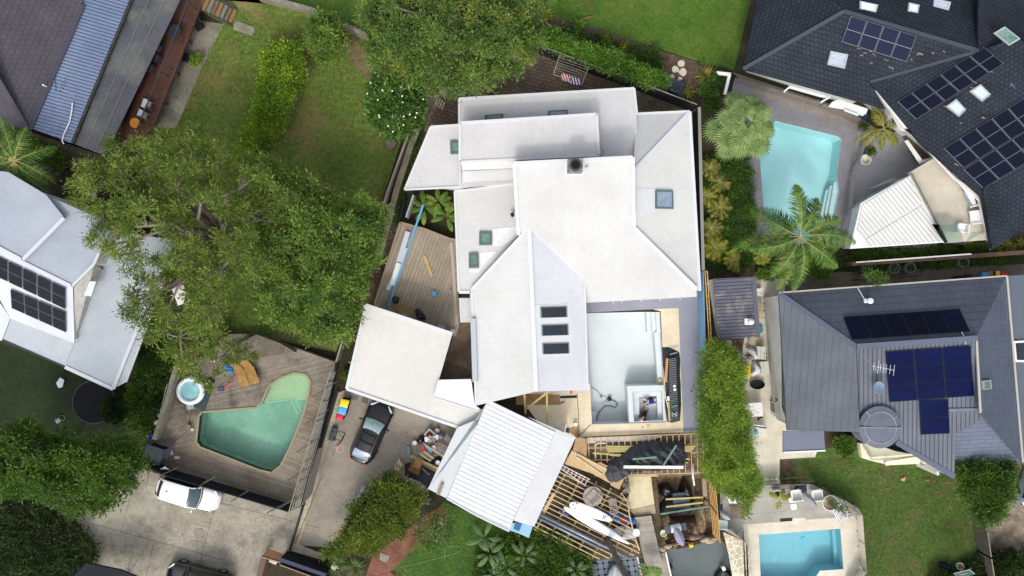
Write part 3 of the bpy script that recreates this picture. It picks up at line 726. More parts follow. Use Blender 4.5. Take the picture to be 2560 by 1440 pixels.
# chimney
c = pT.at(1436,418); mb = MB().slab([pT.at(*p, .03) for p in ((1412,404),(1461,402),(1461,438),(1412,440))], .03, 1).box((c.x,c.y,6.55), (.95,.85,1.0))
mb.lathe((c.x,c.y,7.05), [(.42,0),(.42,.02),(.27,.06),(.27,.0)], 24, 2)
ch_ = obj('chimney', mb, [M('sooty_cap', (150,148,150), (92,90,94), 4, .8, f=.3), W_PL, M('soot', (70,68,70))], h)
obj('flue', MB().lathe((c.x,c.y,7.06), [(.25,.1),(.25,-.02),(.2,-.03),(.001,-.05)], 24), M('black', (14,14,16)), ch_)
mb = MB().cyl(pT.at(1466,422), .07, .3, 10); obj('vent_pipe', mb, GREY_TR, h)
# west side roof
pM = Plane((1140,478,3.3),(1147,729,3.3),(1285,462,4.0))
roof(h, pM, [(1137,478),(1286,460),(1296,588),(1180,724),(1176,729),(1147,729)], m_wht('white_iron_side', 1, .02, (206,206,202)), trim=((0,4,5),.14,.09), trimmat=W_PL)
for q in ([(1198,579),(1229,580),(1229,612),(1198,613)], [(1172,633),(1195,632),(1196,669),(1172,670)]): skylight(h, pM, q, FRAMEG, GLASSG, fr=.18)
obj('flashing', MB().slab([pM.at(*p, .02) for p in ((1232,572),(1294,566),(1292,594),(1250,616),(1232,616))], .02).slab([pM.at(*p, .02) for p in ((1200,632),(1240,628),(1196,680),(1172,680),(1172,674),(1200,672))], .02), WALLW, h)
# front gable
zr = 4.85; a = pT.at(1461,700); b = pT.at(1180,722)
pGR = Plane((1322,568,zr),(1340,977,zr),(1461,700,a.z-.1)); pGL = Plane((1322,568,zr),(1340,977,zr),(1185,722,3.7))
roof(h, pGR, [(1322,568),(1461,698),(1469,975),(1340,979)], W_H2, trim=((0,1),.12,.08), trimmat=W_PL); roof(h, pGL, [(1322,568),(1340,979),(1190,1014),(1180,722)], m_wht('white_iron_gable', 1, .0, (210,210,208)), trim=((2,3),.14,.08), trimmat=W_PL)
obj('ridge_cap', MB().bar(P(1323,570,zr+.05), P(1340,978,zr+.05), .3, .05), GREY_TR, h)
fl = MB()
fl.slab([pGR.at(*p, .015) for p in ((1334,762),(1424,760),(1432,890),(1338,893))], .015)
obj('flashing', fl, W_PL, h)
for q in ([(1351,768),(1418,766),(1419,793),(1352,795)], [(1354,813),(1421,811),(1422,838),(1355,840)], [(1356,859),(1423,857),(1424,884),(1357,886)]):
    skylight(h, pGR, q, M('skylight_frame', (120,128,134)), GLASSD, fr=.06, up=.08)
obj('box_gutter', MB().slab(PP([(1176,796),(1189,796),(1194,955),(1181,955)], 3.9), .2), M('gutter_grey', (172,180,188)), h)
obj('awning', MB().slab(PP([(1147,745),(1180,745),(1182,806),(1150,806)], 2.8), .1), W_V2, h)
obj('gutter', MB().bar(P(1148,732,3.3), P(1177,732,3.3), .12, .12).bar(P(1177,732,3.3), P(1180,800,3.3), .12, .12), W_PL, h)
cab = MB().tube([P(1495,366,4.1), P(1505,370,4.05), P(1509,380,4.0), P(1500,392,4.0)], .015, 5); obj('cable', cab, WALLD, h)
walls(h, PP([(1150,250),(1582,226),(1592,290),(1722,284),(1742,735),(1463,752),(1466,970),(1335,975),(1192,1008),(1180,735),(1150,725),(1140,480),(1020,470),(1082,320),(1150,316)], 3.4), 0, WALLW, .5)
for x in (1395, 1460, 1533, 1555, 1603, 1650, 1700):
    p = P(x, 757 - (x-1463)*.054, 3.35); obj('gutter_bracket', MB().box((p.x, p.y-.05, p.z), (.05,.2,.05)), W_PL, h)
# garage
g = thing('garage', 'flat white-roofed garage beside the black car', 'garage', P(1020,920,0))
pG = Plane((915,762,3.1),(1131,834,3.1),(867,972,2.9))
roof(g, pG, [(915,762),(1131,834),(1085,992),(1213,1033),(1210,1043),(1146,1068),(867,972)], W_G, t=.18, trim=((0,5,6),.2,.1), trimmat=W_PL)
roof(g, flat(3.2), [(1097,951),(1178,949),(1187,1014),(1213,1034),(1085,993)], M('pale_roof', (232,234,236), None, rough=.5), t=.1, name='valley_roof', trim=((0,2,3,4),.1,.06), trimmat=W_PL)
walls(g, [pG.at(*p) for p in ((915,762),(1131,834),(1085,992),(1200,1035),(1146,1064),(867,972))], 0, WALLG, .35)
mb = MB().tube([P(872,905,3.2), P(897,917,3.25)], .02, 5); obj('rod', mb, GREY_TR, g)
# studio in front
s = thing('studio', 'white tray-roofed studio with raised ribs beside the open joist frame', 'studio', P(1250,1180,0))
pS = Plane((1215,1009,3.5),(1388,1084,3.4),(1117,1246,3.4))
roof(s, pS, [(1216,1008),(1222,1002),(1388,1082),(1283,1301),(1273,1328),(1190,1288),(1117,1246)], W_S, ribs=(170,82,.31,.022,.025), ribmat=W_RIB, trim=((1,4,5),.1,.06), trimmat=W_PL)
roof(s, Plane((1216,1008,3.48),(1117,1246,3.38),(1070,1222,3.1)), [(1216,1008),(1207,1043),(1143,1069),(1070,1222),(1116,1246)], m_wht('white_iron_studio', .05, 1, (205,209,211)), name='side_roof')
roof(s, Plane((1388,1083,3.38),(1283,1301,3.38),(1438,1096,3.2)), [(1388,1083),(1438,1096),(1335,1317),(1283,1301)], m_wht('white_iron_studio_east', 170, 60, (210,212,214)), name='side_roof', t=.1)
roof(s, Plane((1280,1025,3.42),(1388,1082,3.38),(1440,1092,3.3)), [(1320,1042),(1440,1094),(1437,1098),(1388,1083)], W_PL, name='fascia', t=.06)
walls(s, PP([(1216,1010),(1438,1096),(1333,1314),(1275,1325),(1075,1220),(1145,1070)], 3.1), 0, WALLW, .4)
obj('skylight_slot', MB().slab(PP([(1102,1208),(1110,1210),(1099,1238),(1091,1236)], 3.42), .12), M('brown_flashing', (140,122,112)), s)
mb = MB(); mb.slab(PP([(1283,1300),(1332,1316),(1322,1345),(1298,1334),(1272,1325)], 1.2), .08, 0)
mb.slab(PP([(1290,1305),(1305,1310),(1298,1328),(1284,1322)], 1.3), .06, 1)
obj('awning', mb, [M('pale_blue_sheet', (140,182,206), None, rough=.5, st=[(1,.35,.2,.2,0,.2)]), M('blue_frame', (52,104,140))], s)
# ---------------------------------------------------------------- top-left house
t = thing('house', 'dark tiled house with a blue-grey lean-to roof in the top left corner', 'house', P(200,150,0))
TL = M('charcoal_tiles', (84,80,88), (72,70,78), .6, .8, br=(1,-2.35,.36,.34,.022,.42), isl=.06, f=.12, bump=.01)
TL2 = M('charcoal_tiles_hip', (76,74,82), (66,64,72), .6, .8, br=(1,.9,.36,.34,.02,.3), isl=.06, f=.12)
a = P(213,0,3.4); pa = Plane((213,0,3.4),(72,320,3.4),(-80,-60,6.0))
roof(t, pa, [(216,-40),(205,10),(172,92),(72,322),(0,200),(-160,-60)], TL, trim=((1,2),.45,.06), trimmat=M('charcoal_cap', (70,68,78)))
roof(t, Plane((0,200,4.9),(72,322,3.4),(-40,290,3.4)), [(-160,-60),(0,200),(72,322),(-160,290)], TL2, trim=((0,1),.2,.08), trimmat=M('charcoal_cap', (0,0,0)))
BL = M('blue_iron', (122,136,162), (104,118,146), .3, .5, f=.05)
pb = Plane((217,0,3.3),(80,322,3.3),(332,0,2.9))
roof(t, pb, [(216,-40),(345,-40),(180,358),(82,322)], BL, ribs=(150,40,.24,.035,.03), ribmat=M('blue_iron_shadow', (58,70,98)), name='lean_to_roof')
obj('gutter', MB().bar(pb.at(345,-40), pb.at(181,358), .2, .12), M('leafy_gutter', (62,66,60), (40,40,36), 4), t)
PG = M('polycarbonate_roof', (90,92,98), (74,76,84), .5, .35, st=[(1,.42,.12,.28,.06,.4)], f=.08, c3=(116,116,108), sc3=.3)
roof(t, Plane((332,0,2.7),(452,0,2.6),(187,358,2.7)), [(348,-40),(470,-40),(263,390),(187,360)], PG, name='pergola_roof', t=.04)
mb = MB()
for k in (.33, .66): mb.bar(lerp(P(348,-40,2.74), P(470,-40,2.74), k), lerp(P(187,360,2.74), P(263,390,2.74), k), .03, .01)
obj('roof_joint', mb, M('joint_pale', (130,124,112)), t)
walls(t, PP([(216,-40),(72,322),(180,358),(345,-40)], 3.0), 0, M('brown_brick', (96,84,70), (78,68,56), 1, .9, br=(1,0,.3,.1,.01,.3)), .1)
# small antenna parts and pipe
ant = MB(); A0 = P(150,222,4.3); ant.tube([P(152,228,3.2), A0], .02, 5); ant.tube([A0, P(184,238,3.4)], .015, 5, 1)
ant.tube([P(139,200,4.3), P(140,228,4.3)], .03, 5)
for k in range(5): ant.tube([P(152+k*3,216-k*5,4.25), P(160+k*3,221-k*5,4.25)], .012, 4)
ant.tube([P(152,218,4.3), P(167,190,4.3)], .014, 5)
tag(obj('antenna', ant, [M('antenna_dark', (52,64,84)), M('antenna_pale', (190,196,206))]), 'small dark television antenna on the blue-grey lean-to roof', 'antenna')
obj('pipe', MB().tube([P(181,256,3.2), P(180,275,3.2), P(174,305,3.15), P(160,335,3.1), P(155,352,3.0), P(160,360,2.9)], .04, 8), M('white_plastic', (216,218,222)), t)
obj('flue', MB().cyl(P(116,216,3.5), .06, .4, 10), M('white_plastic', (0,0,0)), t)
# deck of the top-left house
ZT = 1.4
dk = thing('timber_deck', 'red-brown timber deck along the top left house', 'deck', P(400,200,0))
obj('deck_boards', MB().slab(PP([(440,-40),(510,-20),(500,22),(384,320),(340,360),(300,350)], ZT), .2), m_redecking, dk)
for p in ((498,30),(470,100),(440,180),(410,255),(385,318)): obj('post', MB().box(P(*p, ZT/2), (.1,.1,ZT)), m_redecking, dk)
rl = MB().bar(P(470,5,2.9), P(330,352,2.9), .06, .06)
for k in (0,.25,.5,.75,1): q = lerp(P(470,5,2.9), P(330,352,2.9), k); rl.box((q.x,q.y,(2.9+ZT)/2), (.06,.06,2.9-ZT))
for k in (.12,.42,.8): q = lerp(P(470,5,2.88), P(330,352,2.88), k); rl.bar(q, q + Vector((1.0,-.4,0)), .04, .04)
obj('beam', rl, M('dark_steel', (58,62,74)), dk)
# stairs
stp = thing('timber_stairs', 'weathered timber steps running down to the grass at the top left', 'stairs', P(545,35,0))
n = 8; mats = [M('weathered_tread', (128,108,90), (104,88,74), 2, .85), M('tread_brown', (140,104,72)), M('tread_grey', (120,116,108))]
for k in range(n):
    z = ZT*(1-(k+.5)/n); x0 = lerp(500,588,(k+.5)/n); y0 = lerp(-2,40,(k+.5)/n); mb = MB()
    a, b = P(x0+6,y0-14,z), P(x0-9,y0+20,z); mb.bar(a, b, .27, .05); obj('tread', mb, mats[k % 3], stp)
obj('stringer', MB().bar(P(490,18,ZT-.1), P(580,64,0.05), .06, .2).bar(P(510,-30,ZT-.1), P(594,26,.05), .06, .2), M('dark_steel', (0,0,0)), stp)
obj('handrail', MB().tube([P(500,-30,ZT+.9), P(582,22,.9)], .03, 6), M('dark_steel', (0,0,0)), stp)
tag(obj('stepping_slab', MB().px([(592,52),(634,67),(637,74),(629,90),(583,73),(585,60)], .09, .09), m_conc), 'pale concrete slab at the foot of the timber steps', 'slab')
# brick garden wall south of the top-left house
bw = MB().px([(50,322),(176,362),(262,392),(240,440),(210,430),(150,410),(70,350)], .5, .5)
tag(obj('retaining_wall', bw, M('brown_blocks', (110,98,84), (86,76,64), 1, .9, br=(1,.36,.6,.4,.03,.4), f=.2)), 'brown block retaining wall below the blue-grey lean-to roof', 'retaining wall')
# ---------------------------------------------------------------- left house
t = thing('house', 'pale grey metal-roofed house at the left edge with black solar panels', 'house', P(180,740,0))
LG = lambda n, dx, dy, c=(168,175,186): M(n, c, (c[0]-12,c[1]-12,c[2]-12), .4, .55, st=[(dx,dy,.13,.12,.0,.4)], f=.06)
LT = M('pale_trim', (196,200,205), None, rough=.5)
p1 = flat(5.6); p2 = flat(5.2)
roof(t, p1, [(-80,420),(20,430),(115,487),(161,545),(57,650),(0,620),(-80,590)], LG('pale_iron_a', 1, -.9), trim=((3,4,5),.22,.12), trimmat=LT)
roof(t, p2, [(115,487),(280,560),(236,660),(181,715),(60,655),(161,548)], LG('pale_iron_b', 1, -.9), trim=((1,2,3),.16,.1), trimmat=LT)
mb = MB(); walls(t, PP([(-80,420),(115,487),(161,545),(57,650),(-80,590)], 5.6), 3, LT, .1); walls(t, PP([(115,487),(280,560),(236,660),(181,715),(60,655)], 5.2), 3, M('fibre_cement', (186,184,178), (170,168,162), 1, .85), .1)
pSol = Plane((0,623,5.0),(182,717,5.0),(185,858,4.1))
roof(t, pSol, [(-80,585),(57,653),(182,717),(186,858),(27,797),(0,750),(-80,640)], M('white_roof_sheet', (200,204,209), (190,194,199), .5, .5, f=.04), name='solar_roof', t=.2)
SOLK = lambda n, c, line, nx, ny, k=.03: M(n, c, None, rough=.35, spec=.08, pat=lambda N, L, col, mt, mix: _cells(N, L, col, mt, mix, C(*line), nx, ny, k))
def _cells(N, L, col, mt, mix, line, nx, ny, k):
    uv = N.new('ShaderNodeTexCoord'); sp = N.new('ShaderNodeSeparateXYZ'); L.new(uv.outputs['UV'], sp.inputs[0])
    a = mt('LESS_THAN', mt('FRACT', mt('ADD', mt('MULTIPLY', sp.outputs[0], nx), k*nx*.5)), k*nx); b = mt('LESS_THAN', mt('FRACT', mt('ADD', mt('MULTIPLY', sp.outputs[1], ny), k*ny*.25)), k*ny*.5)
    return mix(mt('MAXIMUM', a, b), col, line)
SP_BLK = SOLK('solar_black', (26,28,34), (58,62,66), 6, 12, .02); SP_BLU = SOLK('solar_blue', (14,20,48), (44,50,74), 6, 10, .02); SP_DK = SOLK('solar_dark', (10,14,32), (36,40,56), 6, 10, .02)
SP_PL = M('solar_plain', (4,14,54), (7,20,66), .3, .3, spec=.12, f=.1); SP_PK = M('solar_plain_dark', (4,7,24), (6,14,46), .2, .3, spec=.12, f=.1)
FR_W = M('panel_frame_pale', (140,146,156), None, met=.3, rough=.4); FR_K = M('panel_frame_dark', (30,34,44), None, rough=.4)
panel_array(t, pSol, [(-52,618),(165,721),(165,774),(-52,671)], 6, 2, SP_BLK, FR_W); panel_array(t, pSol, [(25,722),(165,780),(166,832),(28,770)], 4, 2, SP_BLK, FR_W)
# sloping grey wall panel, lower roofs
wp = MB().slab([pSol.at(185,718), P(236,662,4.9), P(256,674,3.7), P(187,848,3.9)], .1); obj('sloping_wall', wp, M('fibre_cement', (0,0,0)), t)
obj('window', MB().slab(PP([(224,703),(240,704),(228,741),(209,739)], 4.75), .06), M('pale_glass', (206,216,216), None, rough=.2), t)
pC = Plane((255,675,3.6),(186,860,3.6),(283,970,2.9))
roof(t, pC, [(255,673),(300,580),(440,600),(414,645),(283,972),(163,917),(187,858)], LG('pale_iron_c', 1, .38, (178,186,193)), trim=((3,4,6),.25,.08), trimmat=LT, t=.1)
roof(t, Plane((27,797,3.6),(186,858,3.6),(10,850,3.2)), [(27,797),(186,858),(163,917),(8,850)], LG('pale_iron_d', .38, 1, (176,184,189)), t=.1, trim=((2,),.1,.08), trimmat=M('dark_steel', (0,0,0)))
roof(t, Plane((-20,750,4.2),(25,795,3.6),(0,860,3.2)), [(-80,700),(0,757),(26,795),(5,850),(-80,880)], LG('pale_iron_e', 1, -.5, (200,206,210)), t=.1)
lou = MB()
a0, a1, b0, b1 = P(414,648,2.75), P(283,972,2.75), P(428,656,2.75), P(316,955,2.75)
for k in range(58):
    q = (k+.5)/58; lou.bar(lerp(a0,a1,q), lerp(b0,b1,q), .09, .05)
lou.bar(b0, b1, .08, .12); obj('louvre', lou, LT, t)
walls(t, PP([(0,620),(255,673),(300,580),(414,645),(283,972),(163,917),(8,850),(-80,880)], 2.8), 0, M('white_wall', (0,0,0)), .5)
# ---------------------------------------------------------------- north-east slate house
t = thing('house', 'black tiled house with many solar panels in the top right corner', 'house', P(2300,150,0))
def slatem(n, dx, dy): return M(n, (52,59,70), (42,48,58), .5, .75, br=(dx,dy,.30,.27,.035,.55), isl=.12, f=.15, c3=(56,62,72), sc3=.3, spec=.15)
cap = M('slate_cap', (64,70,78), None, rough=.6)
pA = Plane((1858,172,3.2),(2215,272,3.2),(2110,28,5.6))   # slope towards the pool
roof(t, pA, [(1858,172),(2110,28),(2440,125),(2435,135),(2180,202),(2172,205),(2215,272)], slatem('slate_tiles_a', 1, .28), t=.2, trim=((0,1),.25,.1), trimmat=cap)
roof(t, Plane((1858,172,3.2),(2110,28,5.6),(1915,-40,3.2)), [(1858,172),(2110,28),(2040,-60),(1905,-60)], slatem('slate_tiles_b', -.3, 1), t=.2)
roof(t, Plane((2110,28,5.6),(2440,125,5.6),(2200,-80,4.0)), [(2110,28),(2440,127),(2445,126),(2450,-80),(2030,-80)], slatem('slate_tiles_c', 1, .28), t=.2, trim=((1,),.2,.1), trimmat=cap)
roof(t, Plane((2445,126,5.6),(2448,-60,5.2),(2640,90,3.6)), [(2445,126),(2448,-80),(2500,-80),(2660,75),(2660,200),(2530,100)], slatem('slate_tiles_d', 1, .75), t=.2)
pD = Plane((2175,205,3.9),(2480,590,3.9),(2530,100,6.0))
roof(t, pD, [(2175,205),(2445,128),(2540,95),(2700,180),(2700,480),(2560,565),(2490,600),(2478,622),(2455,492),(2300,355)], slatem('slate_tiles_e', 1, -.62), t=.25, trim=((0,),.2,.1), trimmat=cap)
roof(t, Plane((2540,400,4.5),(2480,610,4.2),(2660,540,4.2)), [(2458,470),(2540,445),(2660,370),(2660,560),(2560,572),(2481,625)], slatem('slate_tiles_f', 1, .15), t=.2)
roof(t, flat(5.6), [(2525,210),(2660,130),(2660,300),(2580,255)], LG('grey_iron_f', 1, -.6, (96,104,122)), name='raised_roof', t=.2)
for pl, q, gm in ((pA,[(2077,127),(2121,136),(2112,172),(2068,162)],GLASSB),(pA,[(2150,2),(2196,12),(2190,31),(2150,22)],GLASSW),(pA,[(2273,6),(2299,12),(2295,33),(2270,28)],GLASSW),(pA,[(2336,-5),(2378,5),(2372,26),(2334,16)],GLASSB),
                  (pD,[(2365,266),(2391,247),(2416,274),(2398,292)],GLASSW),(pD,[(2424,228),(2452,210),(2478,236),(2456,254)],GLASSW),(pD,[(2485,82),(2512,66),(2552,97),(2524,114)],GLASSG)):
    skylight(t, pl, q, M('skylight_frame_pale', (150,158,164)), gm, fr=.12)
panel_array(t, pA, [(2127,40),(2292,90),(2267,155),(2104,104)], 4, 2, SP_BLU, FR_W)
panel_array(t, pD, [(2243,254),(2461,117),(2510,158),(2290,299)], 6, 2, SP_DK, FR_W)
panel_array(t, pD, [(2359,371),(2561,245),(2608,300),(2408,420)], 5, 2, SP_DK, FR_W); panel_array(t, pD, [(2408,424),(2614,298),(2660,350),(2458,472)], 5, 2, SP_DK, FR_W)
wt = MB().slab([P(2175,206,3.8), P(2300,352,3.8), P(2292,325,3.8), P(2260,320,3.8)], .1)
wt.slab(PP([(2178,208),(2222,270),(2250,322),(2262,328),(2283,320),(2230,262)], 3.3), .15); wt.slab(PP([(2300,350),(2345,400),(2390,445),(2458,490),(2480,625),(2472,600),(2448,500),(2380,440),(2330,385)], 3.4), .2)
obj('white_eave', wt, M('white_boards', (226,224,216), None, rough=.6, st=[(1,.3,.25,.18,0,.1)]), t)
obj('vent_grille', MB().slab(PP([(2221,267),(2227,264),(2236,278),(2230,282)], 3.42), .05), M('dark_steel', (0,0,0)), t)
walls(t, PP([(1862,170),(2215,270),(2170,205),(2300,350),(2455,490),(2480,600),(2660,540),(2700,-80),(1920,-80)], 3.0), 0, M('white_wall', (0,0,0)), .8)
# white frames and glazed bay along the pool side
WP = M('white_paint', (226,228,226), None, rough=.5)
obj('window_frame', MB().slab(PP([(1975,213),(2068,240),(2072,247),(1972,219)], 2.6), .15).bar(P(1976,215,2.6), P(1960,230,2.6), .12, .12).bar(P(2074,243,2.6), P(2052,256,2.6), .12, .12), WP, t)
obj('bay_roof', MB().slab(PP([(2098,248),(2170,272),(2165,285),(2128,276),(2072,266),(2080,255)], 2.4), .15).bar(P(2110,275,2.5), P(2145,288,2.5), .1, .1), WP, t)
obj('pergola_beam', MB().slab(PP([(1792,178),(1828,182),(1826,190),(1797,186)], 2.4), .15).bar(P(1824,186,2.4), P(1812,236,2.4), .2, .12), WP, t)
obj('bay_window', MB().slab(PP([(2118,262),(2168,274),(2158,290),(2110,276)], 2.3), .05), GLASSW, t)
# terrace roof and balcony
tr = thing('terrace_roof', 'white corrugated triangular terrace roof beside the grey courtyard', 'roof', P(2260,540,0))
pq = Plane((2130,620,2.9),(2362,608,2.9),(2275,425,3.2))
WC = M('white_wavy_iron', (212,212,208), (202,202,198), .5, .5, st=[(-.85,-1,.27,.0,.03,.3),(-.85,-1,.27,.16,0,.3)], f=.03)
roof(tr, pq, [(2125,622),(2152,508),(2275,438),(2362,606)], M('white_paint', (0,0,0)), t=.2, name='base')
pq2 = Plane((2130,620,2.96),(2362,608,2.96),(2275,425,3.26))
roof(tr, pq2, [(2142,576),(2155,512),(2274,441),(2305,508),(2160,598)], WC, t=.05, name='roof_sheet'); roof(tr, pq2, [(2162,600),(2306,512),(2358,604),(2168,616)], WC, t=.05, name='roof_sheet')
obj('wall', MB().slab(PP([(2135,618),(2155,515),(2275,440),(2355,604)], 2.7), 2.7), M('white_wall', (0,0,0)), tr)
bl_ = thing('balcony', 'cream paved balcony with two white chairs below the black roof', 'balcony', P(2380,500,0))
obj('balcony_floor', MB().slab(PP([(2272,432),(2340,392),(2380,440),(2450,495),(2466,600),(2362,608)], 2.6), .2), M('cream_paving', (206,198,180), (188,180,162), .7, .7, f=.08), bl_)
GP = clear('pool_glass', (.80,.90,.88,1), .5, .02, ior=1.5)
obj('glass_panel', MB().slab([P(2278,430,3.6), P(2370,606,3.6), P(2368,607,2.7), P(2276,432,2.7)], .02).slab([P(2362,608,3.6), P(2330,560,3.6), P(2350,562,2.7), P(2370,606,2.7)], .02), GP, bl_)
obj('glass_panel', MB().slab([P(2362,608,3.6), P(2412,612,3.6), P(2400,575,3.6), P(2385,560,3.6), P(2345,565,3.6)], .02).slab([P(2410,611,3.6), P(2462,577,3.6), P(2430,580,3.6)], .02), GP, bl_)
obj('window_sill', MB().slab(PP([(2378,432),(2386,430),(2418,470),(2458,490),(2468,500),(2458,502),(2415,478)], 3.2), .12), M('white_paint', (0,0,0)), bl_); mb = MB(); mb.slab(PP([(2400,455),(2432,478),(2440,510),(2432,512)], 3.1), .06)
mb.bar(P(2440,478,3.1), P(2455,520,3.1), .1, .1).bar(P(2425,518,3.1), P(2455,510,3.1), .1, .1).bar(P(2458,590,3.0), P(2475,570,3.0), .1, .1); obj('window_frame', mb, M('white_paint', (0,0,0)), bl_)
obj('window', MB().slab(PP([(2384,436),(2405,455),(2412,470),(2392,458)], 3.05), .04).slab(PP([(2408,478),(2432,492),(2438,512),(2420,508)], 3.05), .04), GLASSB, bl_)
# patio cover beside house
obj('side_court', MB().slab(PP([(2262,330),(2282,318),(2332,395),(2308,408),(2296,400)], .6), .6), M('olive_paving', (128,116,84), (100,90,64), 1, .8), t)
mb = MB().slab(PP([(2262,352),(2270,350),(2306,400),(2334,392),(2336,398),(2300,410)], 2.2), .1); obj('window_frame', mb, M('white_paint', (0,0,0)), t)
# ---------------------------------------------------------------- right-hand blue-grey house
t = thing('house', 'blue-grey tiled house with a round turret roof and navy solar panels on the right', 'house', P(2250,900,0))
def tile(n, dx, dy, w=.33, c=(98,103,111)): return M(n, c, (c[0]-8,c[1]-8,c[2]-8), .5, .7, br=(dx,dy,1.1,w,.025,.35), isl=.025, f=.08, spec=.2)
capb = M('blue_grey_cap', (92,100,118), None, rough=.6)
pWst = Plane((1948,732,3.3),(1968,1077,3.3),(2140,865,5.3)); pNth = Plane((1948,732,3.3),(2515,690,3.3),(2140,865,5.3))
roof(t, pWst, [(1947,732),(2140,866),(2148,1050),(2148,1080),(1968,1076)], M('grey_tiles_west', (102,107,115), (93,98,106), .6, .7, st=[(-.06,1,.42,.42,0,.07),(1,0,.36,.05,0,.06)], f=.1, spec=.2), t=.2, trim=((0,),.3,.08), trimmat=capb)
roof(t, pNth, [(1947,732),(2516,690),(2440,845),(2140,866)], tile('grey_tiles_north', 1, -.07, .48, (84,90,101)), t=.2, trim=((0,),.1,.12), trimmat=M('pale_gutter', (176,172,162)))
pFl = Plane((2142,866,5.4),(2445,845,5.4),(2385,1190,4.0))
roof(t, pFl, [(2142,866),(2443,845),(2455,1050),(2388,1085),(2386,1192),(2240,1105),(2150,1075)], M('tray_roof_grey', (106,111,120), (97,102,111), .5, .6, f=.05), ribs=(14,200,.3,.03,.035), ribmat=M('tray_rib', (62,68,84)), t=.25, trim=((0,4),.35,.08), trimmat=capb)
pEs = Plane((2516,690,3.3),(2556,1155,3.3),(2440,845,5.3)); roof(t, pEs, [(2516,690),(2556,1156),(2450,1032),(2440,845)], tile('grey_tiles_east', -.06, 1, .3, (90,98,112)), t=.2, trim=((0,2),.14,.1), trimmat=M('pale_gutter', (0,0,0)))
roof(t, Plane((2455,1035,4.6),(2556,1156,3.2),(2388,1166,3.2)), [(2370,1022),(2451,1020),(2456,1035),(2556,1156),(2388,1168)], tile('grey_tiles_south', 1, -.05, .3, (106,114,130)), t=.2, trim=((2,),.12,.08), trimmat=capb)
roof(t, flat(3.0), [(2516,690),(2660,680),(2660,1300),(2556,1156)], M('grey_flat_roof', (92,100,112), None, rough=.7), t=.2, trim=((3,),.12,.12), trimmat=M('pale_gutter', (0,0,0)))
skylight(t, flat(3.0), [(2534,853),(2580,850),(2580,906),(2539,905)], M('white_paint', (0,0,0)), GLASSD, fr=.14); skylight(t, pEs, [(2458,952),(2478,950),(2480,972),(2460,975)], M('skylight_frame_pale', (0,0,0)), GLASSG, fr=.1)
roof(t, flat(2.8), [(1958,1078),(2060,1078),(2063,1126),(1958,1131)], M('porch_roof_grey', (112,120,134), None, rough=.6), t=.15, name='porch_roof', trim=((2,),.1,.1), trimmat=M('white_paint', (0,0,0)))
c = P(2199,1068,5.0); mb = MB().lathe(c, [(1.35,-1.6),(1.4,-.1),(1.42,0),(1.42,.05),(1.05,.12),(.001,.2)], 40)
mb.ring(c + Vector((0,0,.14)), 1.06, .018, 40, 1); mb.bar(c + Vector((-1.4,.02,.16)), c + Vector((1.4,-.02,.16)), .025, .12, 1)
for a in (.6, 2.3, 4.0): mb.bar(c + Vector((math.cos(a)*1.08, math.sin(a)*1.08, .13)), c + Vector((math.cos(a)*1.42, math.sin(a)*1.42, .07)), .03, .03, 1)
obj('turret_roof', mb, [M('turret_grey', (104,110,122), (94,100,112), 1.2, .6, f=.08), M('seam_pale', (168,174,182))], t, smooth=False)
panel_array(t, pNth, [(2108,792),(2400,772),(2426,829),(2130,849)], 6, 1, SP_PK, FR_K, gap=.004)
panel_array(t, pFl, [(2213,880),(2427,864),(2437,990),(2223,1006)], 3, 3, SP_PL, FR_K, gap=.008); panel_array(t, pFl, [(2298,1002),(2371,999),(2375,1084),(2302,1087)], 1, 2, SP_PL, FR_K, gap=.008)
walls(t, PP([(1947,732),(2516,690),(2556,1156),(2388,1166),(2240,1140),(2060,1078),(1968,1077)], 3.1), 0, M('pale_wall', (216,216,206), (200,200,190), 1, .8, f=.05), .3)
# west wall fittings seen under the eave
mb = MB().slab([P(1952,738,3.0), P(1955,1045,3.0), P(1935,1040,.3), P(1910,745,.3)], .06); o_ = obj('side_wall', mb, M('cream_wall', (214,216,208), (196,198,190), 1.2, .8, f=.06), t)
def onw(x, y, k=.03):    # a point on the leaning view of that wall
    return P(x, y, .3 + 2.7*(x-1912-(y-745)*.07)/42.0 + .12)
mb = MB().slab([onw(1917,776), onw(1924,778), onw(1932,870), onw(1925,872)], .05); obj('window_frame', mb, M('white_paint', (0,0,0)), t)
mb = MB()
for a, b in ((778,798),(800,848),(852,870)): mb.slab([onw(1921,a)+Vector((0,0,.06)), onw(1925,a)+Vector((0,0,.06)), onw(1930+(b-848)*.05,b)+Vector((0,0,.06)), onw(1926,b)+Vector((0,0,.06))], .05)
obj('window', mb, GLASSD, t)
mb = MB().slab([onw(1924,1002), onw(1952,1010), onw(1966,1052), onw(1925,1034)], .05); obj('door_frame', mb, M('white_paint', (0,0,0)), t)
mb = MB().slab([onw(1925,1004)+Vector((0,0,.08)), onw(1944,1011)+Vector((0,0,.08)), onw(1946,1037)+Vector((0,0,.08)), onw(1926,1027)+Vector((0,0,.08))], .05); obj('door_glass', mb, M('olive_glass', (112,112,86), None, rough=.1), t)
tag(obj('wall_lamp', MB().tube([P(1938,995,2.4), P(1943,1000,2.5), P(1938,1004,2.4)], .05, 6), M('black', (0,0,0))), 'small black lamp on the cream side wall of the blue-grey house', 'lamp')
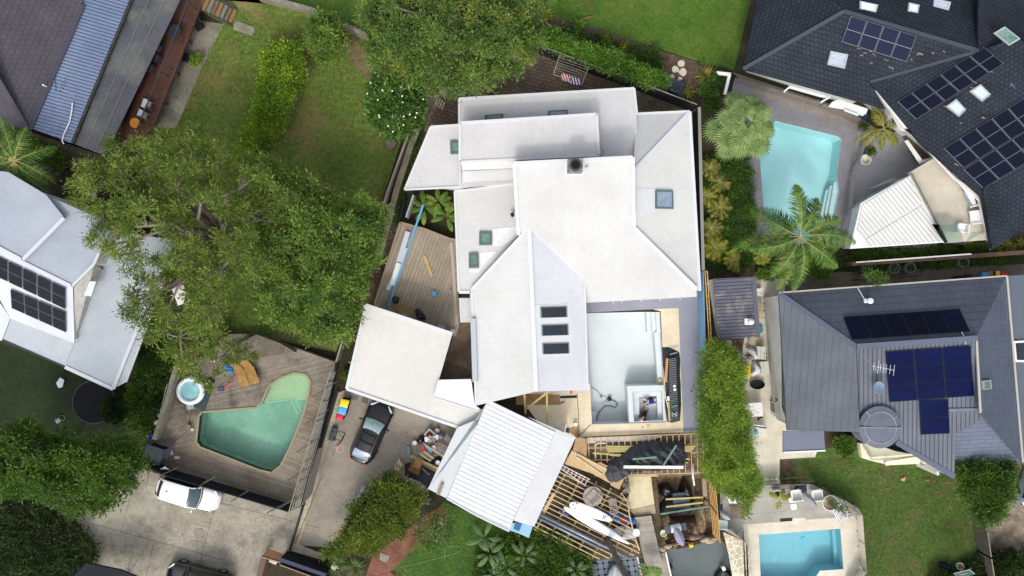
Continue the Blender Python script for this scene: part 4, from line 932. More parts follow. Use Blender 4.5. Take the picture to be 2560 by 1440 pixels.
# verandah at the south of the house
mb = MB().px([(2150,1110),(2240,1105),(2390,1155),(2348,1165),(2332,1158),(2225,1163),(2178,1152),(2155,1145)], .5, .5); obj('verandah', mb, M('verandah_cream', (236,226,200), None, rough=.7), t)
obj('verandah_glass', MB().slab([P(2154,1110,1.5), P(2178,1148,1.5), P(2180,1152,.55), P(2156,1114,.55)], .02).slab([P(2178,1150,1.5), P(2225,1152,1.5), P(2290,1142,1.5), P(2286,1138,.6), P(2180,1146,.6)], .02), GP, t)
obj('verandah_beam', MB().slab(PP([(2238,1104),(2246,1102),(2345,1165),(2335,1168)], 3.0), .2).box(P(2318,1172,1.4), (.16,.25,2.8)).box(P(2338,1168,1.4), (.22,.3,2.8)), M('white_paint', (0,0,0)), t)
# garden shed
s = thing('garden_shed', 'small grey ribbed-roof shed with a round white vent beside the blue wall', 'shed', P(1840,770,0))
roof(s, Plane((1783,697,2.5),(1884,692,2.6),(1796,848,2.5)), [(1783,697),(1884,692),(1895,843),(1796,848)], M('shed_iron', (98,100,112), (88,90,102), .6, .6, f=.08, c3=(148,134,124), sc3=1.1), ribs=(100,-6,.24,.03,.025), ribmat=M('shed_rib', (52,54,66)), t=.1, trim=((1,),.3,.05), trimmat=M('shed_trim', (92,94,106)))
walls(s, PP([(1783,697),(1884,692),(1895,843),(1796,848)], 2.4), 0, M('shed_wall', (136,134,130)), .15)
roof(s, flat(1.9), [(1770,700),(1786,698),(1798,846),(1790,828)], M('fibre_sheet', (150,150,146), (132,132,128), 1, .8, f=.08), name='side_roof', t=.05)
c = P(1874,804,2.6); obj('vent_base', MB().box(c + Vector((-.12,.0,.04)), (.5,.45,.08)), M('white_paint', (0,0,0)), s); obj('vent_cowl', MB().lathe(c, [(.12,0),(.12,.3),(.22,.32),(.22,.4),(.15,.5),(.001,.54)], 24), M('vent_cream', (226,222,210), None, rough=.4), s, smooth=True)
# roof fittings on the blue-grey house
def roofpipe(x, y, lab):
    c = pNth.at(x, y); mb = MB().box(c + Vector((0,0,.05)), (.5,.3,.1)).lathe(c, [(.1,0),(.1,.4),(.2,.42),(.2,.52),(.001,.6)], 20)
    tag(obj('flue', mb, M('white_plastic', (0,0,0)), smooth=False), lab, 'flue')
roofpipe(2168, 752, 'white capped flue with a square base on the north slope of the blue-grey roof')
tag(obj('roof_pole', MB().tube([pNth.at(2143,717,.1), pNth.at(2162,750,.2)], .035, 8), M('white_plastic', (0,0,0))), 'pale pole lying on the blue-grey roof beside the white flue', 'pole')
an = MB(); b0 = pFl.at(2190,925); tp = P(2190,922,6.9); an.tube([b0, tp], .02, 6)
ax0, ax1 = P(2182,915,6.8), P(2236,926,6.8); an.tube([ax0, ax1], .012, 5)
for k, l in ((.05,9),(.25,14),(.36,8),(.5,11),(.62,9),(.8,10),(.98,12)):
    c = lerp(ax0, ax1, k); v = Vector((.12, 1, 0)).normalized()*l*.03; an.tube([c-v, c+v], .014, 5)
an.tube([P(2158,888,5.4), P(2185,920,6.8)], .012, 5)
tag(obj('antenna', an, M('white_plastic', (0,0,0))), 'white many-armed television antenna beside the navy solar panels', 'antenna')
c = pFl.at(2196,968, .5); ds = MB().lathe(c, [(.001,.02),(.2,.05),(.4,.14),(.41,.15),(.2,.03),(.001,0)], 24, 0, 1, 1.1).tube([c, pFl.at(2190,950)], .025, 6).tube([c + Vector((0,0,.02)), c + Vector((.1,.2,.35))], .012, 5)
tag(obj('satellite_dish', ds, M('dish_blue_grey', (112,128,148), None, rough=.5), smooth=True), 'blue-grey satellite dish below the white antenna', 'satellite dish')
tag(obj('conduit', MB().tube([pNth.at(2404,829,.1), pNth.at(2412,845,.1), pFl.at(2415,862,.12)], .025, 6), M('white_plastic', (0,0,0))), 'short white conduit between the two sets of panels on the blue-grey roof', 'conduit')
# ---------------------------------------------------------------- trees and plants
holes1 = [[(540,745),(600,740),(640,800),(560,815)], [(690,760),(740,745),(770,800),(720,820)]]
def bigtree(name, label, poly, z0, z1, base, fork, fz, n, r, tufts, per, Ln, Wd, leaf, r0, nmain, holes=(), core=.45, tr=.17, margin=.3, bark=BARK, group=None, lift=0.0, **kw):
    bl = blobs(poly, z0, z1, n, .75, margin, holes, core); t = thing(name, label, 'tree', P(*base, 0), group)
    limbs(P(*base, 0), P(*fork, fz), bl, nmain, r0, bark, t, wob=.5, lift=lift)
    crown(bl, r, tufts, per, Ln, Wd, leaf, t, tr=tr, **kw); return t
bigtree('gum_tree', 'huge spreading olive-green gum tree with bare grey limbs, between the left house and the lawn',
     [(135,440),(170,400),(230,395),(250,335),(330,345),(390,310),(480,300),(530,335),(580,365),(650,380),(720,425),(740,500),(730,600),(700,680),(650,760),(560,800),(540,860),(470,925),(430,930),(380,860),(330,850),(290,790),(300,720),(320,690),(270,640),(185,600),(180,560),(235,545),(150,500)],
     3.4, 8.5, (572,600), (555,585), 3.8, 135, .54, 26, 12, .27, .065, LF_EUC, .36, 22, lift=1.05,
     holes=[[(540,740),(600,700),(690,700),(640,800),(540,840)],[(330,560),(440,545),(420,640),(330,640)],[(455,505),(545,490),(560,560),(540,620),(480,600)],[(400,690),(470,680),(480,750),(420,770)],[(560,420),(620,430),(600,500),(560,490)],[(230,470),(300,460),(310,520),(240,520)]], up=.05, flatk=.5, tr=.2, core=.55)
bigtree('leafy_tree', 'dense fresh green tree joining the right side of the big gum tree', 
     [(640,400),(770,440),(830,490),(900,480),(965,530),(950,590),(935,680),(900,760),(875,840),(840,875),(780,850),(640,800),(600,700),(620,600),(630,500)],
     2.8, 7.0, (810,655), (808,652), 2.8, 135, .56, 26, 12, .24, .085, LF_LUSH, .28, 16, holes=[[(680,730),(750,730),(770,790),(700,790)],[(600,620),(680,620),(680,690),(610,680)],[(780,560),(830,560),(830,620),(780,620)],[(800,740),(850,740),(840,790),(800,790)]], up=.1, flatk=.6, tr=.2)
bigtree('small_tree', 'thin straggly tree overhanging the weathered pool deck and hot tub',
     [(430,880),(520,850),(640,880),(640,900),(560,905),(545,960),(520,975),(480,960),(440,930)],
     3.0, 5.0, (560,850), (545,850), 3.0, 16, .42, 26, 8, .22, .065, LF_EUC, .10, 8, margin=.05, tr=.13)
bigtree('hillside_tree', 'broad grey-green tree filling the top centre above the brown paving',
     [(885,20),(930,-50),(1340,-60),(1360,20),(1352,100),(1330,150),(1285,180),(1245,200),(1180,215),(1120,225),(1060,215),(1010,185),(940,165),(905,130),(915,80)],
     3.0, 8.5, (1240,80), (1225,78), 4.6, 118, .56, 30, 12, .25, .075, LF_TOP, .32, 20, core=.5, up=.1, flatk=.6, tr=.2, holes=[[(1090,60),(1150,50),(1160,110),(1100,120)],[(1215,50),(1260,50),(1262,90),(1215,90)]])
bigtree('garden_tree', 'small round bright green tree beside the top lawn and timber fence',
     [(768,60),(795,20),(830,30),(855,70),(856,120),(830,148),(795,142),(768,105)], 1.2, 3.4, (812,85), (812,85), 1.2, 34, .42, 24, 8, .2, .08, LF_LUSH, .1, 7, margin=.12)
t = bigtree('frangipani_tree', 'rounded glossy green tree dotted with white flowers beside the boundary wall',
     [(918,240),(925,190),(960,165),(1010,170),(1050,205),(1062,250),(1050,310),(1010,335),(975,338),(935,310),(918,275)], 1.6, 4.0, (988,255), (988,255), 1.4, 70, .5, 20, 7, .36, .11, LF_GLOSS, .16, 10, margin=.2, bark=BARKP)
bl = blobs([(918,240),(925,190),(960,165),(1010,170),(1050,205),(1062,250),(1050,310),(1010,335),(975,338),(935,310),(918,275)], 3.6, 4.4, 46, .5, .1)
bl = bl[rng.permutation(len(bl))[:26]] + rng.normal(size=(26,3))*.25; mb = MB()
for p in bl:
    for k in range(5):
        a = k*1.2566; q = Vector(p) + Vector((math.cos(a)*.035, math.sin(a)*.035, .02)); mb.face([Vector(p), q + Vector((-.03*math.sin(a), .03*math.cos(a), 0)), q*1 + Vector((math.cos(a)*.03, math.sin(a)*.03, .02)), q + Vector((.03*math.sin(a), -.03*math.cos(a), 0))])
o = obj('flowers', mb, PETAL, t); o['kind'] = 'stuff'
bushmass('hedge', 'thick light green clipped hedge along the west lawn', 'hedge', [(662,120),(698,104),(738,110),(757,160),(760,190),(735,215),(722,262),(700,320),(660,360),(640,405),(585,402),(600,350),(625,290),(640,240),(655,190),(650,150)], .4, 1.9, 150, .36, 26, 9, .16, .09, LF_HEDGE, up=.8)
bigtree('dark_tree', 'large dark green tree in the bottom left corner beside the concrete driveway',
     [(-40,1085),(60,1055),(120,1080),(200,1100),(300,1110),(350,1150),(342,1195),(310,1235),(240,1285),(160,1290),(90,1270),(50,1240),(-40,1250)],
     3.0, 7.5, (150,1150), (150,1155), 3, 110, .7, 32, 11, .24, .09, LF_DARK, .28, 12, up=.15, flatk=.6)
bigtree('garden_shrub', 'bushy green shrub beside the front driveway and white builder bags',
     [(868,1290),(876,1258),(905,1250),(935,1205),(975,1190),(1000,1205),(1035,1215),(1058,1250),(1040,1290),(1015,1300),(1010,1340),(960,1360),(930,1385),(880,1385),(800,1395),(815,1370),(862,1330)],
     1.0, 3.4, (950,1285), (950,1285), .8, 95, .42, 26, 9, .2, .08, LF_SHRUB, .12, 10, margin=.15)
bigtree('lemon_tree', 'small sparse twiggy tree on the front lawn by the brick path',
     [(1030,1300),(1070,1290),(1110,1285),(1130,1310),(1125,1340),(1105,1370),(1070,1375),(1040,1345)], 1.2, 2.8, (1078,1335), (1076,1332), .8, 26, .3, 12, 6, .16, .07, LF_MID, .08, 9, margin=.08, bark=M('pale_bark', (170,160,140)))
bushmass('bamboo_hedge', 'tall feathery yellow-green bamboo hedge along the blue wall', 'hedge', [(1772,875),(1800,858),(1845,880),(1872,925),(1862,985),(1878,1040),(1884,1110),(1897,1170),(1900,1200),(1888,1240),(1850,1225),(1805,1225),(1775,1195),(1762,1100),(1758,1000),(1762,930)], 1.2, 5.0, 190, .5, 26, 10, .2, .05, LF_BAMBOO, up=.1, tr=.16, core=.4)
bushmass('bamboo_clump', 'small wispy bamboo sprays leaning out over the silver deck', 'bamboo', [(1800,1225),(1850,1222),(1898,1190),(1905,1205),(1880,1255),(1868,1290),(1858,1285),(1850,1250),(1815,1240)], 2.0, 3.4, 26, .3, 20, 8, .18, .05, LF_BAMBOO, margin=.02, tr=.12)
bigtree('evergreen_tree', 'dark green tree under the lower right corner of the blue-grey roof',
     [(2395,1168),(2470,1158),(2550,1160),(2548,1200),(2535,1215),(2545,1250),(2515,1262),(2522,1290),(2498,1300),(2480,1320),(2458,1290),(2442,1262),(2410,1240),(2420,1210)], 2.0, 4.6, (2470,1215), (2468,1213), 1.6, 60, .42, 26, 9, .22, .08, LF_DARK, .16, 8, margin=.08, flatk=.6)
bushmass('hedge', 'bright leafy green hedge behind the black boundary fence', 'hedge', [(1352,85),(1385,75),(1440,105),(1520,130),(1600,165),(1665,190),(1662,215),(1615,208),(1550,185),(1480,158),(1400,122),(1355,110)], .9, 2.4, 110, .34, 24, 8, .19, .08, LF_NEH, margin=.08)
# garden bed shrubs beside the north pool and lawns
beds = [('shrub','low round light green shrub at the edge of the north lawn bed',(1447,72),.4,LF_NEH),('shrub','small bright lime shrub in the mulch bed above the hedge',(1515,110),.32,LF_HEDGE),
 ('shrub','tiny yellow-green shrub in the middle of the mulch bed',(1558,125),.24,LF_YEL),('shrub','dark clipped ball shrub in the mulch bed',(1602,155),.45,LF_DARK),('shrub','mid-green mound beside the white stepping stones',(1632,140),.4,LF_MID),
 ('shrub','dark green ball shrub nearest the grey mat in the mulch bed',(1645,172),.38,LF_DARK),('shrub','dull green tuft behind the bright hedge',(1555,140),.42,LF_DARK),
 ('shrub','broad-leaved green shrub between the fan palm and the shed path',(1845,430),.85,LF_BED),('shrub','rounded green shrub in the east bed by the pool corner',(1838,480),.75,LF_BED),('shrub','low green clump beside the north pool paving',(1868,530),.5,LF_NEH),
 ('shrub','dark green shrub at the bottom of the east bed',(1858,650),.7,LF_MID),('shrub','green leafy mound below the royal palm',(2040,665),1.1,LF_NEH),('shrub','leafy green mound under the left fronds of the royal palm',(1940,668),.8,LF_BED),
 ('shrub','bright green low shrub beside the concrete ring pots',(1905,690),.6,LF_NEH),('shrub','green shrub with gold edges growing on the old concrete patio',(497,155),.42,LF_HEDGE),('shrub','dark green shrub in the corner below the round turret',(2100,1110),.9,LF_DARK),
 ('shrub','dark shrub at the lower end of the gum tree shade',(375,900),1.0,LF_DARK),('shrub','deep green shrub beside the trampoline',(300,1020),1.1,LF_DARK2),('shrub','fern-like green clump at the corner of the pool deck',(560,822),.7,LF_DARK),('shrub','green clump growing through the deck corner by the white garage',(868,935),.3,LF_LUSH),
 ('shrub','dark green undergrowth mound at the far bottom right',(2500,1400),1.3,LF_DARK2),('shrub','olive undergrowth clump below the basketball backboard',(2350,1450),1.1,LF_DARK2),('shrub','trailing dark creeper at the right end of the ring pots',(2160,645),.0,LF_DARK)]
for nm, lab, (x, y), r_, lf in beds:
    if r_ <= 0: continue
    c = P(x, y, 0); t = thing(nm, lab, 'shrub', c); n = max(5, int(r_*r_*34)); a = rng.uniform(0, 6.28, n); d = np.sqrt(rng.uniform(0, 1, n))*r_*.8
    bl = np.column_stack([c.x+d*np.cos(a), c.y+d*np.sin(a), .15+r_*.9*np.sqrt(1-(d/r_)**2*.9)]); crown(bl, .24, 20, 7, .17, .075, lf, t, name='foliage', tr=.07)
    obj('stem', MB().tube([c, c + Vector((.03,0,r_*.6))], .03, 6), BARKD, t)
# undergrowth masses
def ground_cover(name, label, poly, z1, n, r, lf, Ln=.26, Wd=.09, tufts=16, per=7):
    bl = blobs(poly, .1, z1, n, .3, .05, core=.5); o = crown(bl, r, tufts, per, Ln, Wd, lf, None, name=name, tr=.12); tag(o, label, 'undergrowth', kind='stuff'); return o
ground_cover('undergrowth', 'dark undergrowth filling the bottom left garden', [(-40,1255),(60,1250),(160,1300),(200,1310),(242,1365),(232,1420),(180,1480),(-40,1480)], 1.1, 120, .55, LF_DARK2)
ground_cover('undergrowth', 'dark leafy growth under the gum tree by the left house', [(360,850),(430,840),(450,900),(400,1000),(370,1090),(330,1060),(320,1000),(350,940)], .9, 60, .45, LF_DARK)
ground_cover('undergrowth', 'green leafy growth along the wall under the fan-shaped palm at left', [(40,340),(100,355),(170,395),(150,430),(60,430),(0,400)], .9, 60, .4, LF_LUSH)
ground_cover('undergrowth', 'dark garden growth below the timber joist frame', [(1350,1330),(1400,1340),(1475,1400),(1480,1480),(1180,1480),(1200,1380),(1280,1345)], .8, 120, .4, LF_DARK)
ground_cover('undergrowth', 'creeping plants beside the ring pots on the side path', [(2060,650),(2200,640),(2560,622),(2570,645),(2400,665),(2150,680)], .4, 60, .25, LF_MID, .18, .07)
ground_cover('undergrowth', 'mixed green plants below the white terrace wall', [(2130,628),(2330,622),(2480,615),(2475,628),(2300,640),(2140,645)], .5, 40, .25, LF_MID, .18, .07)
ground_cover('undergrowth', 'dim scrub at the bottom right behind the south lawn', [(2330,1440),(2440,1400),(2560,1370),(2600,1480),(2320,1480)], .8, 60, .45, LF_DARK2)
ground_cover('undergrowth', 'green weeds on the strip between the garden walls', [(1035,330),(1055,330),(1000,560),(985,560)], .25, 26, .16, LF_MID, .14, .06)
ground_cover('undergrowth', 'mixed green and yellow leafy growth filling the palm bed by the black lattice fence', [(1756,395),(1868,392),(1885,520),(1888,600),(1845,670),(1764,672)], .55, 150, .3, LF_BED, .2, .06)
ground_cover('undergrowth', 'low green patches in the mulch bed above the bright hedge', [(1400,62),(1500,88),(1610,120),(1655,150),(1640,170),(1560,150),(1440,105)], .3, 40, .2, LF_MID, .15, .06)
# palms
palm('palm_tree', 'feathery palm at the left edge with a straw-coloured heart', 'palm', (145,428), (37,402), 5.0, 13, 3.4, [LF_PALM, LF_RIB], BARKP, r0=.24, ll=.75, azs=[math.radians(a) for a in (95,130,60,160,20,195,-15,230,-50,265,-80,300,110)])
c = P(37,402,5.0); mb = MB()
for k in range(26):
    a = random.uniform(0,6.28); mb.tube([c, c + Vector((math.cos(a)*.3, math.sin(a)*.3, .15)), c + Vector((math.cos(a)*.6, math.sin(a)*.6, -.15))], .03, 4)
o = obj('flower_heads', mb, M('straw', (178,158,108))); o.parent = bpy.data.objects['palm_tree']; o.location = o.location - bpy.data.objects['palm_tree'].location
palm('royal_palm', 'tall dark-trunked palm with long arching fronds over the corner of the cyan pool', 'palm', (1900,595), (1998,592), 6.0, 13, 4.1, [LF_PALM, LF_RIB], BARKP, r0=.17, ll=.95, lw=.065, nl=52,
     azs=[math.radians(a) for a in (93,66,36,10,-22,-40,-76,-92,-112,-150,176,156,118)], rise=(.2,.6), droop=(.6,1.05))
palm('small_palm', 'small yellowing palm in the grey courtyard beside the black roof', 'palm', (2195,325), (2208,322), 2.6, 9, 2.1, [LF_PALM2, LF_RIB], BARKP, r0=.09, ll=.55, nl=28,
     azs=[math.radians(a) for a in (120,100,35,-30,-55,-100,-150,190,75)], rise=(.1,.4), droop=(.4,.7))
palm('leaning_palm', 'bare grey palm trunk leaning across the joist frame towards the bottom edge', 'palm', (1512,1338), (1590,1490), 7.5, 8, 2.6, [LF_PALM, LF_RIB], M('grey_trunk', (112,106,98), (88,84,78), 3, .9, bump=.02, bs=14), r0=.19, azs=[math.radians(a) for a in (-90,-60,-30,0,-120,-150,180,62)])
t = thing('potted_palm', 'single upright palm tuft beside the foot of the grey jetty', 'palm', P(1630,1460,-.5))
obj('trunk', MB().tube([P(1630,1460,-.5), P(1632,1455,1.4)], .08, 8), BARKP, t)
for k in range(9): frond(t, P(1632,1450,1.4), math.radians(60+k*8), random.uniform(1.0,1.35), .5, .35, 18, .45, .06, [LF_NEH, LF_RIB])
# fan palm beside the north pool
t = thing('fan_palm', 'big round pale green fan palm between the white roof and the cyan pool', 'palm', P(1838,335,0))
tp = P(1856,312,3.6); obj('trunk', MB().tube([P(1838,335,0), lerp(P(1838,335,0), tp, .5), tp], [.26,.22,.2], 12), BARKP, t)
for k in range(22):
    mb = MB(); lv = k/21; fanleaf(mb, tp + Vector((0,0,.7*(1-lv))), k*2.39996+random.uniform(-.25,.25), .6+1.35*lv**.6, random.uniform(.8,1.15), random.uniform(.75,1.05)-1.2*lv, 24); obj('frond', mb, [LF_FAN, LF_RIB], t)
# cordylines and small palms in the east bed
spots = [(1775,420,1.0,'yellow-green young palm under the lower edge of the fan palm'),(1800,455,1.1,'feathery young palm beside the black lattice fence, second from the fan palm'),(1770,490,.95,'golden young palm hugging the fence, level with the square skylight'),
 (1800,520,1.25,'large olive young palm in the middle of the east bed'),(1778,570,1.0,'young palm with drooping tips left of the pool corner'),(1790,620,1.35,'broad yellow young palm near the bottom of the east bed'),(1840,650,1.1,'yellow palm tuft just above the grey shed'),(1905,640,.9,'yellow palm tuft just below the royal palm shadow')]
for i, (x, y, r_, lab) in enumerate(spots):
    t = thing('young_palm', lab, 'palm', P(x, y, 0), 'young palms in the bed beside the white house')
    obj('trunk', MB().tube([P(x, y, 0), P(x, y, .7)], .06, 7), BARKP, t)
    for k in range(13): frond(t, P(x, y, .7), k*2.39996+i, r_*random.uniform(.85,1.1), random.uniform(.2,.7), .55, 20, r_*.33, .05, [LF_YEL if i in (2,5,6,7) else LF_PALM2, LF_RIB])
# strappy plants
def strap(name, lab, x, y, n, L, w_, mat, cat='plant', group=None, z=0, flower=None, **kw):
    t = thing(name, lab, cat, P(x, y, z), group); rosette(t, P(x, y, z+.1), n, L, w_, mat, **kw)
    if flower:
        mb = MB()
        for k in range(40):
            a = random.uniform(0,6.28); d_ = random.uniform(0,.28); mb.ball(P(x,y,z) + Vector((math.cos(a)*d_, math.sin(a)*d_, .95-d_)), .035, 0, 4)
        obj('flower', mb, flower, t)
    return t
YUC = leafmat('leaf_yucca', (108,128,66), (82,104,52), 1.4); AGA = leafmat('leaf_agave', (128,132,96), (96,106,78), 1.4)
strap('yucca', 'spiky green yucca with a cream flower head at the bottom of the driveway', 842,1408,110,1.15,.07,YUC, flower=M('cream_flower', (240,232,190)))
strap('yucca', 'spiky green yucca without flowers, beside the flowering one', 888,1415,110,1.1,.07,YUC)
strap('yucca', 'half-hidden green yucca against the front fence, left of the flowering one', 812,1420,70,.9,.07,LF_MID)
strap('agave', 'pale spiky agave in the dark bottom left garden', 158,1320,40,.95,.12,AGA); strap('agave', 'smaller pale agave nearest the concrete driveway edge', 206,1367,36,.7,.1,AGA)
strap('flax_plant', 'arching yellow-green flax plant near the white frame', 1768,190,40,1.15,.09,LF_YEL); strap('flax_plant', 'flax plant with broad arching blades beside the grey mat', 1712,228,26,1.2,.1,LF_YEL)
strap('flax_plant', 'small reddish-green flax at the lawn corner', 1750,160,24,.6,.06,LF_BED)
for i, (x, y) in enumerate([(2420,612),(2445,618),(2468,610),(2492,622),(2512,608),(2530,618),(2552,606)]):
    strap('bromeliad', 'golden strappy plant below the black roof, number %s from the balcony' % ('first','second','third','fourth','fifth','sixth','seventh')[i], x, y, 46, .55, .05, LF_YEL, group='golden strappy plants below the black roof')
for i, (x, y, lab) in enumerate([(1845,395,'grey-green rosette plant at the top of the pool bed'),(1848,515,'silver rosette plant between the shrubs of the east bed'),(1870,560,'green rosette plant nearest the pool paving')]):
    strap('rosette_plant', lab, x, y, 34, .5, .09, (AGA, AGA, LF_BED)[i])
strap('fern', 'palm-like fern rising beside the trampoline', 335,1050,70,1.6,.07,LF_DARK, rise=(.1,.9)); strap('fern', 'olive fern at the left of the pool deck, above the blue bucket', 345,1085,50,1.3,.07,LF_MID, rise=(.1,.9))
strap('fern', 'pale fern clump in the bottom right corner', 2540,1425,40,1.4,.07,LF_PALM, rise=(.1,.9))
# broad-leaved plants
def paddle(name, lab, x, y, n, L, w_, mat, z0=1.0, cat='plant'):
    t = thing(name, lab, cat, P(x, y, 0)); st = MB()
    for k in range(n):
        a = k*2.39996 + random.uniform(-.3,.3); h_ = Vector((math.cos(a), math.sin(a), 0)); s_ = Vector((-h_.y, h_.x, 0)); o_ = P(x, y, z0*random.uniform(.7,1.1)) + h_*random.uniform(.1,.35); l = L*random.uniform(.7,1.1); st.tube([P(x, y, 0), o_], .03, 5)
        mb = MB(); N = 7; r_ = random.uniform(.25,.6)
        def q(u, v): tt = u; ww = w_*math.sin(math.pi*min(1,.06+tt*.94))**.55; return o_ + h_*(l*tt) + s_*((v-.5)*ww) + Vector((0,0,l*(r_*tt-.8*tt*tt) - abs(v-.5)*ww*.3 + random.uniform(-.015,.015)))
        mb.grid(q, N, 4); obj('leaf', mb, mat, t)
    obj('stem', st, LF_RIB, t); return t
for x, y, n, lab in ((1062,520,10,'banana plant with torn leaves below the west roof eave'),(1095,505,11,'banana plant with yellowing leaves in the gap between the roofs'),(1118,540,7,'small banana plant against the side wall of the white house')):
    paddle('banana_plant', lab, x, y, n, 1.15, .36, LF_BAN)
for x, y, n, L_, lab in ((1225,1385,9,1.2,'bird-of-paradise plant with grey-green leaves left of the bottom garden'),(1265,1420,10,1.25,'bird-of-paradise plant with broad split leaves at the bottom edge'),(1310,1390,9,1.1,'bird-of-paradise plant nearest the joist frame'),(1235,1440,8,1.2,'bird-of-paradise plant cut by the bottom edge'),(1210,1345,6,1.2,'bird-of-paradise plant reaching onto the front lawn'),(1440,1425,8,.7,'low broad-leaved plant beside the sea wall')):
    paddle('bird_of_paradise', lab, x, y, n, L_, .34, LF_STR)
# ---------------------------------------------------------------- materials for objects
K = lambda n, c, c2=None, **k: M(n, c, c2, **k)
m_tim = K('pale_timber', (212,192,156), (194,168,130), sc=2, rough=.75, isl=.1, f=.1); m_tim2 = K('treated_timber', (196,182,122), (176,164,104), sc=2, rough=.75, isl=.12, f=.1)
m_ply = K('plywood', (206,180,138), (192,162,118), sc=1.2, rough=.75, f=.12, isl=.05); m_plyp = K('pale_plywood', (222,212,178), (204,190,150), sc=1.4, rough=.8, f=.12)
m_grn = K('green_treated', (126,156,134), (106,136,116), sc=3, rough=.7); m_whp = K('white_board', (236,236,232), None, rough=.5)
m_blk = K('black_plastic_sheet', (54,60,68), (34,38,44), sc=3, rough=.4, f=.3, spec=.5, bump=.12, bs=4); m_bag = K('black_bag', (24,26,30), None, rough=.3, spec=.6)
m_pvc = K('pvc', (226,226,224), None, rough=.35); m_alu = K('aluminium', (198,196,200), None, rough=.35, met=.3); m_gal = K('galvanised', (142,150,160), (126,134,146), sc=3, rough=.4, met=.4)
m_fd = K('black_fence', (44,46,54), (34,36,42), sc=1, rough=.7, st=[(1,.35,.16,.2,0,.12)]); m_fg = K('grey_fence', (146,138,124), (122,114,102), sc=1.5, rough=.9, f=.2)
m_slat = K('silver_slat', (148,146,134), (124,122,112), sc=2, rough=.8); m_dscr = K('black_screen', (30,32,42), (24,26,34), sc=.6, rough=.8, f=.08)
m_white = K('white_plastic2', (238,238,236), None, rough=.4); m_blackp = K('black_plastic', (26,27,30), None, rough=.45); m_card = K('cardboard', (176,140,98), (160,124,84), sc=2, rough=.9)
m_blue = K('blue_plastic', (38,110,190), None, rough=.4); m_yel = K('yellow_plastic', (240,204,40), None, rough=.4); m_red = K('red_plastic', (206,48,62), None, rough=.4); m_bluel = K('light_blue_plastic', (84,166,226), None, rough=.4)
m_wall = K('boundary_concrete', (150,142,124), (122,114,98), sc=1, rough=.9, f=.2, c3=(92,96,66), sc3=.8)
def fence(name, lab, pts, zt, mat, h=None, th=.06, cat='fence', cap=None, posts=0, pmat=None, rails=()):
    """upright fence along its top edge traced in the photo at height zt"""
    q = PP(pts, zt); h = h or zt; t = thing(name, lab, cat, (q[0].x, q[0].y, zt-h)); mb = MB()
    for a, b in zip(q, q[1:]): mb.bar(a - Vector((0,0,h/2)), b - Vector((0,0,h/2)), th, h)
    obj('panel', mb, mat, t)
    if cap:
        mb = MB()
        for a, b in zip(q, q[1:]): mb.bar(a + Vector((0,0,.02)), b + Vector((0,0,.02)), cap[0], .05)
        obj('cap_rail', mb, cap[1], t)
    if posts:
        for a, b in zip(q, q[1:]):
            n = max(1, int((b-a).length/posts))
            for k in range(n+1):
                p = lerp(a, b, k/n); obj('post', MB().box(p - Vector((0,0,h/2-.04)), (.1,.1,h+.08)), pmat or mat, t)
    return t
fence('boundary_fence', 'black sheet fence running diagonally behind the bright green hedge', [(1356,116),(1440,148),(1590,203),(1744,262)], 2.0, m_fd, cap=(.07, m_slat), posts=2.4, pmat=m_blackp)
fence('side_fence', 'black lattice fence between the white house and the palm bed', [(1748,268),(1752,450),(1758,676)], 1.9, K('lattice', (60,54,50), (46,42,40), sc=2, st=[(1,.0,.12,.4,0,.3)]), cap=(.22, K('grey_cap', (150,146,144))), th=.05)
t = fence('blue_fence', 'pale blue panel fence with a raw timber frame beside the grey slab', [(1758,678),(1764,880),(1768,1088)], 1.8, K('blue_board', (128,172,204), (118,162,196), sc=.8, rough=.7, st=[(1,0,1.6,.2,0,.02)]), cat='fence')
rb = MB(); a, b = P(1762,678,1.8), P(1776,905,1.8)
for k in (0, .16): rb.bar(a + Vector((k,0,.03)), b + Vector((k,0,.03)), .06, .09)
for k in range(8): q = lerp(a, b, k/7.3); rb.bar(q, q + Vector((.2,0,0)), .06, .08)
obj('timber_frame', rb, K('raw_timber', (224,184,116), (206,162,92), sc=3), t)
# timber lath screen at the bay
t = thing('lath_screen', 'upright raw timber lath screen between the dug pit and the silver deck', 'screen', P(1790,1290,0))
q0, q1 = P(1788,1212,2.2), P(1800,1357,2.2); mb = MB()
for z in (2.2,1.75,1.3,.85,.4): mb.bar(q0 - Vector((0,0,2.2-z)), q1 - Vector((0,0,2.2-z)), .045, .045)
for k in range(15): q = lerp(q0, q1, k/14) + Vector((.03,0,0)); mb.box((q.x, q.y, 1.1), (.03,.05,2.2))
obj('laths', mb, K('raw_timber', (0,0,0)), t); obj('brace', MB().bar(P(1768,1250,1.2), P(1792,1285,2.3), .08, .08), K('brown_timber', (120,84,50)), t)
# west boundary
fence('paling_fence', 'weathered grey paling fence between the west lawn and the white house', [(1024,326),(968,480),(935,590),(880,775),(840,905)], 1.3, m_fg, th=.08, cap=(.12, K('grey_cap2', (146,140,128))))
mb = MB(); q = PP([(1092,236),(1068,262),(1030,355),(992,470),(975,540),(945,650)], .7)
for a, b in zip(q, q[1:]): mb.bar(a - Vector((0,0,.35)), b - Vector((0,0,.35)), .42, .7)
tag(obj('boundary_wall', mb, m_wall), 'low pale concrete wall beside the white house and the paling fence', 'wall')
fence('grey_fence', 'wavy grey timber fence crossing the top between two lawns', [(640,-14),(700,2),(780,24),(850,56),(915,88)], 1.3, m_fg, th=.18, cap=(.3, K('wavy_cap', (150,146,136), (120,116,106), sc=3, st=[(1,.5,.12,.2,0,.3)])))
mb = MB(); q = PP([(768,168),(752,205),(728,255),(700,320),(672,372),(654,408)], .35)
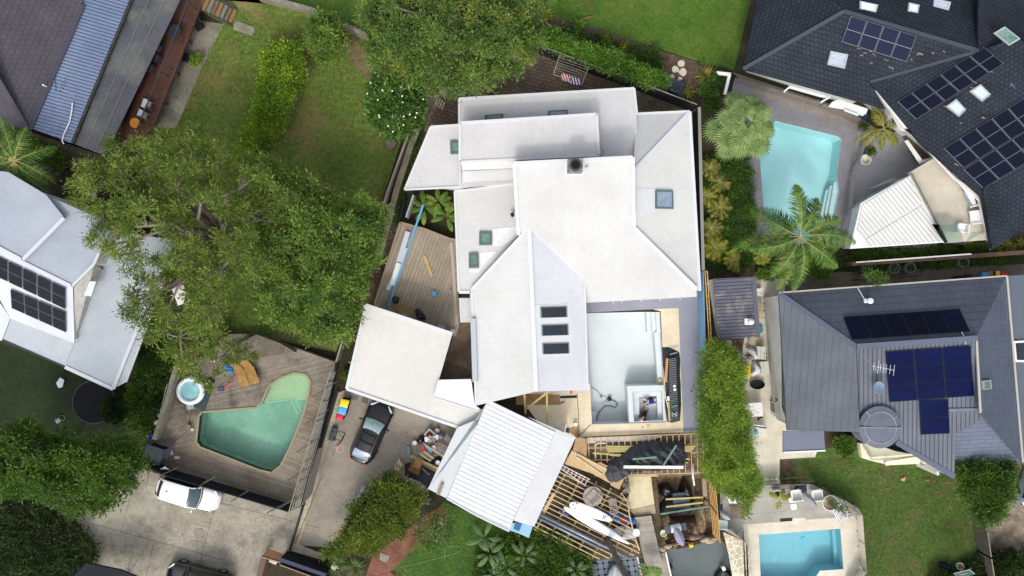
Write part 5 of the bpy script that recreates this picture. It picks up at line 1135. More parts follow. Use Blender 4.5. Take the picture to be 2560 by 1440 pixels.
for a, b in zip(q, q[1:]): mb.bar(a - Vector((0,0,.17)), b - Vector((0,0,.17)), .13, .35)
tag(obj('garden_edging', mb, K('sleeper', (112,98,82), (88,76,64), sc=2)), 'dark timber edging wall beside the clipped hedge', 'edging')
for i, (a, b, lab) in enumerate((((765,160),(776,168),'short grey board nearest the top of the hedge edging'),((775,168),(752,205),'long grey board beside the hedge edging'),((741,226),(752,216),'small crosswise board beside the hedge edging'),((722,270),(728,274),'stub of board at the lower end of the hedge edging'),((745,245),(735,262),'middle loose board beside the hedge edging'))):
    tag(obj('loose_board', MB().bar(P(*a,.06), P(*b,.06), .1, .05), m_slat), lab, 'board')
c = P(978,360,0); tag(obj('tree_stump', MB().lathe(c, [(.46,0),(.42,.15),(.40,.32),(.36,.35),(.001,.34)], 20, 0, 1, 1.1), K('stump', (128,116,102), (92,82,72), sc=6, f=.4)), 'round grey tree stump on the west lawn by the wall', 'stump')
# steps with white slats by the wall
mb = MB()
for k in range(7): p = lerp(P(1078,232,.5), P(1112,254,.5), k/6); mb.bar(p, p + (P(1086,250,.5)-P(1093,232,.5))*1.1, .1, .06)
tag(obj('slatted_steps', mb, K('pale_slat', (184,176,162))), 'pale slatted steps at the top of the boundary wall', 'steps')
tag(obj('stone_block', MB().px([(1096,228),(1120,218),(1166,219),(1160,238),(1120,236),(1110,244)], .4, .4), K('white_stone', (176,168,150), (150,142,124), sc=3)), 'pale stone block under the edge of the top tree', 'block')
q = PP([(1285,130),(1275,158),(1268,182),(1248,205),(1225,212),(1190,214)], .25); mb = MB()
for a, b in zip(q, q[1:]): mb.bar(a - Vector((0,0,.1)), b - Vector((0,0,.1)), .3, .25)
tag(obj('brick_edging', mb, K('edging_brick', (124,104,84), (100,84,68), sc=3)), 'curved brick edging on the brown paving under the top tree', 'edging')
tag(obj('timber_pallet', MB().px([(1282,128),(1310,148),(1296,172),(1276,160)], .2, .12), K('dark_boards', (92,70,56), st=[(1,.7,.14,.4,0,.2)])), 'dark timber pallet on the brown paving near the top tree', 'pallet')
# clothes rack on the boundary wall
t = thing('clothes_airer', 'fold-out clothes airer with thin wires over the brown paving', 'clothes airer', P(1430,170,0)); Z = 1.7; A, B, C_, D_ = (P(1401,131,Z), P(1476,158,Z), P(1455,210,Z), P(1383,186,Z))
obj('frame', MB().tube([A, B, C_, D_], .03, 6, closed=True), K('cream_metal', (206,198,178)), t); mb = MB()
for k in range(1, 9): mb.tube([lerp(A, D_, k/9), lerp(B, C_, k/9)], .009, 4)
obj('wire', mb, K('cream_metal', (0,0,0)), t); obj('bracket', MB().bar(A, P(1401,128,1.2), .05, .05).bar(B, P(1476,155,1.2), .05, .05), K('cream_metal', (0,0,0)), t)
def stripes(n, c1, c2, dx, dy, per): return M(n, c1, None, rough=.9, pat=lambda N, L, col, mt, mix: _str(N, L, col, mt, mix, C(*c2), dx, dy, per))
def _str(N, L, col, mt, mix, c2, dx, dy, per):
    g = N.new('ShaderNodeNewGeometry'); s_ = N.new('ShaderNodeSeparateXYZ'); L.new(g.outputs['Position'], s_.inputs[0]); l = math.hypot(dx, dy)
    d = mt('FRACT', mt('ADD', mt('MULTIPLY', s_.outputs[0], dy/l/per), mt('MULTIPLY', s_.outputs[1], dx/l/per))); return mix(mt('LESS_THAN', d, .5), col, c2)
def cloth(name, lab, pts, z, mat, cat='towel', sag=.12, nu=10, nv=8, crump=.02):
    q = PP(pts, z); mb = MB()
    def f(u, v): p = lerp(lerp(q[0], q[1], u), lerp(q[3], q[2], u), v); return p + Vector((0,0,-sag*math.sin(math.pi*v)*.5 + crump*(math.sin(u*17+v*5)+math.sin(v*13-u*7))))
    mb.grid(f, nu, nv); return tag(obj(name, mb, mat, smooth=True), lab, cat)
cloth('towel', 'red and white striped towel hanging on the clothes airer', [(1405,182),(1427,191),(1424,206),(1402,199)], 1.76, stripes('red_stripe', (204,64,66), (240,236,232), .35, 1, .17), sag=0)
cloth('towel', 'navy and white striped towel hanging on the clothes airer', [(1428,190),(1453,200),(1448,214),(1426,208)], 1.77, stripes('navy_stripe', (52,58,104), (238,236,238), .25, 1, .19), sag=0)
mb = MB().px([(1671,190),(1713,208),(1706,242),(1655,218)], .5, .5); tag(obj('grey_box', mb, K('dark_grey_box', (66,74,84), (58,66,76), sc=2, rough=.8)), 'flat dark grey box beside the stepping stones', 'box')
for i, (x, y, r_, lab) in enumerate(((1704,158,13,'topmost white stepping stone beside the north lawn'),(1689,173,13,'left white stepping stone of the middle pair'),(1707,180,14,'right white stepping stone of the middle pair'),(1681,191,9,'left white stepping stone touching the grey box'),(1700,197,8,'right white stepping stone half behind the grey box'))):
    r_ *= .72; pts = [(x+r_*math.cos(a+.6)*random.uniform(.8,1.15), y+r_*math.sin(a+.6)*random.uniform(.8,1.15)*.95) for a in (0,.8,1.57,2.4,3.14,3.9,4.7,5.5)]
    tag(obj('stepping_stone', MB().px(pts, .07, .07), K('white_slab', (218,212,190), (196,190,166), sc=4)), lab, 'stepping stone', 'white stepping stones')
mb = MB().tube([P(1455,48,.1), P(1470,44,.12), P(1482,40,.1)], [.07,.09,.03], 6)
for k in range(22): s_ = k/22; p = lerp(P(1482,40,.1), P(1462,-20,.15), s_); mb.tube([p, p + Vector((random.uniform(-.5,.2), random.uniform(.1,.5), 0))], .015, 4)
tag(obj('fallen_frond', mb, K('dead_frond', (128,102,74))), 'dead brown palm frond lying on the north lawn', 'frond')
for x, lab in ((1334,'pale palm trunk leaning out of the top edge beside the tree'),(1350,'darker palm trunk leaning out of the top edge')):
    t = thing('slender_palm', lab, 'palm', P(x,45,0)); obj('trunk', MB().tube([P(x,48,0), P(x-2,0,3), P(x-4,-60,6)], .13, 9), BARKP if x < 1340 else BARK, t)
    for k in range(7): frond(t, P(x-4,-60,6), k*.9, 2.2, .3, .6, 20, .5, .05, [LF_PALM, LF_RIB])
strap('flax_plant', 'yellow-green strappy plant at the foot of the slender palms', 1362,38,40,1.0,.08,LF_YEL); strap('flax_plant', 'green strappy plant left of the slender palms at the top edge', 1300,8,30,1.0,.08,LF_PALM)
# ---------------------------------------------------------------- top-left patio things
def chair(name, lab, x, y, z, rz, mat, w_=.5, cat='chair', back=.45, arm=True, group=None):
    c = P(x, y, z); t = thing(name, lab, cat, c, group, rz)
    def L_(mb): mb.v = [tuple(np.array(v) + np.array(c)) for v in mb.v]; return mb
    obj('seat', L_(MB().box((0,0,.42), (w_,w_,.05))), mat, t); obj('backrest', L_(MB().slab([Vector((-w_/2,-w_/2,.42+back)), Vector((-w_/2+.05,-w_/2,.42+back)), Vector((-w_/2+.05,w_/2,.42+back)), Vector((-w_/2,w_/2,.42+back))], back)), mat, t)
    for a in (-1, 1):
        for b in (-1, 1): obj('leg', L_(MB().box((a*(w_/2-.03), b*(w_/2-.03), .2), (.04,.04,.4))), mat, t)
        if arm: obj('armrest', L_(MB().box((0, a*(w_/2-.02), .62), (w_,.06,.04)).box((w_/2-.04, a*(w_/2-.02), .52), (.04,.04,.2))), mat, t)
    return t
for x, y, lab in ((402,126,'upper dark chair on the red-brown deck'),(398,150,'middle dark chair on the red-brown deck'),(384,176,'lower dark chair on the red-brown deck')): chair('deck_chair', lab, x, y, ZT, math.radians(155), K('chair_dark', (52,56,62)), .5, group='dark chairs on the red-brown deck')
def rtable(name, lab, x, y, z, r_, h_, mat, cat='table', legs=3):
    c = P(x, y, z+h_); b = P(x, y, z); b = Vector((c.x, c.y, z)); t = thing(name, lab, cat, b); obj('table_top', MB().lathe(c, [(r_*.96,-.04),(r_,-.02),(r_,0),(.001,0)], 28), mat, t)
    for k in range(legs): a = 2*math.pi*k/legs; obj('leg', MB().tube([b + Vector((math.cos(a)*r_*.7, math.sin(a)*r_*.7, 0)), c + Vector((math.cos(a)*r_*.3, math.sin(a)*r_*.3, -.03))], .025, 6), mat, t)
    return t
rtable('round_table', 'round orange table at the lower end of the red-brown deck', 337,307,ZT,.36,.6, K('orange_wood', (204,138,54), (188,122,44), sc=4))
rtable('fire_table', 'round dark table near the top of the red-brown deck', 434,78,ZT,.5,.5, K('dark_table', (40,44,54)))
def slatbench(name, lab, q, z, mat, n=7):
    c = PP(q, z); t = thing(name, lab, 'chair', (c[0].x, c[0].y, z-.4)); mb = MB()
    for k in range(n): s_ = (k+.5)/n; mb.bar(lerp(c[0], c[3], s_), lerp(c[1], c[2], s_), (c[3]-c[0]).length/n*.65, .03)
    obj('slats', mb, mat, t)
    for p in c: obj('leg', MB().box((p.x, p.y, z-.2), (.04,.04,.4)), mat, t)
    return t
slatbench('slatted_chair', 'upper pale slatted chair on the red-brown deck', [(357,246),(380,256),(374,272),(352,264)], ZT+.42, m_slat); slatbench('slatted_chair', 'lower pale slatted chair beside the orange table', [(346,272),(370,284),(364,298),(342,290)], ZT+.42, m_slat)
for q, lab, z in (([(360,246),(370,249),(361,270),(352,266)],'upper white cushion on the slatted chairs of the red-brown deck',ZT+.45),([(349,272),(358,277),(352,290),(342,287)],'lower white cushion on the slatted chairs of the red-brown deck',ZT+.45)): tag(obj('cushion', MB().px(q, z+.1, .1), K('cushion_white', (176,180,186))), lab, 'cushion')
mb = MB().lathe(P(442,246,0), [(.19,0),(.19,.06),(.03,.1),(.03,.75)], 18).tube([P(442,246,.75), P(412,234,.8)], .03, 6); tag(obj('patio_lamp', mb, m_slat), 'pale round-based lamp standing on the concrete patio', 'lamp')
def grill(lab, x, y, rz, z=0, body=m_white, side=K('grill_side', (84,90,98)), w_=.75, name='barbecue'):
    c = P(x, y, z); t = thing(name, lab, 'barbecue', c, None, rz)
    def L_(mb): mb.v = [tuple(np.array(v) + np.array(c)) for v in mb.v]; return mb
    obj('hood', L_(MB().grid(lambda u, v: Vector(((u-.5)*w_, (v-.5)*.55, .85+.25*math.sin(math.pi*v)**.6)), 2, 8)), body, t)
    obj('cabinet', L_(MB().box((0,0,.45), (w_*.95,.5,.85))), side, t)
    for s_ in (-1, 1): obj('side_shelf', L_(MB().box((s_*(w_/2+.22),0,.84), (.4,.5,.04))), side, t)
    obj('handle', L_(MB().tube([(-w_*.4,.33,.95),(w_*.4,.33,.95)], .02, 6)), m_gal, t); return t
grill('dark barbecue near the top of the red-brown deck', 500,62,math.radians(-60),0,m_blackp,m_blackp)
tag(obj('planter', MB().px([(452,128),(490,140),(478,158),(448,146)], .5, .5), m_blackp), 'black rectangular planter on the concrete patio', 'planter')
# ---------------------------------------------------------------- west pool deck
ZD2 = ZD+.004
mb = MB().px([(545,906),(585,866),(640,836),(700,858),(738,880),(664,892)], ZD+.4, .39); tag(obj('raised_deck', mb, K('raised_deck_boards', (120,112,100), (98,90,80), sc=.8, st=[(-.3,1,.14,.4,.03,.1)], isl=.12)), 'raised timber platform under the thin tree behind the loungers', 'deck')
c = P(482,975,ZD); t = thing('hot_tub', 'round inflatable white hot tub on the weathered pool deck', 'hot tub', c)
obj('tub_wall', MB().lathe(c, [(.95,0),(1.02,.25),(1.0,.5),(.92,.6),(.8,.62),(.72,.56),(.70,.3),(.70,.12),(.001,.12)], 40), K('tub_white', (232,236,240), None, rough=.35), t, smooth=True)
obj('tub_water', MB().lathe(c, [(.715,.42),(.001,.42)], 40), K('tub_water', (150,202,206), (128,184,190), sc=3, rough=.06, spec=.6), t); obj('skirt', MB().lathe(c, [(1.06,0),(1.04,.3),(1.03,.3)], 40), K('tub_skirt', (70,84,90)), t)
tag(obj('spa_pump', MB().box(P(478,1015,ZD+.2), (.5,.4,.4), .2).box(P(478,1015,ZD+.43), (.35,.25,.06), .2), K('pump_grey', (150,158,152))), 'grey pump box below the inflatable hot tub', 'pump')
cloth('ground_mat', 'dark green striped mat beside the hot tub', [(500,985),(530,975),(512,1028),(478,1014)], ZD+.06, stripes('mat_teal', (66,84,84), (44,58,60), .6, 1, .13), 'mat', 0)
tag(obj('pool_filter', MB().box(P(472,1068,ZD+.12), (.3,.4,.22), -.2), K('filter_brown', (132,112,92))), 'brown filter box at the left corner of the green pool', 'box'); tag(obj('skimmer', MB().lathe(P(482,1073,ZD+.01), [(.13,0),(.13,.12),(.1,.14),(.001,.14)], 14), K('skimmer_cream', (190,178,150))), 'cream round skimmer lid beside the green pool', 'lid')
tag(obj('power_cable', MB().tube([P(482,1018,ZD+.02), P(476,1040,ZD+.02), P(474,1062,ZD+.02), P(460,1085,ZD+.02), P(432,1108,ZD+.02)], .015, 5), m_blackp), 'thin black cable running across the weathered pool deck', 'cable')
def lounger(lab, q):
    c = PP(q, ZD+.35); t = thing('sun_lounger', lab, 'sun lounger', (c[0].x, c[0].y, ZD), 'timber sun loungers on the pool deck'); mb = MB(); n = 30
    for k in range(n):
        s_ = (k+.5)/n; up = max(0, (.33-s_))*1.3; kx = -.28*max(0, .33-s_)*3
        a, b = lerp(c[0], c[3], s_), lerp(c[1], c[2], s_); v = (b-a)*kx*.5; mb.bar(a + v + Vector((0,0,up)), b + v + Vector((0,0,up)), .045, .02)
    obj('slats', mb, K('teak', (184,146,84), (162,124,68), sc=3, isl=.08), t)
    mb = MB(); obj('frame', mb.bar(lerp(c[0],c[3],.33), c[3], .05, .06).bar(lerp(c[1],c[2],.33), c[2], .05, .06), K('teak', (0,0,0)), t)
    for p in (lerp(c[0],c[3],.35), lerp(c[1],c[2],.35), c[2], c[3]): obj('leg', MB().box((p.x, p.y, ZD+.17), (.05,.05,.34)), K('teak', (0,0,0)), t)
lounger('left slatted timber sun lounger on the weathered pool deck', [(581,907),(601,903),(623,964),(603,970)]); lounger('right slatted timber sun lounger on the weathered pool deck', [(603,901),(626,898),(648,956),(627,962)])
def noodle(lab, pts, z): tag(obj('pool_noodle', MB().tube([P(x, y, z) for x, y in pts], .035, 8), K('pink_foam', (236,96,116))), lab, 'pool noodle')
noodle('pink foam pool noodle lying beside the left sun lounger', [(592,927),(591,940),(589,953)], ZD+.05); noodle('pink foam pool noodle pointing at the blue-grey towel', [(561,970),(570,964),(578,957)], ZD+.05)
cloth('towel', 'bright blue towel crumpled on the pool deck', [(560,916),(572,910),(586,928),(570,934)], ZD+.08, K('towel_blue', (70,160,220), (40,100,180), sc=8), sag=0, crump=.05); cloth('towel', 'orange towel dropped beside the hot tub', [(512,962),(524,964),(533,974),(514,978)], ZD+.1, K('towel_orange', (212,150,44), (180,96,30), sc=6), sag=0, crump=.05)
cloth('towel', 'blue-grey towel at the end of a pink noodle', [(541,968),(556,966),(562,974),(550,982)], ZD+.08, K('towel_slate', (108,124,150), (82,94,122), sc=6), sag=0, crump=.05)
def lump(name, lab, cat, pts, z, h_, mat, n=14, seed=1, amp=.35, base=True, sub=1):
    """crumpled sheet or bag: heightfield inside an outline that falls to the ground at its rim"""
    q = [tuple(P(x, y, z).to_2d()) for x, y in pts]; a = np.array(q); lo, hi = a.min(0), a.max(0); r_ = np.random.default_rng(seed); cx, cy = a.mean(0)
    ph = r_.uniform(0, 6.28, (7, 2)); fr = r_.uniform(1.5, 6, (7, 2)); nr, na = n, max(28, len(q)*5); mb = MB()
    def rim(t):
        t = (t % 1)*len(q); i = int(t); f = t-i; p0, p1 = q[i % len(q)], q[(i+1) % len(q)]; return (p0[0]*(1-f)+p1[0]*f, p0[1]*(1-f)+p1[1]*f)
    def hz(x, y, s_):
        w_ = sum(abs(math.sin(fr[k][0]*(x-cx)+ph[k][0]+fr[k][1]*(y-cy))) for k in range(7))/7; return z + h_*(1-s_**3.2)*(1-amp+amp*w_*1.4)
    i0 = 0
    for k in range(nr+1):
        s_ = k/nr
        for j in range(na): e = rim(j/na); x = cx+(e[0]-cx)*s_; y = cy+(e[1]-cy)*s_; mb.v.append((x, y, hz(x, y, s_) if k < nr else z))
    for k in range(nr):
        for j in range(na): a_, b_ = k*na, (k+1)*na; mb.f.append((a_+j, b_+j, b_+(j+1) % na, a_+(j+1) % na)); mb.m.append(0)
    return tag(obj(name, mb, mat, smooth=True), lab, cat)
lump('black_bag', 'black bag beside the orange towel on the pool deck', 'bag', [(515,948),(528,943),(538,950),(536,958),(520,958)], ZD, .3, m_bag)
tag(obj('ball', MB().ball(P(518,959,ZD+.14), .13), m_white, smooth=True), 'white ball between the black bag and the orange towel', 'ball')
for x, y, lab in ((534,902,'pink and white flower pot at the foot of the thin tree'),): tag(obj('flower_pot', MB().lathe(P(x,y,ZD), [(.1,0),(.14,.22),(.12,.22),(.001,.2)], 14).ball(P(x,y,ZD+.3), .14, 1), [K('pot_white', (220,210,210)), K('pot_pink', (226,190,196))]), lab, 'pot')
# deck walls and screens
mb = MB().bar(P(452,912,ZD+.4), P(440,950,ZD+.4), .3, 1.5).bar(P(440,950,ZD+.4), P(424,1010,ZD+.4), .3, 1.5).bar(P(424,1010,ZD+.4), P(396,1094,ZD+.4), .3, 1.5)
tag(obj('deck_wall', mb, m_wall), 'grey rendered wall along the left side of the weathered pool deck', 'wall')
t = thing('slatted_screen', 'tall screen of thin silver slats along the right side of the pool deck', 'screen', P(800,1100,0))
b0, b1 = P(838,930,.9), P(756,1262,.9); q0, q1 = P(826,930,2.6), P(722,1280,2.6)
for k in range(6): s_ = k/5; obj('slat', MB().bar(lerp(b0, q0, s_), lerp(b1, q1, s_), .07, .05), m_slat, t)
for k in range(7): s_ = (k+.5)/7; p = lerp(b0, b1, s_); r_ = lerp(q0, q1, s_); obj('post', MB().bar(p - Vector((0,0,.3)), r_, .07, .07), m_slat, t)
for k in range(5): s_ = (k+.6)/5; r_ = lerp(q0, q1, s_); obj('strut', MB().bar(r_ + Vector((.8,.5,-.2)), r_ + Vector((-1.0,-.6,-.3)), .06, .06), K('green_steel', (70,76,62)), t)
mb = MB().slab([P(840,935,1.1), P(760,1262,1.1), P(748,1290,.1), P(836,975,.1)], .05); obj('backing', mb, m_dscr, t)
fence('front_screen', 'black screen wall between the pool deck and the west driveway', [(352,1162),(420,1192),(560,1232),(722,1280)], 2.3, m_dscr, h=2.2, th=.06)
t = thing('screen_braces', 'green steel braces across the black screen above the white car', 'braces', P(500,1215,2))
for a, b in (((398,1190),(446,1168)), ((490,1224),(524,1194)), ((576,1254),(622,1226)), ((668,1282),(728,1250)), ((540,1190),(500,1215))): obj('brace', MB().bar(P(*a,2.4), P(*b,2.0), .07, .07), K('green_steel', (0,0,0)), t)
t = thing('pump_shed', 'small dark corrugated pump shed at the corner of the pool deck', 'shed', P(385,1140,0))
roof(t, Plane((368,1110,1.8),(410,1125,1.9),(358,1150,1.7)), [(368,1110),(411,1125),(398,1166),(356,1148)], K('shed_dark_iron', (76,80,90), (64,68,78), sc=1, st=[(-.35,1,.1,.5,.1,.4)]), t=.05)
walls(t, PP([(368,1110),(411,1125),(398,1166),(356,1148)], 1.7), 0, m_dscr, .08)
tag(obj('shed_canopy', MB().slab([P(411,1125,1.7), P(428,1118,1.5), P(424,1142,1.4), P(402,1160,1.5)], .04), K('canopy_dark', (52,56,66))), 'dark folded canopy beside the small pump shed', 'canopy')
t = thing('pool_net', 'long-handled pool net with a pale blue head leaning by the deck wall', 'pool net', P(400,1035,.4))
obj('pole', MB().tube([P(418,960,1.2), P(400,1034,.6)], .02, 6), m_white, t); obj('net', MB().slab(PP([(400,1032),(410,1046),(396,1044),(390,1038)], .6), .05), K('net_blue', (150,188,216)), t)
tag(obj('bucket', MB().lathe(P(379,1092,.2), [(.17,0),(.2,.25),(.18,.25),(.16,.02),(.001,.02)], 18), m_blue), 'bright blue bucket beyond the deck wall', 'bucket'); tag(obj('tub', MB().box(P(391,1056,.3), (.3,.26,.2), .3), m_white), 'white plastic tub beyond the deck wall', 'tub')
tag(obj('paper', MB().box(P(429,1132,ZD+.02), (.2,.3,.02), .3), K('paper', (214,206,190))), 'pale paper nearest the small pump shed', 'paper'); tag(obj('paper', MB().box(P(442,1144,ZD+.02), (.36,.2,.02), .05), K('paper', (0,0,0))), 'pale paper lying on the boards right of the pump shed', 'paper')
tag(obj('white_offcut', MB().slab([P(399,1173,1.9), P(412,1166,1.9), P(424,1174,1.9)], .03), m_white), 'white triangular offcut on the black screen wall', 'offcut'); tag(obj('white_rag', MB().slab([P(140,958,.3), P(150,944,.4), P(160,950,.4), P(156,968,.3), P(146,970,.2)], .05), K('rag', (196,200,206))), 'white rag lying on the dark lawn near the left house', 'rag')
# trampoline
c = P(235,1005,.85); t = thing('trampoline', 'round black trampoline on the dark lawn at left', 'trampoline', (c.x, c.y, 0)); obj('mat', MB().lathe(c, [(1.5,0),(.001,-.03)], 40), K('tramp_black', (14,16,22), None, rough=.8), t); obj('rim', MB().ring(c, 1.55, .04, 40), K('rim_grey', (72,78,84)), t)
for k in range(6): a = k*1.047; obj('leg', MB().tube([c + Vector((math.cos(a)*1.5, math.sin(a)*1.5, 0)), (c.x+math.cos(a)*1.5, c.y+math.sin(a)*1.5, 0)], .025, 6), K('rim_grey', (0,0,0)), t)
tag(obj('stool', MB().box(P(145,1052,.3), (.35,.3,.03), .5).tube([P(140,1046,.3), P(138,1048,0)], .02, 4).tube([P(150,1058,.3), P(151,1060,0)], .02, 4), m_gal), 'small grey metal stool on the dark lawn', 'stool'); tag(obj('hoop', MB().ring(P(155,1045,.05), .2, .015, 20), m_gal), 'thin metal hoop lying beside the grey stool', 'hoop')
# table under the gum tree
tag(obj('garden_table', MB().box(P(452,738,.75), (.9,1.3,.05), .35).box(P(445,725,.37), (.05,.05,.72)).box(P(458,752,.37), (.05,.05,.72)), m_white), 'white garden table glimpsed under the gum tree', 'table')
# black carport roof at the bottom left
t = thing('carport', 'black flat carport roof cut by the bottom edge at left', 'carport', P(260,1440,0)); roof(t, flat(2.6), [(185,1440),(215,1408),(300,1425),(360,1450),(360,1500),(180,1500)], m_dscr, t=.2); obj('post', MB().box(P(300,1450,1.2), (.15,.15,2.4)), m_dscr, t)
# front gate and fence
t = thing('front_fence', 'dark front fence with a blue-grey top rail at the foot of the front driveway', 'fence', P(760,1410,0)); q0, q1 = P(700,1398,1.7), P(815,1438,1.7)
obj('panel', MB().bar(q0 - Vector((0,0,.85)), q1 - Vector((0,0,.85)), .08, 1.7), m_dscr, t); obj('top_rail', MB().bar(q0 + Vector((0,0,.03)), q1 + Vector((0,0,.03)), .26, .06), K('rail_blue_grey', (62,68,88)), t)
t = thing('gate_box', 'brown panelled gate box with a pale rim beside the front fence', 'gate', P(680,1385,0)); obj('panel', MB().slab(PP([(674,1370),(708,1383),(700,1405),(654,1391)], 1.3), .06), K('brown_panel', (110,78,54), (98,68,46), sc=2), t)
obj('rim', MB().bar(P(675,1370,1.34), P(708,1383,1.34), .05, .05).bar(P(653,1392,1.34), P(700,1406,1.34), .05, .05), K('pale_rim', (170,150,134)), t); obj('side_wall', MB().slab(PP([(652,1393),(666,1397),(652,1450),(638,1450)], 1.2), 1.2), K('brown_panel2', (104,86,78)), t); obj('step', MB().px([(664,1397),(693,1406),(689,1412),(664,1402)], .15, .1), K('paper', (0,0,0)), t)
fence('thin_fence', 'thin pale-topped timber fence at the bottom edge below the dark front fence', [(700,1412),(790,1445),(820,1456)], 1.0, K('brown_panel2', (0,0,0)), cap=(.05, K('pale_rim', (0,0,0))))
tag(obj('kerb_rail', MB().bar(P(845,975,.1), P(725,1375,.1), .16, .2), K('dark_kerb', (54,54,56))), 'dark kerb rail between the deck and the white pebbles', 'kerb'); tag(obj('steel_edge', MB().bar(P(806,1190,.08), P(737,1360,.08), .06, .04), K('rust', (140,112,80))), 'thin rusty edging in the middle of the white pebbles', 'edging')
tag(obj('brown_gate', MB().slab(PP([(795,1122),(808,1118),(780,1235),(757,1262),(756,1255)], 1.6), .06), K('brown_slats', (88,80,76), st=[(1,.3,.12,.3,0,.15)])), 'grey-brown sliding gate folded against the pebble strip', 'gate')
# ---------------------------------------------------------------- cars
def car(name, lab, x, y, heading, L, W, Ht, paint, suv=False, rack=False, glass=None, cat='car'):
    """x forward, y left, built at the origin then placed; body lofted from cross sections"""
    c = P(x, y, .5); c.z = .02; t = thing(name, lab, cat, c, None, math.radians(heading)); O = np.array(c)
    def put(mb): mb.v = [tuple(np.array(v) + O) for v in mb.v]; return mb
    h2 = L/2; w2 = W/2
    def plan(s):   # half width along the length, s in -1..1
        return w2*(1-.04*s*s - (.40*max(0, (abs(s)-.62)/.38)**(2.4 if s > 0 else 3)))
    hood = .98 if suv else .88; deck = (1.05 if suv else .95)
    def ztop(s):
        if s > .36: return hood - .16*((s-.36)/.64)**2.0 - (.22*max(0, (s-.93)/.07))
        if s < -.78: return deck - .10*((-.78-s)/.22)**1.5 - .15*max(0, (-s-.96)/.04)
        return deck if s < 0 else hood + (deck-hood)*(1-s/.36)
    N = 36; ring = []
    mb = MB()
    prof = [(0.0,1.0),(.35,.995),(.62,.975),(.82,.92),(.93,.80),(.985,.62),(1.0,.45),(.985,.30),(.95,.18)]
    rows = []
    for i in range(N+1):
        s = math.sin(math.pi*(i/N-.5)); w_ = plan(s); zt = ztop(s); lift = .12*max(0, (abs(s)-.9)/.1); r = []
        pts = [(w_*a, .18+(zt-.18)*(b-.18)/.82 + lift*(1-b)) for a, b in prof]
        full = [(yy, zz) for yy, zz in reversed(pts)] + [(-yy, zz) for yy, zz in pts[1:]]
        rows.append([len(mb.v)+k for k in range(len(full))]); mb.v += [(s*h2, yy, zz) for yy, zz in full]
    for a, b in zip(rows, rows[1:]):
        for k in range(len(a)-1): mb.f.append((a[k], b[k], b[k+1], a[k+1])); mb.m.append(0)
        mb.f.append((a[-1], b[-1], b[0], a[0])); mb.m.append(0)
    mb.f.append(tuple(rows[0])); mb.m.append(0); mb.f.append(tuple(rows[-1][::-1])); mb.m.append(0)
    body = obj('body', put(mb), paint, t, smooth=True)
    # cabin: one curved top surface split into screen, roof and rear glass, with slanted side glass
    zb = deck-.05; sF, sT, sR, sB = .40, .07, (-.68 if suv else -.50), (-.90 if suv else -.86)
    def hh(s):
        if s >= sT: k = (sF-s)/(sF-sT); return .02+.96*math.sin(k*math.pi/2)**.85
        if s <= sR: k = (s-sB)/(sR-sB); return .02+.96*math.sin(k*math.pi/2)**.8
        k = (sT-s)/(sT-sR); return .98+.05*math.sin(math.pi*k)
    def wt(s): k = max(0, min(1, hh(s))); return plan(s)*((.90-.17*k) if not suv else (.91-.13*k))
    def top(s, q, up=0): f = hh(s); x = s + (.055*(1-q*q) if s > sT-.1 else (-.02*(1-q*q) if s < sR+.05 else 0)); return Vector((x*h2, wt(s)*q*(1 if abs(q) < 1 else 1), zb + (Ht-zb)*f - .07*q*q*f**2 + up))
    def patch(s0, s1, n, up=0, q0=1.0): return MB().grid(lambda u, v: top(s0+(s1-s0)*u, (v*2-1)*q0, up), n, 12)
    gl = glass or GLASSB
    obj('roof', put(patch(sT+.015, sR-.01, 14)), paint, t, smooth=True); obj('cabin_frame', put(patch(sF, sT+.01, 6, -.004)), paint, t, smooth=True); obj('cabin_frame', put(patch(sR, sB, 6, -.004)), paint, t, smooth=True)
    obj('windscreen', put(patch(sF-.012, sT+.02, 8, .006, .90)), gl, t, smooth=True); obj('rear_window', put(patch(sR-.03, sB+.04, 8, .006, .82)), GLASSB if not suv else GLASSD, t, smooth=True)
    for sg in (1, -1):
        def sd2(u, v): s_ = sF + (sB-sF)*u; a = top(s_, sg); b_ = Vector((a.x, sg*plan(s_)*.955, zb-.02)); return lerp(a, b_, v)
        obj('cabin_side', put(MB().grid(sd2, 16, 3)), paint, t, smooth=True)
        def sg2(u, v): s_ = sF-.10 + (sB+.14-sF+.10)*u; a = top(s_, sg); b_ = Vector((a.x, sg*plan(s_)*.955, zb-.02)); return lerp(a, b_, .16+.74*v) + Vector((0, sg*.006, .006))
        obj('side_window', put(MB().grid(sg2, 12, 2)), GLASSD, t, smooth=True)
    for sx in (.62, -.60):
        for sg in (1, -1):
            wm = MB(); cc = Vector((sx*h2, sg*(plan(sx)-.12), .33)); wm.tube([cc - Vector((0,.13,0)), cc + Vector((0,.13,0))], .33, 20); wo_ = obj('wheel', put(wm), K('tyre', (22,22,24), None, rough=.9), t)
            rm = MB(); rm.tube([cc + Vector((0,sg*.10,0)), cc + Vector((0,sg*.145,0))], .2, 16); obj('rim', put(rm), m_gal, wo_)
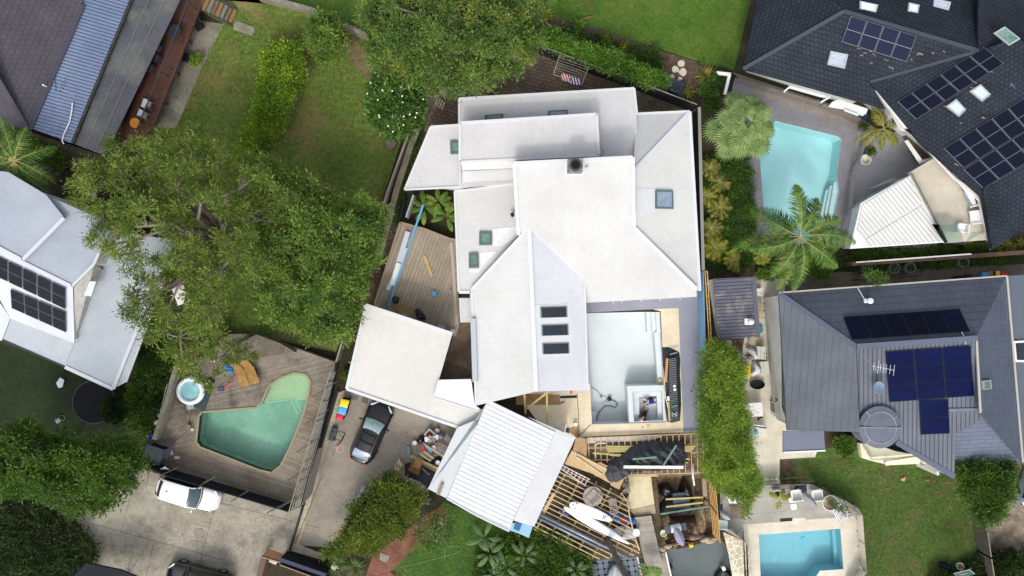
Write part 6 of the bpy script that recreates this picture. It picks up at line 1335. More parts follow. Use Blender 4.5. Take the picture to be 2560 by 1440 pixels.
    for sg in (1, -1):
        hl = MB().bar((.945*h2, sg*plan(.94)*.62, hood-.20), (.80*h2, sg*plan(.80)*.95, hood-.13), .11, .07); obj('headlight', put(hl), K('lamp_clear', (206,214,218), None, rough=.15), t)
        tl = MB().bar((-.975*h2, sg*plan(-.97)*.60, deck-.16), (-.93*h2, sg*plan(-.93)*.98, deck-.14), .07, .12); obj('tail_light', put(tl), K('lamp_red', (160,20,24), None, rough=.2), t)
        mi = MB().ball((.30*h2, sg*(plan(.3)+.13), deck+.04), .13, 0, 8, (.5,1,.75)).bar((.30*h2, sg*plan(.3)*.95, deck), (.30*h2, sg*(plan(.3)+.08), deck+.02), .06, .05); obj('mirror', put(mi), paint, t, smooth=True)
    cw = MB().grid(lambda u, v: Vector(((sF+.055*(1-(v*2-1)**2)+.035*(1-u))*h2, (v*2-1)*plan(.42)*.86, hood+.0+.012)), 2, 12); obj('cowl', put(cw), m_blackp, t)
    gr = MB().box((h2*.965, 0, .55), (.06, W*.45, .2)); obj('grille', put(gr), m_blackp, t)
    if rack:
        for sg in (1, -1): obj('roof_rail', put(MB().tube([(.05*h2, sg*.52, Ht+.0), (.02*h2, sg*.52, Ht+.08), (-.5*h2, sg*.52, Ht+.08), (-.54*h2, sg*.52, Ht)], .025, 6)), m_blackp, t)
        for sx in (-.02, -.28): obj('roof_bar', put(MB().bar((sx*h2, -.62, Ht+.12), (sx*h2, .62, Ht+.12), .08, .035)), m_blackp, t)
    else:
        obj('roof_fin', put(MB().bar((-.5*h2, 0, Ht+.04), (-.55*h2, 0, Ht+.07), .03, .06)), m_blackp, t)
    return t
PB = M('black_paint', (16,17,22), None, rough=.3, spec=.4, coat=.25); PW = M('white_paint_car', (236,239,242), None, rough=.25, spec=.5, coat=.6); PK = M('gloss_black_paint', (16,17,20), None, rough=.2, spec=.7, coat=.6); PS = M('silver_blue_paint', (160,178,196), None, rough=.3, met=.4, coat=.5)
car('parked_car', 'black car with roof bars parked on the front driveway', 929,1080,66.5,4.72,1.9,1.42,PB,rack=True,glass=M('pale_screen', (164,192,192), (150,180,182), 1, .1, spec=.6))
car('parked_car', 'white wagon parked against the black screen wall', 474,1231,-17,4.65,1.84,1.62,PW,suv=True,glass=M('teal_screen', (74,92,96), (56,74,82), 1.5, .08, spec=.7))
car('parked_car', 'large black four-wheel drive cut by the bottom edge on the west driveway', 500,1449,166,4.9,1.95,1.8,PK,suv=True,rack=True,glass=GLASSD)
car('parked_car', 'silver-blue car just showing at the right edge on the gravel', 2590,1195,72,4.6,1.85,1.45,PS,glass=GLASSD)
# ---------------------------------------------------------------- front driveway things
def bin_(lab, x, y, sz, mat, rz=-.25):
    c = P(x, y, 1.05); t = thing('wheelie_bin', lab, 'bin', (c.x, c.y, 0), 'wheelie bins beside the pebble strip', rz)
    def put(mb): mb.v = [(v[0]+c.x, v[1]+c.y, v[2]) for v in mb.v]; return mb
    mb = MB(); mb.slab([Vector((-sz/2,-sz/2,.98)), Vector((sz/2,-sz/2,.98)), Vector((sz/2,sz/2,.98)), Vector((-sz/2,sz/2,.98))], .9); obj('bin_body', put(mb), K('bin_dark', (34,40,42)), t)
    def f(u, v): return Vector(((u-.5)*sz*1.12, (v-.5)*sz*1.08, 1.0+.07*math.sin(math.pi*u)**.5*math.sin(math.pi*v)**.5))
    obj('lid', put(MB().grid(f, 8, 8).slab([Vector((-sz*.55,-sz*.53,1.0)), Vector((sz*.55,-sz*.53,1.0)), Vector((sz*.55,sz*.53,1.0)), Vector((-sz*.55,sz*.53,1.0))], .05)), mat, t); obj('handle', put(MB().tube([(-sz*.62,-sz*.3,.95),(-sz*.62,sz*.3,.95)], .02, 6)), m_blackp, t)
bin_('yellow-lidded wheelie bin, largest of the three by the pebbles', 860,1009,.55,m_yel); bin_('light blue-lidded wheelie bin between the yellow and red ones', 855,1027,.54,m_bluel); bin_('red-lidded small wheelie bin by the pebbles', 849,1042,.44,m_red)
t = thing('basketball_stand', 'portable basketball stand with a pink hoop on the front driveway', 'basketball stand', P(835,1085,0))
obj('base', MB().slab(PP([(829,1068),(843,1070),(836,1103),(820,1100)], .3), .3), m_blk, t); mb = MB(); a, b, c_ = P(842,1076,.4), P(863,1083,1.6), P(855,1102,1.7)
mb.tube([a, b], .025, 6).tube([b, c_], .03, 6).tube([c_, P(836,1098,.3)], .025, 6).tube([P(846,1080,.5), P(857,1097,1.6)], .018, 5).tube([c_, P(843,1115,2.2)], .03, 6).tube([b, P(846,1110,2.2)], .025, 6).tube([P(848,1096,1.2), P(832,1140,2.0)], .015, 5); obj('frame', mb, m_blackp, t)
obj('hoop', MB().ring(P(851,1123,2.3), .25, .014, 28), K('hoop_pink', (232,156,150)), t); obj('hoop_plate', MB().box(P(841,1120,2.3), (.14,.12,.03)), K('hoop_pink2', (236,120,130)), t)
mb = MB().px([(907,991),(922,995),(918,1009),(903,1005)], .03, .02); tag(obj('drain_grate', mb, K('grate', (110,106,84), st=[(1,.25,.12,.5,0,.4)])), 'square metal drain grate in front of the black car', 'grate')
tag(obj('hole_patch', MB().px([(880,985),(898,990),(890,1002),(868,996)], .024, .003), K('patch', (112,104,98))), 'dark patch of mortar at the garage corner', 'patch')
# rubbish heap: each item its own thing
def box_(name, lab, cat, pts, z, h_, mat): return tag(obj(name, MB().px(pts, z, h_), mat), lab, cat)
def plank(lab, a, b, z, w_=.12, mat=None, h_=.05, name='plank', cat='plank', z2=None, group=None): return tag(obj(name, MB().bar(P(*a, z), P(*b, z if z2 is None else z2), w_, h_), mat or m_tim), lab, cat, group)
mb = MB(); q = [(1060,1086),(1073,1071),(1091,1086),(1088,1102),(1070,1108)]; o_ = PP(q, .45); i_ = inset(o_, .1)
for k in range(5): j = (k+1) % 5; mb.slab([o_[k], o_[j], i_[j], i_[k]], .4)
mb.face(PP(q, .1)); tag(obj('old_sink', mb, K('sink_grey', (176,176,176))), 'upturned grey tub lying at the top of the rubbish heap', 'tub')
lump('red_cloth', 'brick-red rags inside the grey tub', 'rags', [(1066,1088),(1075,1080),(1082,1086),(1080,1094),(1068,1094)], .35, .15, K('red_rag', (168,66,46), (130,48,36), sc=5)); lump('rubbish_bag', 'shiny black rubbish bag on the left of the heap', 'bag', [(1042,1100),(1048,1088),(1060,1086),(1064,1098),(1060,1110),(1045,1110)], 0, .5, m_bag)
def bucket(lab, x, y, r_, mat, z=0, h_=.36, fill=None, name='bucket', cat='bucket'):
    c = P(x, y, z+h_); c.z = z; mb = MB().lathe(c, [(r_*.85,0),(r_,h_),(r_*.9,h_),(r_*.85,h_*.8),(.001,h_*.8)], 20); t = tag(obj(name, mb, mat), lab, cat)
    if fill: obj('contents', MB().lathe(c, [(r_*.86,h_*.83),(.001,h_*.86)], 16), fill, t)
    return t
bucket('grey lidded bucket above the tub in the heap', 1093,1077,.17,K('bucket_grey', (190,184,182))); bucket('beige bucket with white scraps at the left of the heap', 1036,1108,.19,K('bucket_beige', (176,160,132)), fill=m_white); bucket('dark grey bucket in the middle of the heap', 1080,1112,.19,K('bucket_dark', (92,88,88)), fill=K('cement', (140,136,130)))
bucket('white bucket at the right side of the heap near the studio', 1094,1157,.17,m_white); bucket('pale bucket beside the big green shrub', 1027,1203,.2,K('bucket_grey', (0,0,0)))
for i, (x, y, rz, lab) in enumerate(((1066,1098,.1,'first white carton from the left in the heap'),(1075,1095,-.5,'folded white carton in the middle of the heap'),(1085,1096,.4,'white carton near the top right of the heap'),(1092,1093,-.2,'square white carton beside the blue scraps'),(1085,1119,.6,'white torn box below the dark bucket'))):
    tag(obj('carton', MB().box(P(x,y,.5), (.24,.34,.16), rz), K('carton_white', (232,230,232))), lab, 'carton')
lump('plastic_scraps', 'crumpled blue-white plastic at the right of the heap', 'plastic', [(1095,1086),(1105,1082),(1114,1090),(1108,1098),(1096,1096)], .2, .3, K('scrap_blue', (172,180,196), (120,130,160), sc=8)); lump('plastic_scraps', 'pale crumpled plastic and metal at the left end of the heap', 'plastic', [(1015,1110),(1026,1112),(1032,1130),(1026,1140),(1016,1136)], 0, .25, K('scrap_grey', (170,172,176), (120,124,130), sc=8))
box_('foam_panel', 'orange-red foam panel in the heap', 'panel', [(1052,1113),(1058,1112),(1064,1126),(1059,1130),(1052,1124)], .5, .06, K('orange_red', (216,74,46))); box_('foam_panel', 'pale blue foam panel across the heap', 'panel', [(1055,1106),(1062,1108),(1082,1126),(1078,1132),(1068,1124)], .58, .05, K('foam_blue', (112,158,186)))
lump('white_sack', 'white sack below the blue foam panel', 'sack', [(1062,1122),(1076,1130),(1080,1136),(1070,1137),(1062,1130)], .1, .3, K('sack_white', (222,230,236)))
plank('long pale batten crossing the heap towards the studio', (1064,1114),(1108,1140),.7,.1,m_tim); plank('brown batten across the white cartons', (1072,1094),(1098,1116),.75,.12,K('brown_batten', (140,112,80))); plank('weathered thick beam under the loose timber', (1026,1139),(1094,1172),.3,.22,m_tim2)
for i, (a, b) in enumerate((((1054,1130),(1080,1148)),((1058,1128),(1084,1146)),((1062,1144),(1078,1152)),((1050,1134),(1076,1152)))): plank(('lowest','second','third','topmost')[i] + ' short offcut in the loose timber stack of the heap', a, b, .35+.06*i, .13, m_tim)
for i, (a, b) in enumerate((((1056,1170),(1068,1184)),((1064,1178),(1074,1187)),((1058,1162),(1090,1178)))): plank(('left','small','longest')[i] + ' grey offcut below the thick beam of the heap', a, b, .25, .11, K('grey_offcut', (136,132,112)))
box_('brown_board', 'brown board on trestles beside the heap', 'board', [(1033,1148),(1058,1158),(1046,1188),(1019,1176)], .7, .05, K('brown_board', (148,98,68), (130,84,56), sc=2)); box_('cardboard_sheet', 'torn cardboard sheet lying on the brown board', 'cardboard', [(1040,1149),(1056,1158),(1046,1173),(1031,1166)], .76, .03, m_card)
box_('black_groundsheet', 'black groundsheet under the lower half of the heap', 'sheet', [(1012,1160),(1050,1150),(1100,1140),(1108,1150),(1070,1222),(1050,1205),(1012,1190)], .05, .025, K('groundsheet', (48,50,56), (38,40,46), sc=1))
def slatpal(name, lab, q, z, mat, n=6, th=.1):
    c = PP(q, z); mb = MB()
    for k in range(n): s_ = (k+.5)/n; mb.bar(lerp(c[0], c[1], s_), lerp(c[3], c[2], s_), (c[1]-c[0]).length/n*.62, .03)
    for s_ in (.05, .5, .95): mb.bar(lerp(c[0], c[3], s_) - Vector((0,0,.06)), lerp(c[1], c[2], s_) - Vector((0,0,.06)), .09, .08)
    return tag(obj(name, mb, mat), lab, 'pallet')
slatpal('pallet', 'long pale pallet beside the green shrub on the driveway', [(976,1184),(999,1146),(1007,1160),(988,1189)], .2, m_tim, 3); slatpal('pallet', 'small white slatted crate side against the studio wall', [(1110,1098),(1118,1084),(1128,1098),(1120,1108)], .6, K('pale_slat', (0,0,0)), 5)
def ladder(lab, a0, a1, b0, b1, z0, z1, n, mat, name='ladder'):
    t = thing(name, lab, 'ladder', P(*a0, z0)); A0, A1, B0, B1 = P(*a0, z0), P(*a1, z1), P(*b0, z0), P(*b1, z1); obj('rail', MB().bar(A0, A1, .05, .08), mat, t); obj('rail', MB().bar(B0, B1, .05, .08), mat, t); mb = MB()
    for k in range(n): s_ = (k+.6)/n; obj('rung', MB().bar(lerp(A0, A1, s_), lerp(B0, B1, s_), .045, .03), mat, t)
    return t
ladder('pale metal ladder end sticking out of the heap', (1094,1104),(1120,1120),(1092,1122),(1114,1130),.5,.6,3,K('bucket_grey', (0,0,0)))
lump('builders_bag', 'large white builders bag beside the green shrub', 'bag', [(905,1214),(935,1210),(945,1222),(930,1235),(912,1238),(900,1228)], 0, .7, K('bag_white', (206,208,216), (184,188,198), sc=3), seed=5); lump('builders_bag', 'smaller white builders bag under the left edge of the shrub', 'bag', [(898,1230),(915,1236),(912,1250),(892,1262),(886,1252)], 0, .5, K('bag_white', (0,0,0)), seed=9)
lump('tarpaulin', 'grey tarpaulin over a kayak end beside the studio corner', 'tarpaulin', [(1045,1230),(1070,1240),(1088,1256),(1078,1262),(1050,1258),(1040,1244)], 0, .5, K('tarp_grey', (96,102,108), (70,76,84), sc=3), seed=3); box_('kayak_tip', 'black and white kayak end beside the studio corner', 'kayak', [(1058,1238),(1072,1244),(1086,1253),(1080,1260),(1062,1252)], .62, .12, m_blackp)
tag(obj('garden_hose', MB().tube([P(1000,1418,.04), P(1040,1408,.04), P(1085,1398,.04), P(1130,1385,.04), P(1154,1376,.04), P(1156,1368,.04), P(1140,1364,.04), P(1118,1366,.04), P(1112,1376,.04), P(1112,1400,.04)], .022, 6), K('hose_green', (96,150,104))), 'thin green hose looped on the front lawn', 'hose')
# ---------------------------------------------------------------- side deck between garage and house
t = thing('side_deck', 'weathered timber deck between the garage and the white house', 'deck', P(1060,700,0)); md = K('side_deck_boards', (168,156,138), (152,140,122), sc=.7, rough=.85, st=[(-.36,1,.26,.38,.06,.09)], isl=.06, f=.15)
obj('boards', MB().px([(1001,557),(1060,572),(1120,596),(1141,601),(1148,812),(1140,840),(1000,840),(930,790),(937,762)], .6, .2), md, t); obj('boards', MB().px([(1143,806),(1178,806),(1182,946),(1098,948)], .45, .2), K('side_deck_boards2', (136,118,98), (112,96,78), sc=.8, st=[(.06,1,.24,.4,.06,.09)], c3=(84,66,52), sc3=.9), t)
mb = MB(); q = PP([(937,762),(1001,557),(1060,573),(1122,597),(1141,601)], .66)
for a, b in zip(q, q[1:]): mb.bar(a, b, .18, .1)
obj('edge_board', mb, K('edge_grey', (154,140,122)), t); mb = MB(); q = PP([(1128,606),(1134,680),(1138,760),(1142,812)], .62)
for a, b in zip(q, q[1:]): mb.bar(a, b, .2, .04)
obj('sealing_strip', mb, K('membrane', (188,172,156)), t)
plank('upper white fascia board on the side deck', (1020,579),(983,700),.75,.36,K('fascia_white', (206,210,216))); plank('narrow white fascia board right of the others on the side deck', (1018,620),(992,702),.72,.2,m_whp); plank('short bright white board on top of the fascia boards', (997,658),(980,713),.86,.34,m_whp); plank('lowest pale fascia board end on the side deck', (986,690),(969,725),.7,.3,K('fascia_white', (0,0,0)))
tag(obj('blue_pole', MB().bar(P(1058,512,1.5), P(971,766,.8), .13, .08), K('pole_blue', (96,164,206))), 'long light blue pole lying across the side deck', 'pole')
plank('upper pale timber offcut on the side deck', (1061,640),(1071,665),.66,.2,K('ply_plank', (198,164,112))); plank('lower pale timber offcut on the side deck', (1070,664),(1080,691),.66,.2,K('ply_plank', (0,0,0)))
box_('blue_container', 'small bright blue container on the side deck', 'container', [(1080,729),(1089,728),(1091,738),(1081,740)], .85, .22, m_bluel); lump('rubbish_bag', 'small black bag beside the blue pole on the side deck', 'bag', [(980,742),(990,740),(1000,744),(996,758),(984,760)], .6, .4, m_bag, seed=4); lump('rubbish_bag', 'larger black bag at the garage edge of the side deck', 'bag', [(1037,776),(1046,770),(1062,786),(1066,798),(1056,802),(1042,796)], .6, .5, m_bag, seed=6)
box_('cardboard_sheet', 'large brown cardboard sheet at the garage edge of the side deck', 'cardboard', [(974,764),(998,756),(1030,768),(1036,790),(1010,785),(985,775)], .64, .03, m_card); box_('carton', 'white and blue carton at the corner of the side deck', 'carton', [(1094,810),(1114,815),(1112,824),(1092,820)], .85, .22, K('carton_grey', (176,180,186)))
bucket('open brown tin at the corner of the side deck', 1120,819,.14,m_card,.6); box_('carton', 'small grey carton beside the brown tin', 'carton', [(1126,822),(1138,824),(1136,832),(1124,830)], .8, .2, K('carton_grey', (0,0,0))); lump('plastic_scraps', 'silver plastic scraps beside the cardboard sheet', 'plastic', [(996,784),(1008,780),(1030,792),(1024,798),(1004,792)], .64, .15, K('scrap_grey', (0,0,0)))
lump('paper_scrap', 'crumpled pale scrap near the right edge of the side deck', 'scrap', [(1123,722),(1130,721),(1131,732),(1124,736)], .6, .12, K('scrap_beige', (164,148,134)))
# black drum bags at passage
tag(obj('gas_bottle', MB().tube([P(1012,500,.3), P(1000,545,.3)], .2, 10), m_blackp), 'long black bundle in the passage beside the boundary wall', 'bundle'); tag(obj('passage_panel', MB().bar(P(1036,490,.8), P(1018,545,.8), .08, 1.4), K('panel_pale', (172,182,186))), 'pale upright panel beside the banana plants', 'panel')
tag(obj('spotlight', MB().box(P(1281,537,4.3), (.22,.28,.15), .4), m_blackp), 'small black spotlight on the side of the tall white roof', 'spotlight')
# ---------------------------------------------------------------- empty pool and terrace
tag(obj('pool_hose', MB().tube([P(1490,1058,-1.4), P(1492,1045,-1.45), P(1500,1028,-1.45), P(1512,1015,-1.45), P(1528,1015,-1.45), P(1538,1019,-1.45), P(1544,1012,-1.45), P(1538,1003,-1.45), P(1524,998,-1.45)], .035, 7), K('hose_grey', (84,100,112))), 'dark hose curling across the floor of the empty pool', 'hose')
tag(obj('pump', MB().lathe(P(1523,997,-1.48), [(.16,0),(.17,.2),(.1,.26),(.06,.34),(.001,.34)], 16), K('pump_dark', (60,64,58))), 'small dark submersible pump on the floor of the empty pool', 'pump')
tag(obj('power_cable', MB().tube([P(1478,968,-1.45), P(1490,975,-1.45), P(1500,985,-1.45), P(1515,992,-1.45), P(1517,1003,-1.45), P(1509,1004,-1.45)], .014, 5), m_blackp), 'thin black cable on the floor of the empty pool', 'cable')
tag(obj('sponge', MB().box(P(1649,951,-.42), (.24,.2,.14), .2), K('sponge', (214,190,96))), 'yellow sponge on the ledge of the empty pool', 'sponge'); tag(obj('yellow_pad', MB().box(P(1621,1065,.05), (.22,.2,.04), .4), K('pad', (222,190,110))), 'yellow pad on the travertine below the spa', 'pad'); tag(obj('brown_scrap', MB().box(P(1503,992,-1.45), (.14,.16,.06), .6), m_card), 'brown scrap on the floor of the empty pool', 'scrap')
tag(obj('deck_drain', MB().lathe(P(1607,1067,.03), [(.05,0),(.05,.01),(.001,.005)], 12), m_blackp), 'tiny round drain in the travertine below the spa', 'drain'); tag(obj('slab_drain', MB().lathe(P(1729,977,.04), [(.06,0),(.06,.012),(.001,.005)], 12), m_blackp), 'tiny round drain in the grey slab', 'drain')
lump('plastic_sheet', 'wrinkled black plastic sheet spread under the stack beside the empty pool', 'plastic sheet', [(1654,868),(1670,867),(1682,872),(1698,880),(1701,900),(1700,940),(1702,960),(1703,1010),(1700,1052),(1680,1057),(1667,1054),(1664,1030),(1662,1010),(1664,980),(1661,940),(1656,900)], .03, .3, m_blk, seed=11, n=16)
q = PP([(1672,896),(1690,895),(1696,1045),(1676,1048)], .62); mb = MB().slab(q, .55); obj_ = tag(obj('wrapped_stack', mb, K('wrapped_plastic', (62,70,80), (46,52,60), sc=5, rough=.35, spec=.6, st=[(1,.2,.16,.25,.12,.2)])), 'long black-wrapped stack beside the empty pool', 'stack')
plank('orange timber plank leaning on the wrapped stack', (1668,896),(1664,955),.5,.16,K('orange_timber', (206,150,84))); plank('yellow timber length at the lower end of the wrapped stack', (1671,1004),(1674,1053),.5,.12,m_tim2); plank('thin white rod beside the yellow timber length', (1661,978),(1672,1030),.45,.04,m_white)
for x, y, r_, lab in ((1686,965,.1,'upper round white lid on the wrapped stack'),(1687,974,.11,'lower solid white lid on the wrapped stack')): tag(obj('lid', MB().lathe(P(x,y,.64), [(r_,0),(r_,.03),(r_*.6,.04),(.001,.04)], 16), m_white), lab, 'lid')
box_('tool', 'green and yellow hand tool on the wrapped stack', 'tool', [(1682,1014),(1694,1012),(1694,1016),(1682,1018)], .7, .05, K('tool_green', (72,160,96))); mb = MB().box(P(1681,1035,.7), (.06,.3,.12), .05).box(P(1690,1035,.7), (.06,.3,.12), .05).box(P(1685,1035,.7), (.32,.07,.12), .05)
tag(obj('concrete_block', mb, K('block_grey', (182,186,190))), 'H-shaped pale concrete block on the wrapped stack', 'block'); box_('white_tool', 'white hand tool beside the wrapped stack', 'tool', [(1668,992),(1673,990),(1674,1002),(1669,1002)], .5, .08, m_white); tag(obj('timber_offcut', MB().bar(P(1675,886,.5), P(1694,881,.5), .1, .06), m_grn), 'green treated offcut at the top of the wrapped stack', 'offcut')
# terrace under the gable
for i, (a, b, lab) in enumerate((((1311,986),(1314,1034),'left upright yellow beam beside the gable roof'),((1367,986),(1368,1058),'right long yellow beam beside the gable roof'),((1316,1022),(1372,978),'diagonal green-yellow brace between the two yellow beams'))): tag(obj('beam', MB().bar(P(*a,2.3), P(*b,2.3), .13, .1), m_tim2), lab, 'beam')
t = thing('trestle_rail', 'white metal rails with an orange clip below the gable eave', 'trestle', P(1430,980,0)); mb = MB()
for a, b in (((1383,978),(1475,970)), ((1384,982),(1475,976)), ((1383,986),(1474,980))): mb.bar(P(*a,1.2), P(*b,1.2), .04, .04)
obj('rail', mb, m_alu, t); obj('clip', MB().box(P(1428,979,1.25), (.18,.28,.06)), K('orange_red', (0,0,0)), t)
mb = MB().px([(1400,990),(1442,988),(1442,995),(1400,996)], .04, .005); tag(obj('channel_drain', mb, K('drain_and_shade_black', (40,38,34), st=[(.0,1,.16,-1.2,0,.3)])), 'dark channel drain slot in the travertine terrace', 'drain')
for q, lab in (([(1290,985),(1399,985),(1400,1005),(1412,1001),(1411,1008),(1396,1012),(1290,1012)],'upper cardboard floor sheet on the terrace'),([(1425,1070),(1447,1062),(1447,1092),(1438,1090),(1418,1078)],'lower cardboard floor sheet with stains by the studio roof')): box_('floor_sheet', lab, 'cardboard', q, .045, .01, m_card)
box_('recess_shade_sheet', 'flat dark sheet painted for the recess shade under the gable eave', 'recess', [(1280,1000),(1308,990),(1312,1035),(1290,1028)], .04, .005, K('drain_and_shade_black', (0,0,0)))  # thin sheet on the paving, coloured dark to paint the shade below the eave
bucket('white bucket on the terrace beside the travertine joint', 1439,1063,.16,m_white,.04); lump('white_bag', 'crumpled white bag on the terrace', 'bag', [(1409,1056),(1416,1057),(1418,1068),(1411,1068)], .04, .25, m_white); lump('dark_bag', 'navy and black bag below the crumpled white bag', 'bag', [(1415,1072),(1423,1070),(1422,1084),(1414,1080)], .04, .25, K('navy_bag', (44,56,110)))
struct('terrace_joint', MB().bar(P(1477,1061,.036), P(1440,1098,.036), .06, .004).bar(P(1443,983,.036), P(1449,1092,.036), .05, .004), K('joint_brown', (110,96,78)))
# ---------------------------------------------------------------- people
def skin(name, verts, edges, mat, parent=None, sub=2, origin=None):
    me = bpy.data.meshes.new(name); o0 = wloc(parent) if parent else Vector(origin)
    me.from_pydata([tuple(Vector(v[:3]) - o0) for v in verts], edges, []); me.materials.append(mat); o = bpy.data.objects.new(name, me); link(o)
    if parent: o.parent = parent
    else: o.location = o0
    m = o.modifiers.new('skin', 'SKIN')
    for i, v in enumerate(verts): r_ = v[3]; me.skin_vertices[0].data[i].radius = (r_, r_*(v[4] if len(v) > 4 else 1))
    me.skin_vertices[0].data[0].use_root = True
    m.use_smooth_shade = True; s_ = o.modifiers.new('smooth', 'SUBSURF'); s_.levels = s_.render_levels = sub; return o
def worker(lab, x, y, z, az, shirt, shorts, skinm, hat, hatmat, boots, reach=(.72,.12,.12), lean=1.0, hatz=.93):
    c = P(x, y, z+.5); a = math.radians(az); ca, sa = math.cos(a), math.sin(a); c.z = z
    def W_(p): return (c.x + p[0]*ca - p[1]*sa, c.y + p[0]*sa + p[1]*ca, z + p[2]) + tuple(p[3:])
    V = [(-.1,0,.42,.12,.85),(.05,0,.55,.12,.8),(.22,0,.68,.13,.8),(.36,0,.76,.12,.75),(.46,0,.82,.055),(.53,0,.85,.085),(.62,0,.86,.09),(.70,0,.82,.05),(.735,0,.83,.018)]
    E = [(0,1),(1,2),(2,3),(3,4),(4,5),(5,6),(6,7),(7,8)]
    for s_ in (1, -1):
        i = len(V); V += [(.34,s_*.19,.76,.065),(.46,s_*.29,.55,.045),(.60,s_*.24,.38,.036),(.68,s_*.2,reach[2]+.16,.03,.7),(.70,s_*.2,reach[2]+.10,.038,.5)]; E += [(3,i),(i,i+1),(i+1,i+2),(i+2,i+3),(i+3,i+4)]
        for k in range(4): j = len(V); V += [(.74,s_*(.2+.024*(k-1.5)),reach[2]+.07,.010),(.775,s_*(.2+.028*(k-1.5)),reach[2]+.04-.01*(k % 2),.009)]; E += [(i+4,j),(j,j+1)]
        j = len(V); V += [(.71,s_*(.2-.055),reach[2]+.09,.011)]; E += [(i+3,j)]
        i = len(V); V += [(-.08,s_*.13,.36,.085),(.24,s_*.2,.22,.065),(.12,s_*.19,.10,.05),(-.2,s_*.18,.08,.04),(-.3,s_*.18,.07,.04),(-.38,s_*.2,.03,.035)]; E += [(0,i),(i,i+1),(i+1,i+2),(i+2,i+3),(i+3,i+4),(i+4,i+5)]
        j = len(V); V += [(.60,s_*.098,.85,.022)]; E += [(6,j)]
    o = skin('person', [W_(v) for v in V], E, skinm, origin=(c.x, c.y, z)); tag(o, lab, 'person')
    VS = [(-.13,0,.42,.14,.9),(.05,0,.55,.155,.9),(.22,0,.68,.17,.85),(.37,0,.765,.145,.8)]; ES = [(0,1),(1,2),(2,3)]
    for s_ in (1, -1): i = len(VS); VS += [(.34,s_*.2,.76,.085),(.41,s_*.255,.64,.07)]; ES += [(3,i),(i,i+1)]
    skin('shirt', [W_(v) for v in VS], ES, shirt, o)
    VP = [(-.14,0,.40,.135,.95)]; EP = []
    for s_ in (1, -1): i = len(VP); VP += [(-.08,s_*.13,.36,.115),(.16,s_*.18,.26,.10)]; EP += [(0,i),(i,i+1)]
    skin('shorts', [W_(v) for v in VP], EP, shorts, o)
    VB = []; EB = []
    for s_ in (1, -1): i = len(VB); VB += [(-.22,s_*.18,.08,.05),(-.3,s_*.18,.075,.05),(-.40,s_*.2,.03,.045)]; EB += [(i,i+1),(i+1,i+2)]
    for i in (0, 3): skin('boot', [W_(v) for v in VB[i:i+3]], [(0,1),(1,2)], boots, o, 1)
    hc = Vector(W_((.60,0,hatz))[:3])
    if hat == 'brim': mb = MB().lathe(hc - Vector((0,0,.03)), [(.10,-.0),(.20,-.02),(.21,-.01),(.11,.03),(.105,.09),(.07,.12),(.001,.125)], 24)
    elif hat == 'cap':
        mb = MB().lathe(hc - Vector((0,0,.04)), [(.108,-.02),(.108,.03),(.085,.085),(.04,.11),(.001,.115)], 20); mb.slab([Vector(W_(p)[:3]) for p in ((.66,-.08,hatz-.05),(.80,-.06,hatz-.07),(.80,.06,hatz-.07),(.66,.08,hatz-.05))], .012)
    else: mb = MB().ball(hc - Vector((0,0,.05)), .112, 0, 10, (1.05,1,.9))
    obj({'brim':'hat','cap':'cap'}.get(hat, 'hair'), mb, hatmat, o, smooth=True); return o, W_
SKN = K('skin', (186,136,106), None, rough=.6); BOOT = K('boot_brown', (128,92,66), None, rough=.8)
o, W_ = worker('person in a bright blue T-shirt with white lettering crouching in the spa', 1629,1003,-1.05,180,K('shirt_blue', (32,72,176), (26,60,150), sc=6),K('shorts_navy', (40,46,60)),SKN,'hair',K('hair_brown', (88,72,58)),BOOT)
mb = MB()   # lettering across the shoulders
for k, (u, seg) in enumerate((( -.14,((0,0,0,1),(0,1,1,1),(1,1,1,0),(0,.5,1,.5))),(-.06,((0,0,0,1),(0,1,1,.5),(1,.5,0,0))),(.04,((0,0,0,1),(0,1,1,1),(0,.5,1,.5),(0,0,1,0))),(.12,((0,1,1,1),(.5,0,.5,1))))):
    for x0, y0, x1, y1 in seg: mb.bar(W_((.35-.06*y0, u+.05*x0, .925-.006*abs(u)*10))[:3], W_((.35-.06*y1, u+.05*x1, .925-.006*abs(u)*10))[:3], .014, .008)
obj('lettering', mb, m_white, o)
worker('person in a black top and pale brimmed hat kneeling in the spa', 1612,1033,-1.05,-122,K('shirt_black', (38,40,50), (28,30,38), sc=6),K('shorts_brown', (120,88,66)),SKN,'brim',K('hat_pale', (222,200,192)),BOOT)
worker('person in a grey T-shirt and dark cap bending over a white tub beside the joists', 1566,1212,.12,-88,K('shirt_grey', (150,156,144), (136,142,130), sc=6),K('shorts_grey', (148,150,136)),SKN,'cap',K('cap_dark', (40,40,44)),BOOT)
bucket('round white tub in front of the bending person', 1560,1242,.30,m_white,.1,.3,K('tub_dark', (60,46,42)),'tub','tub')
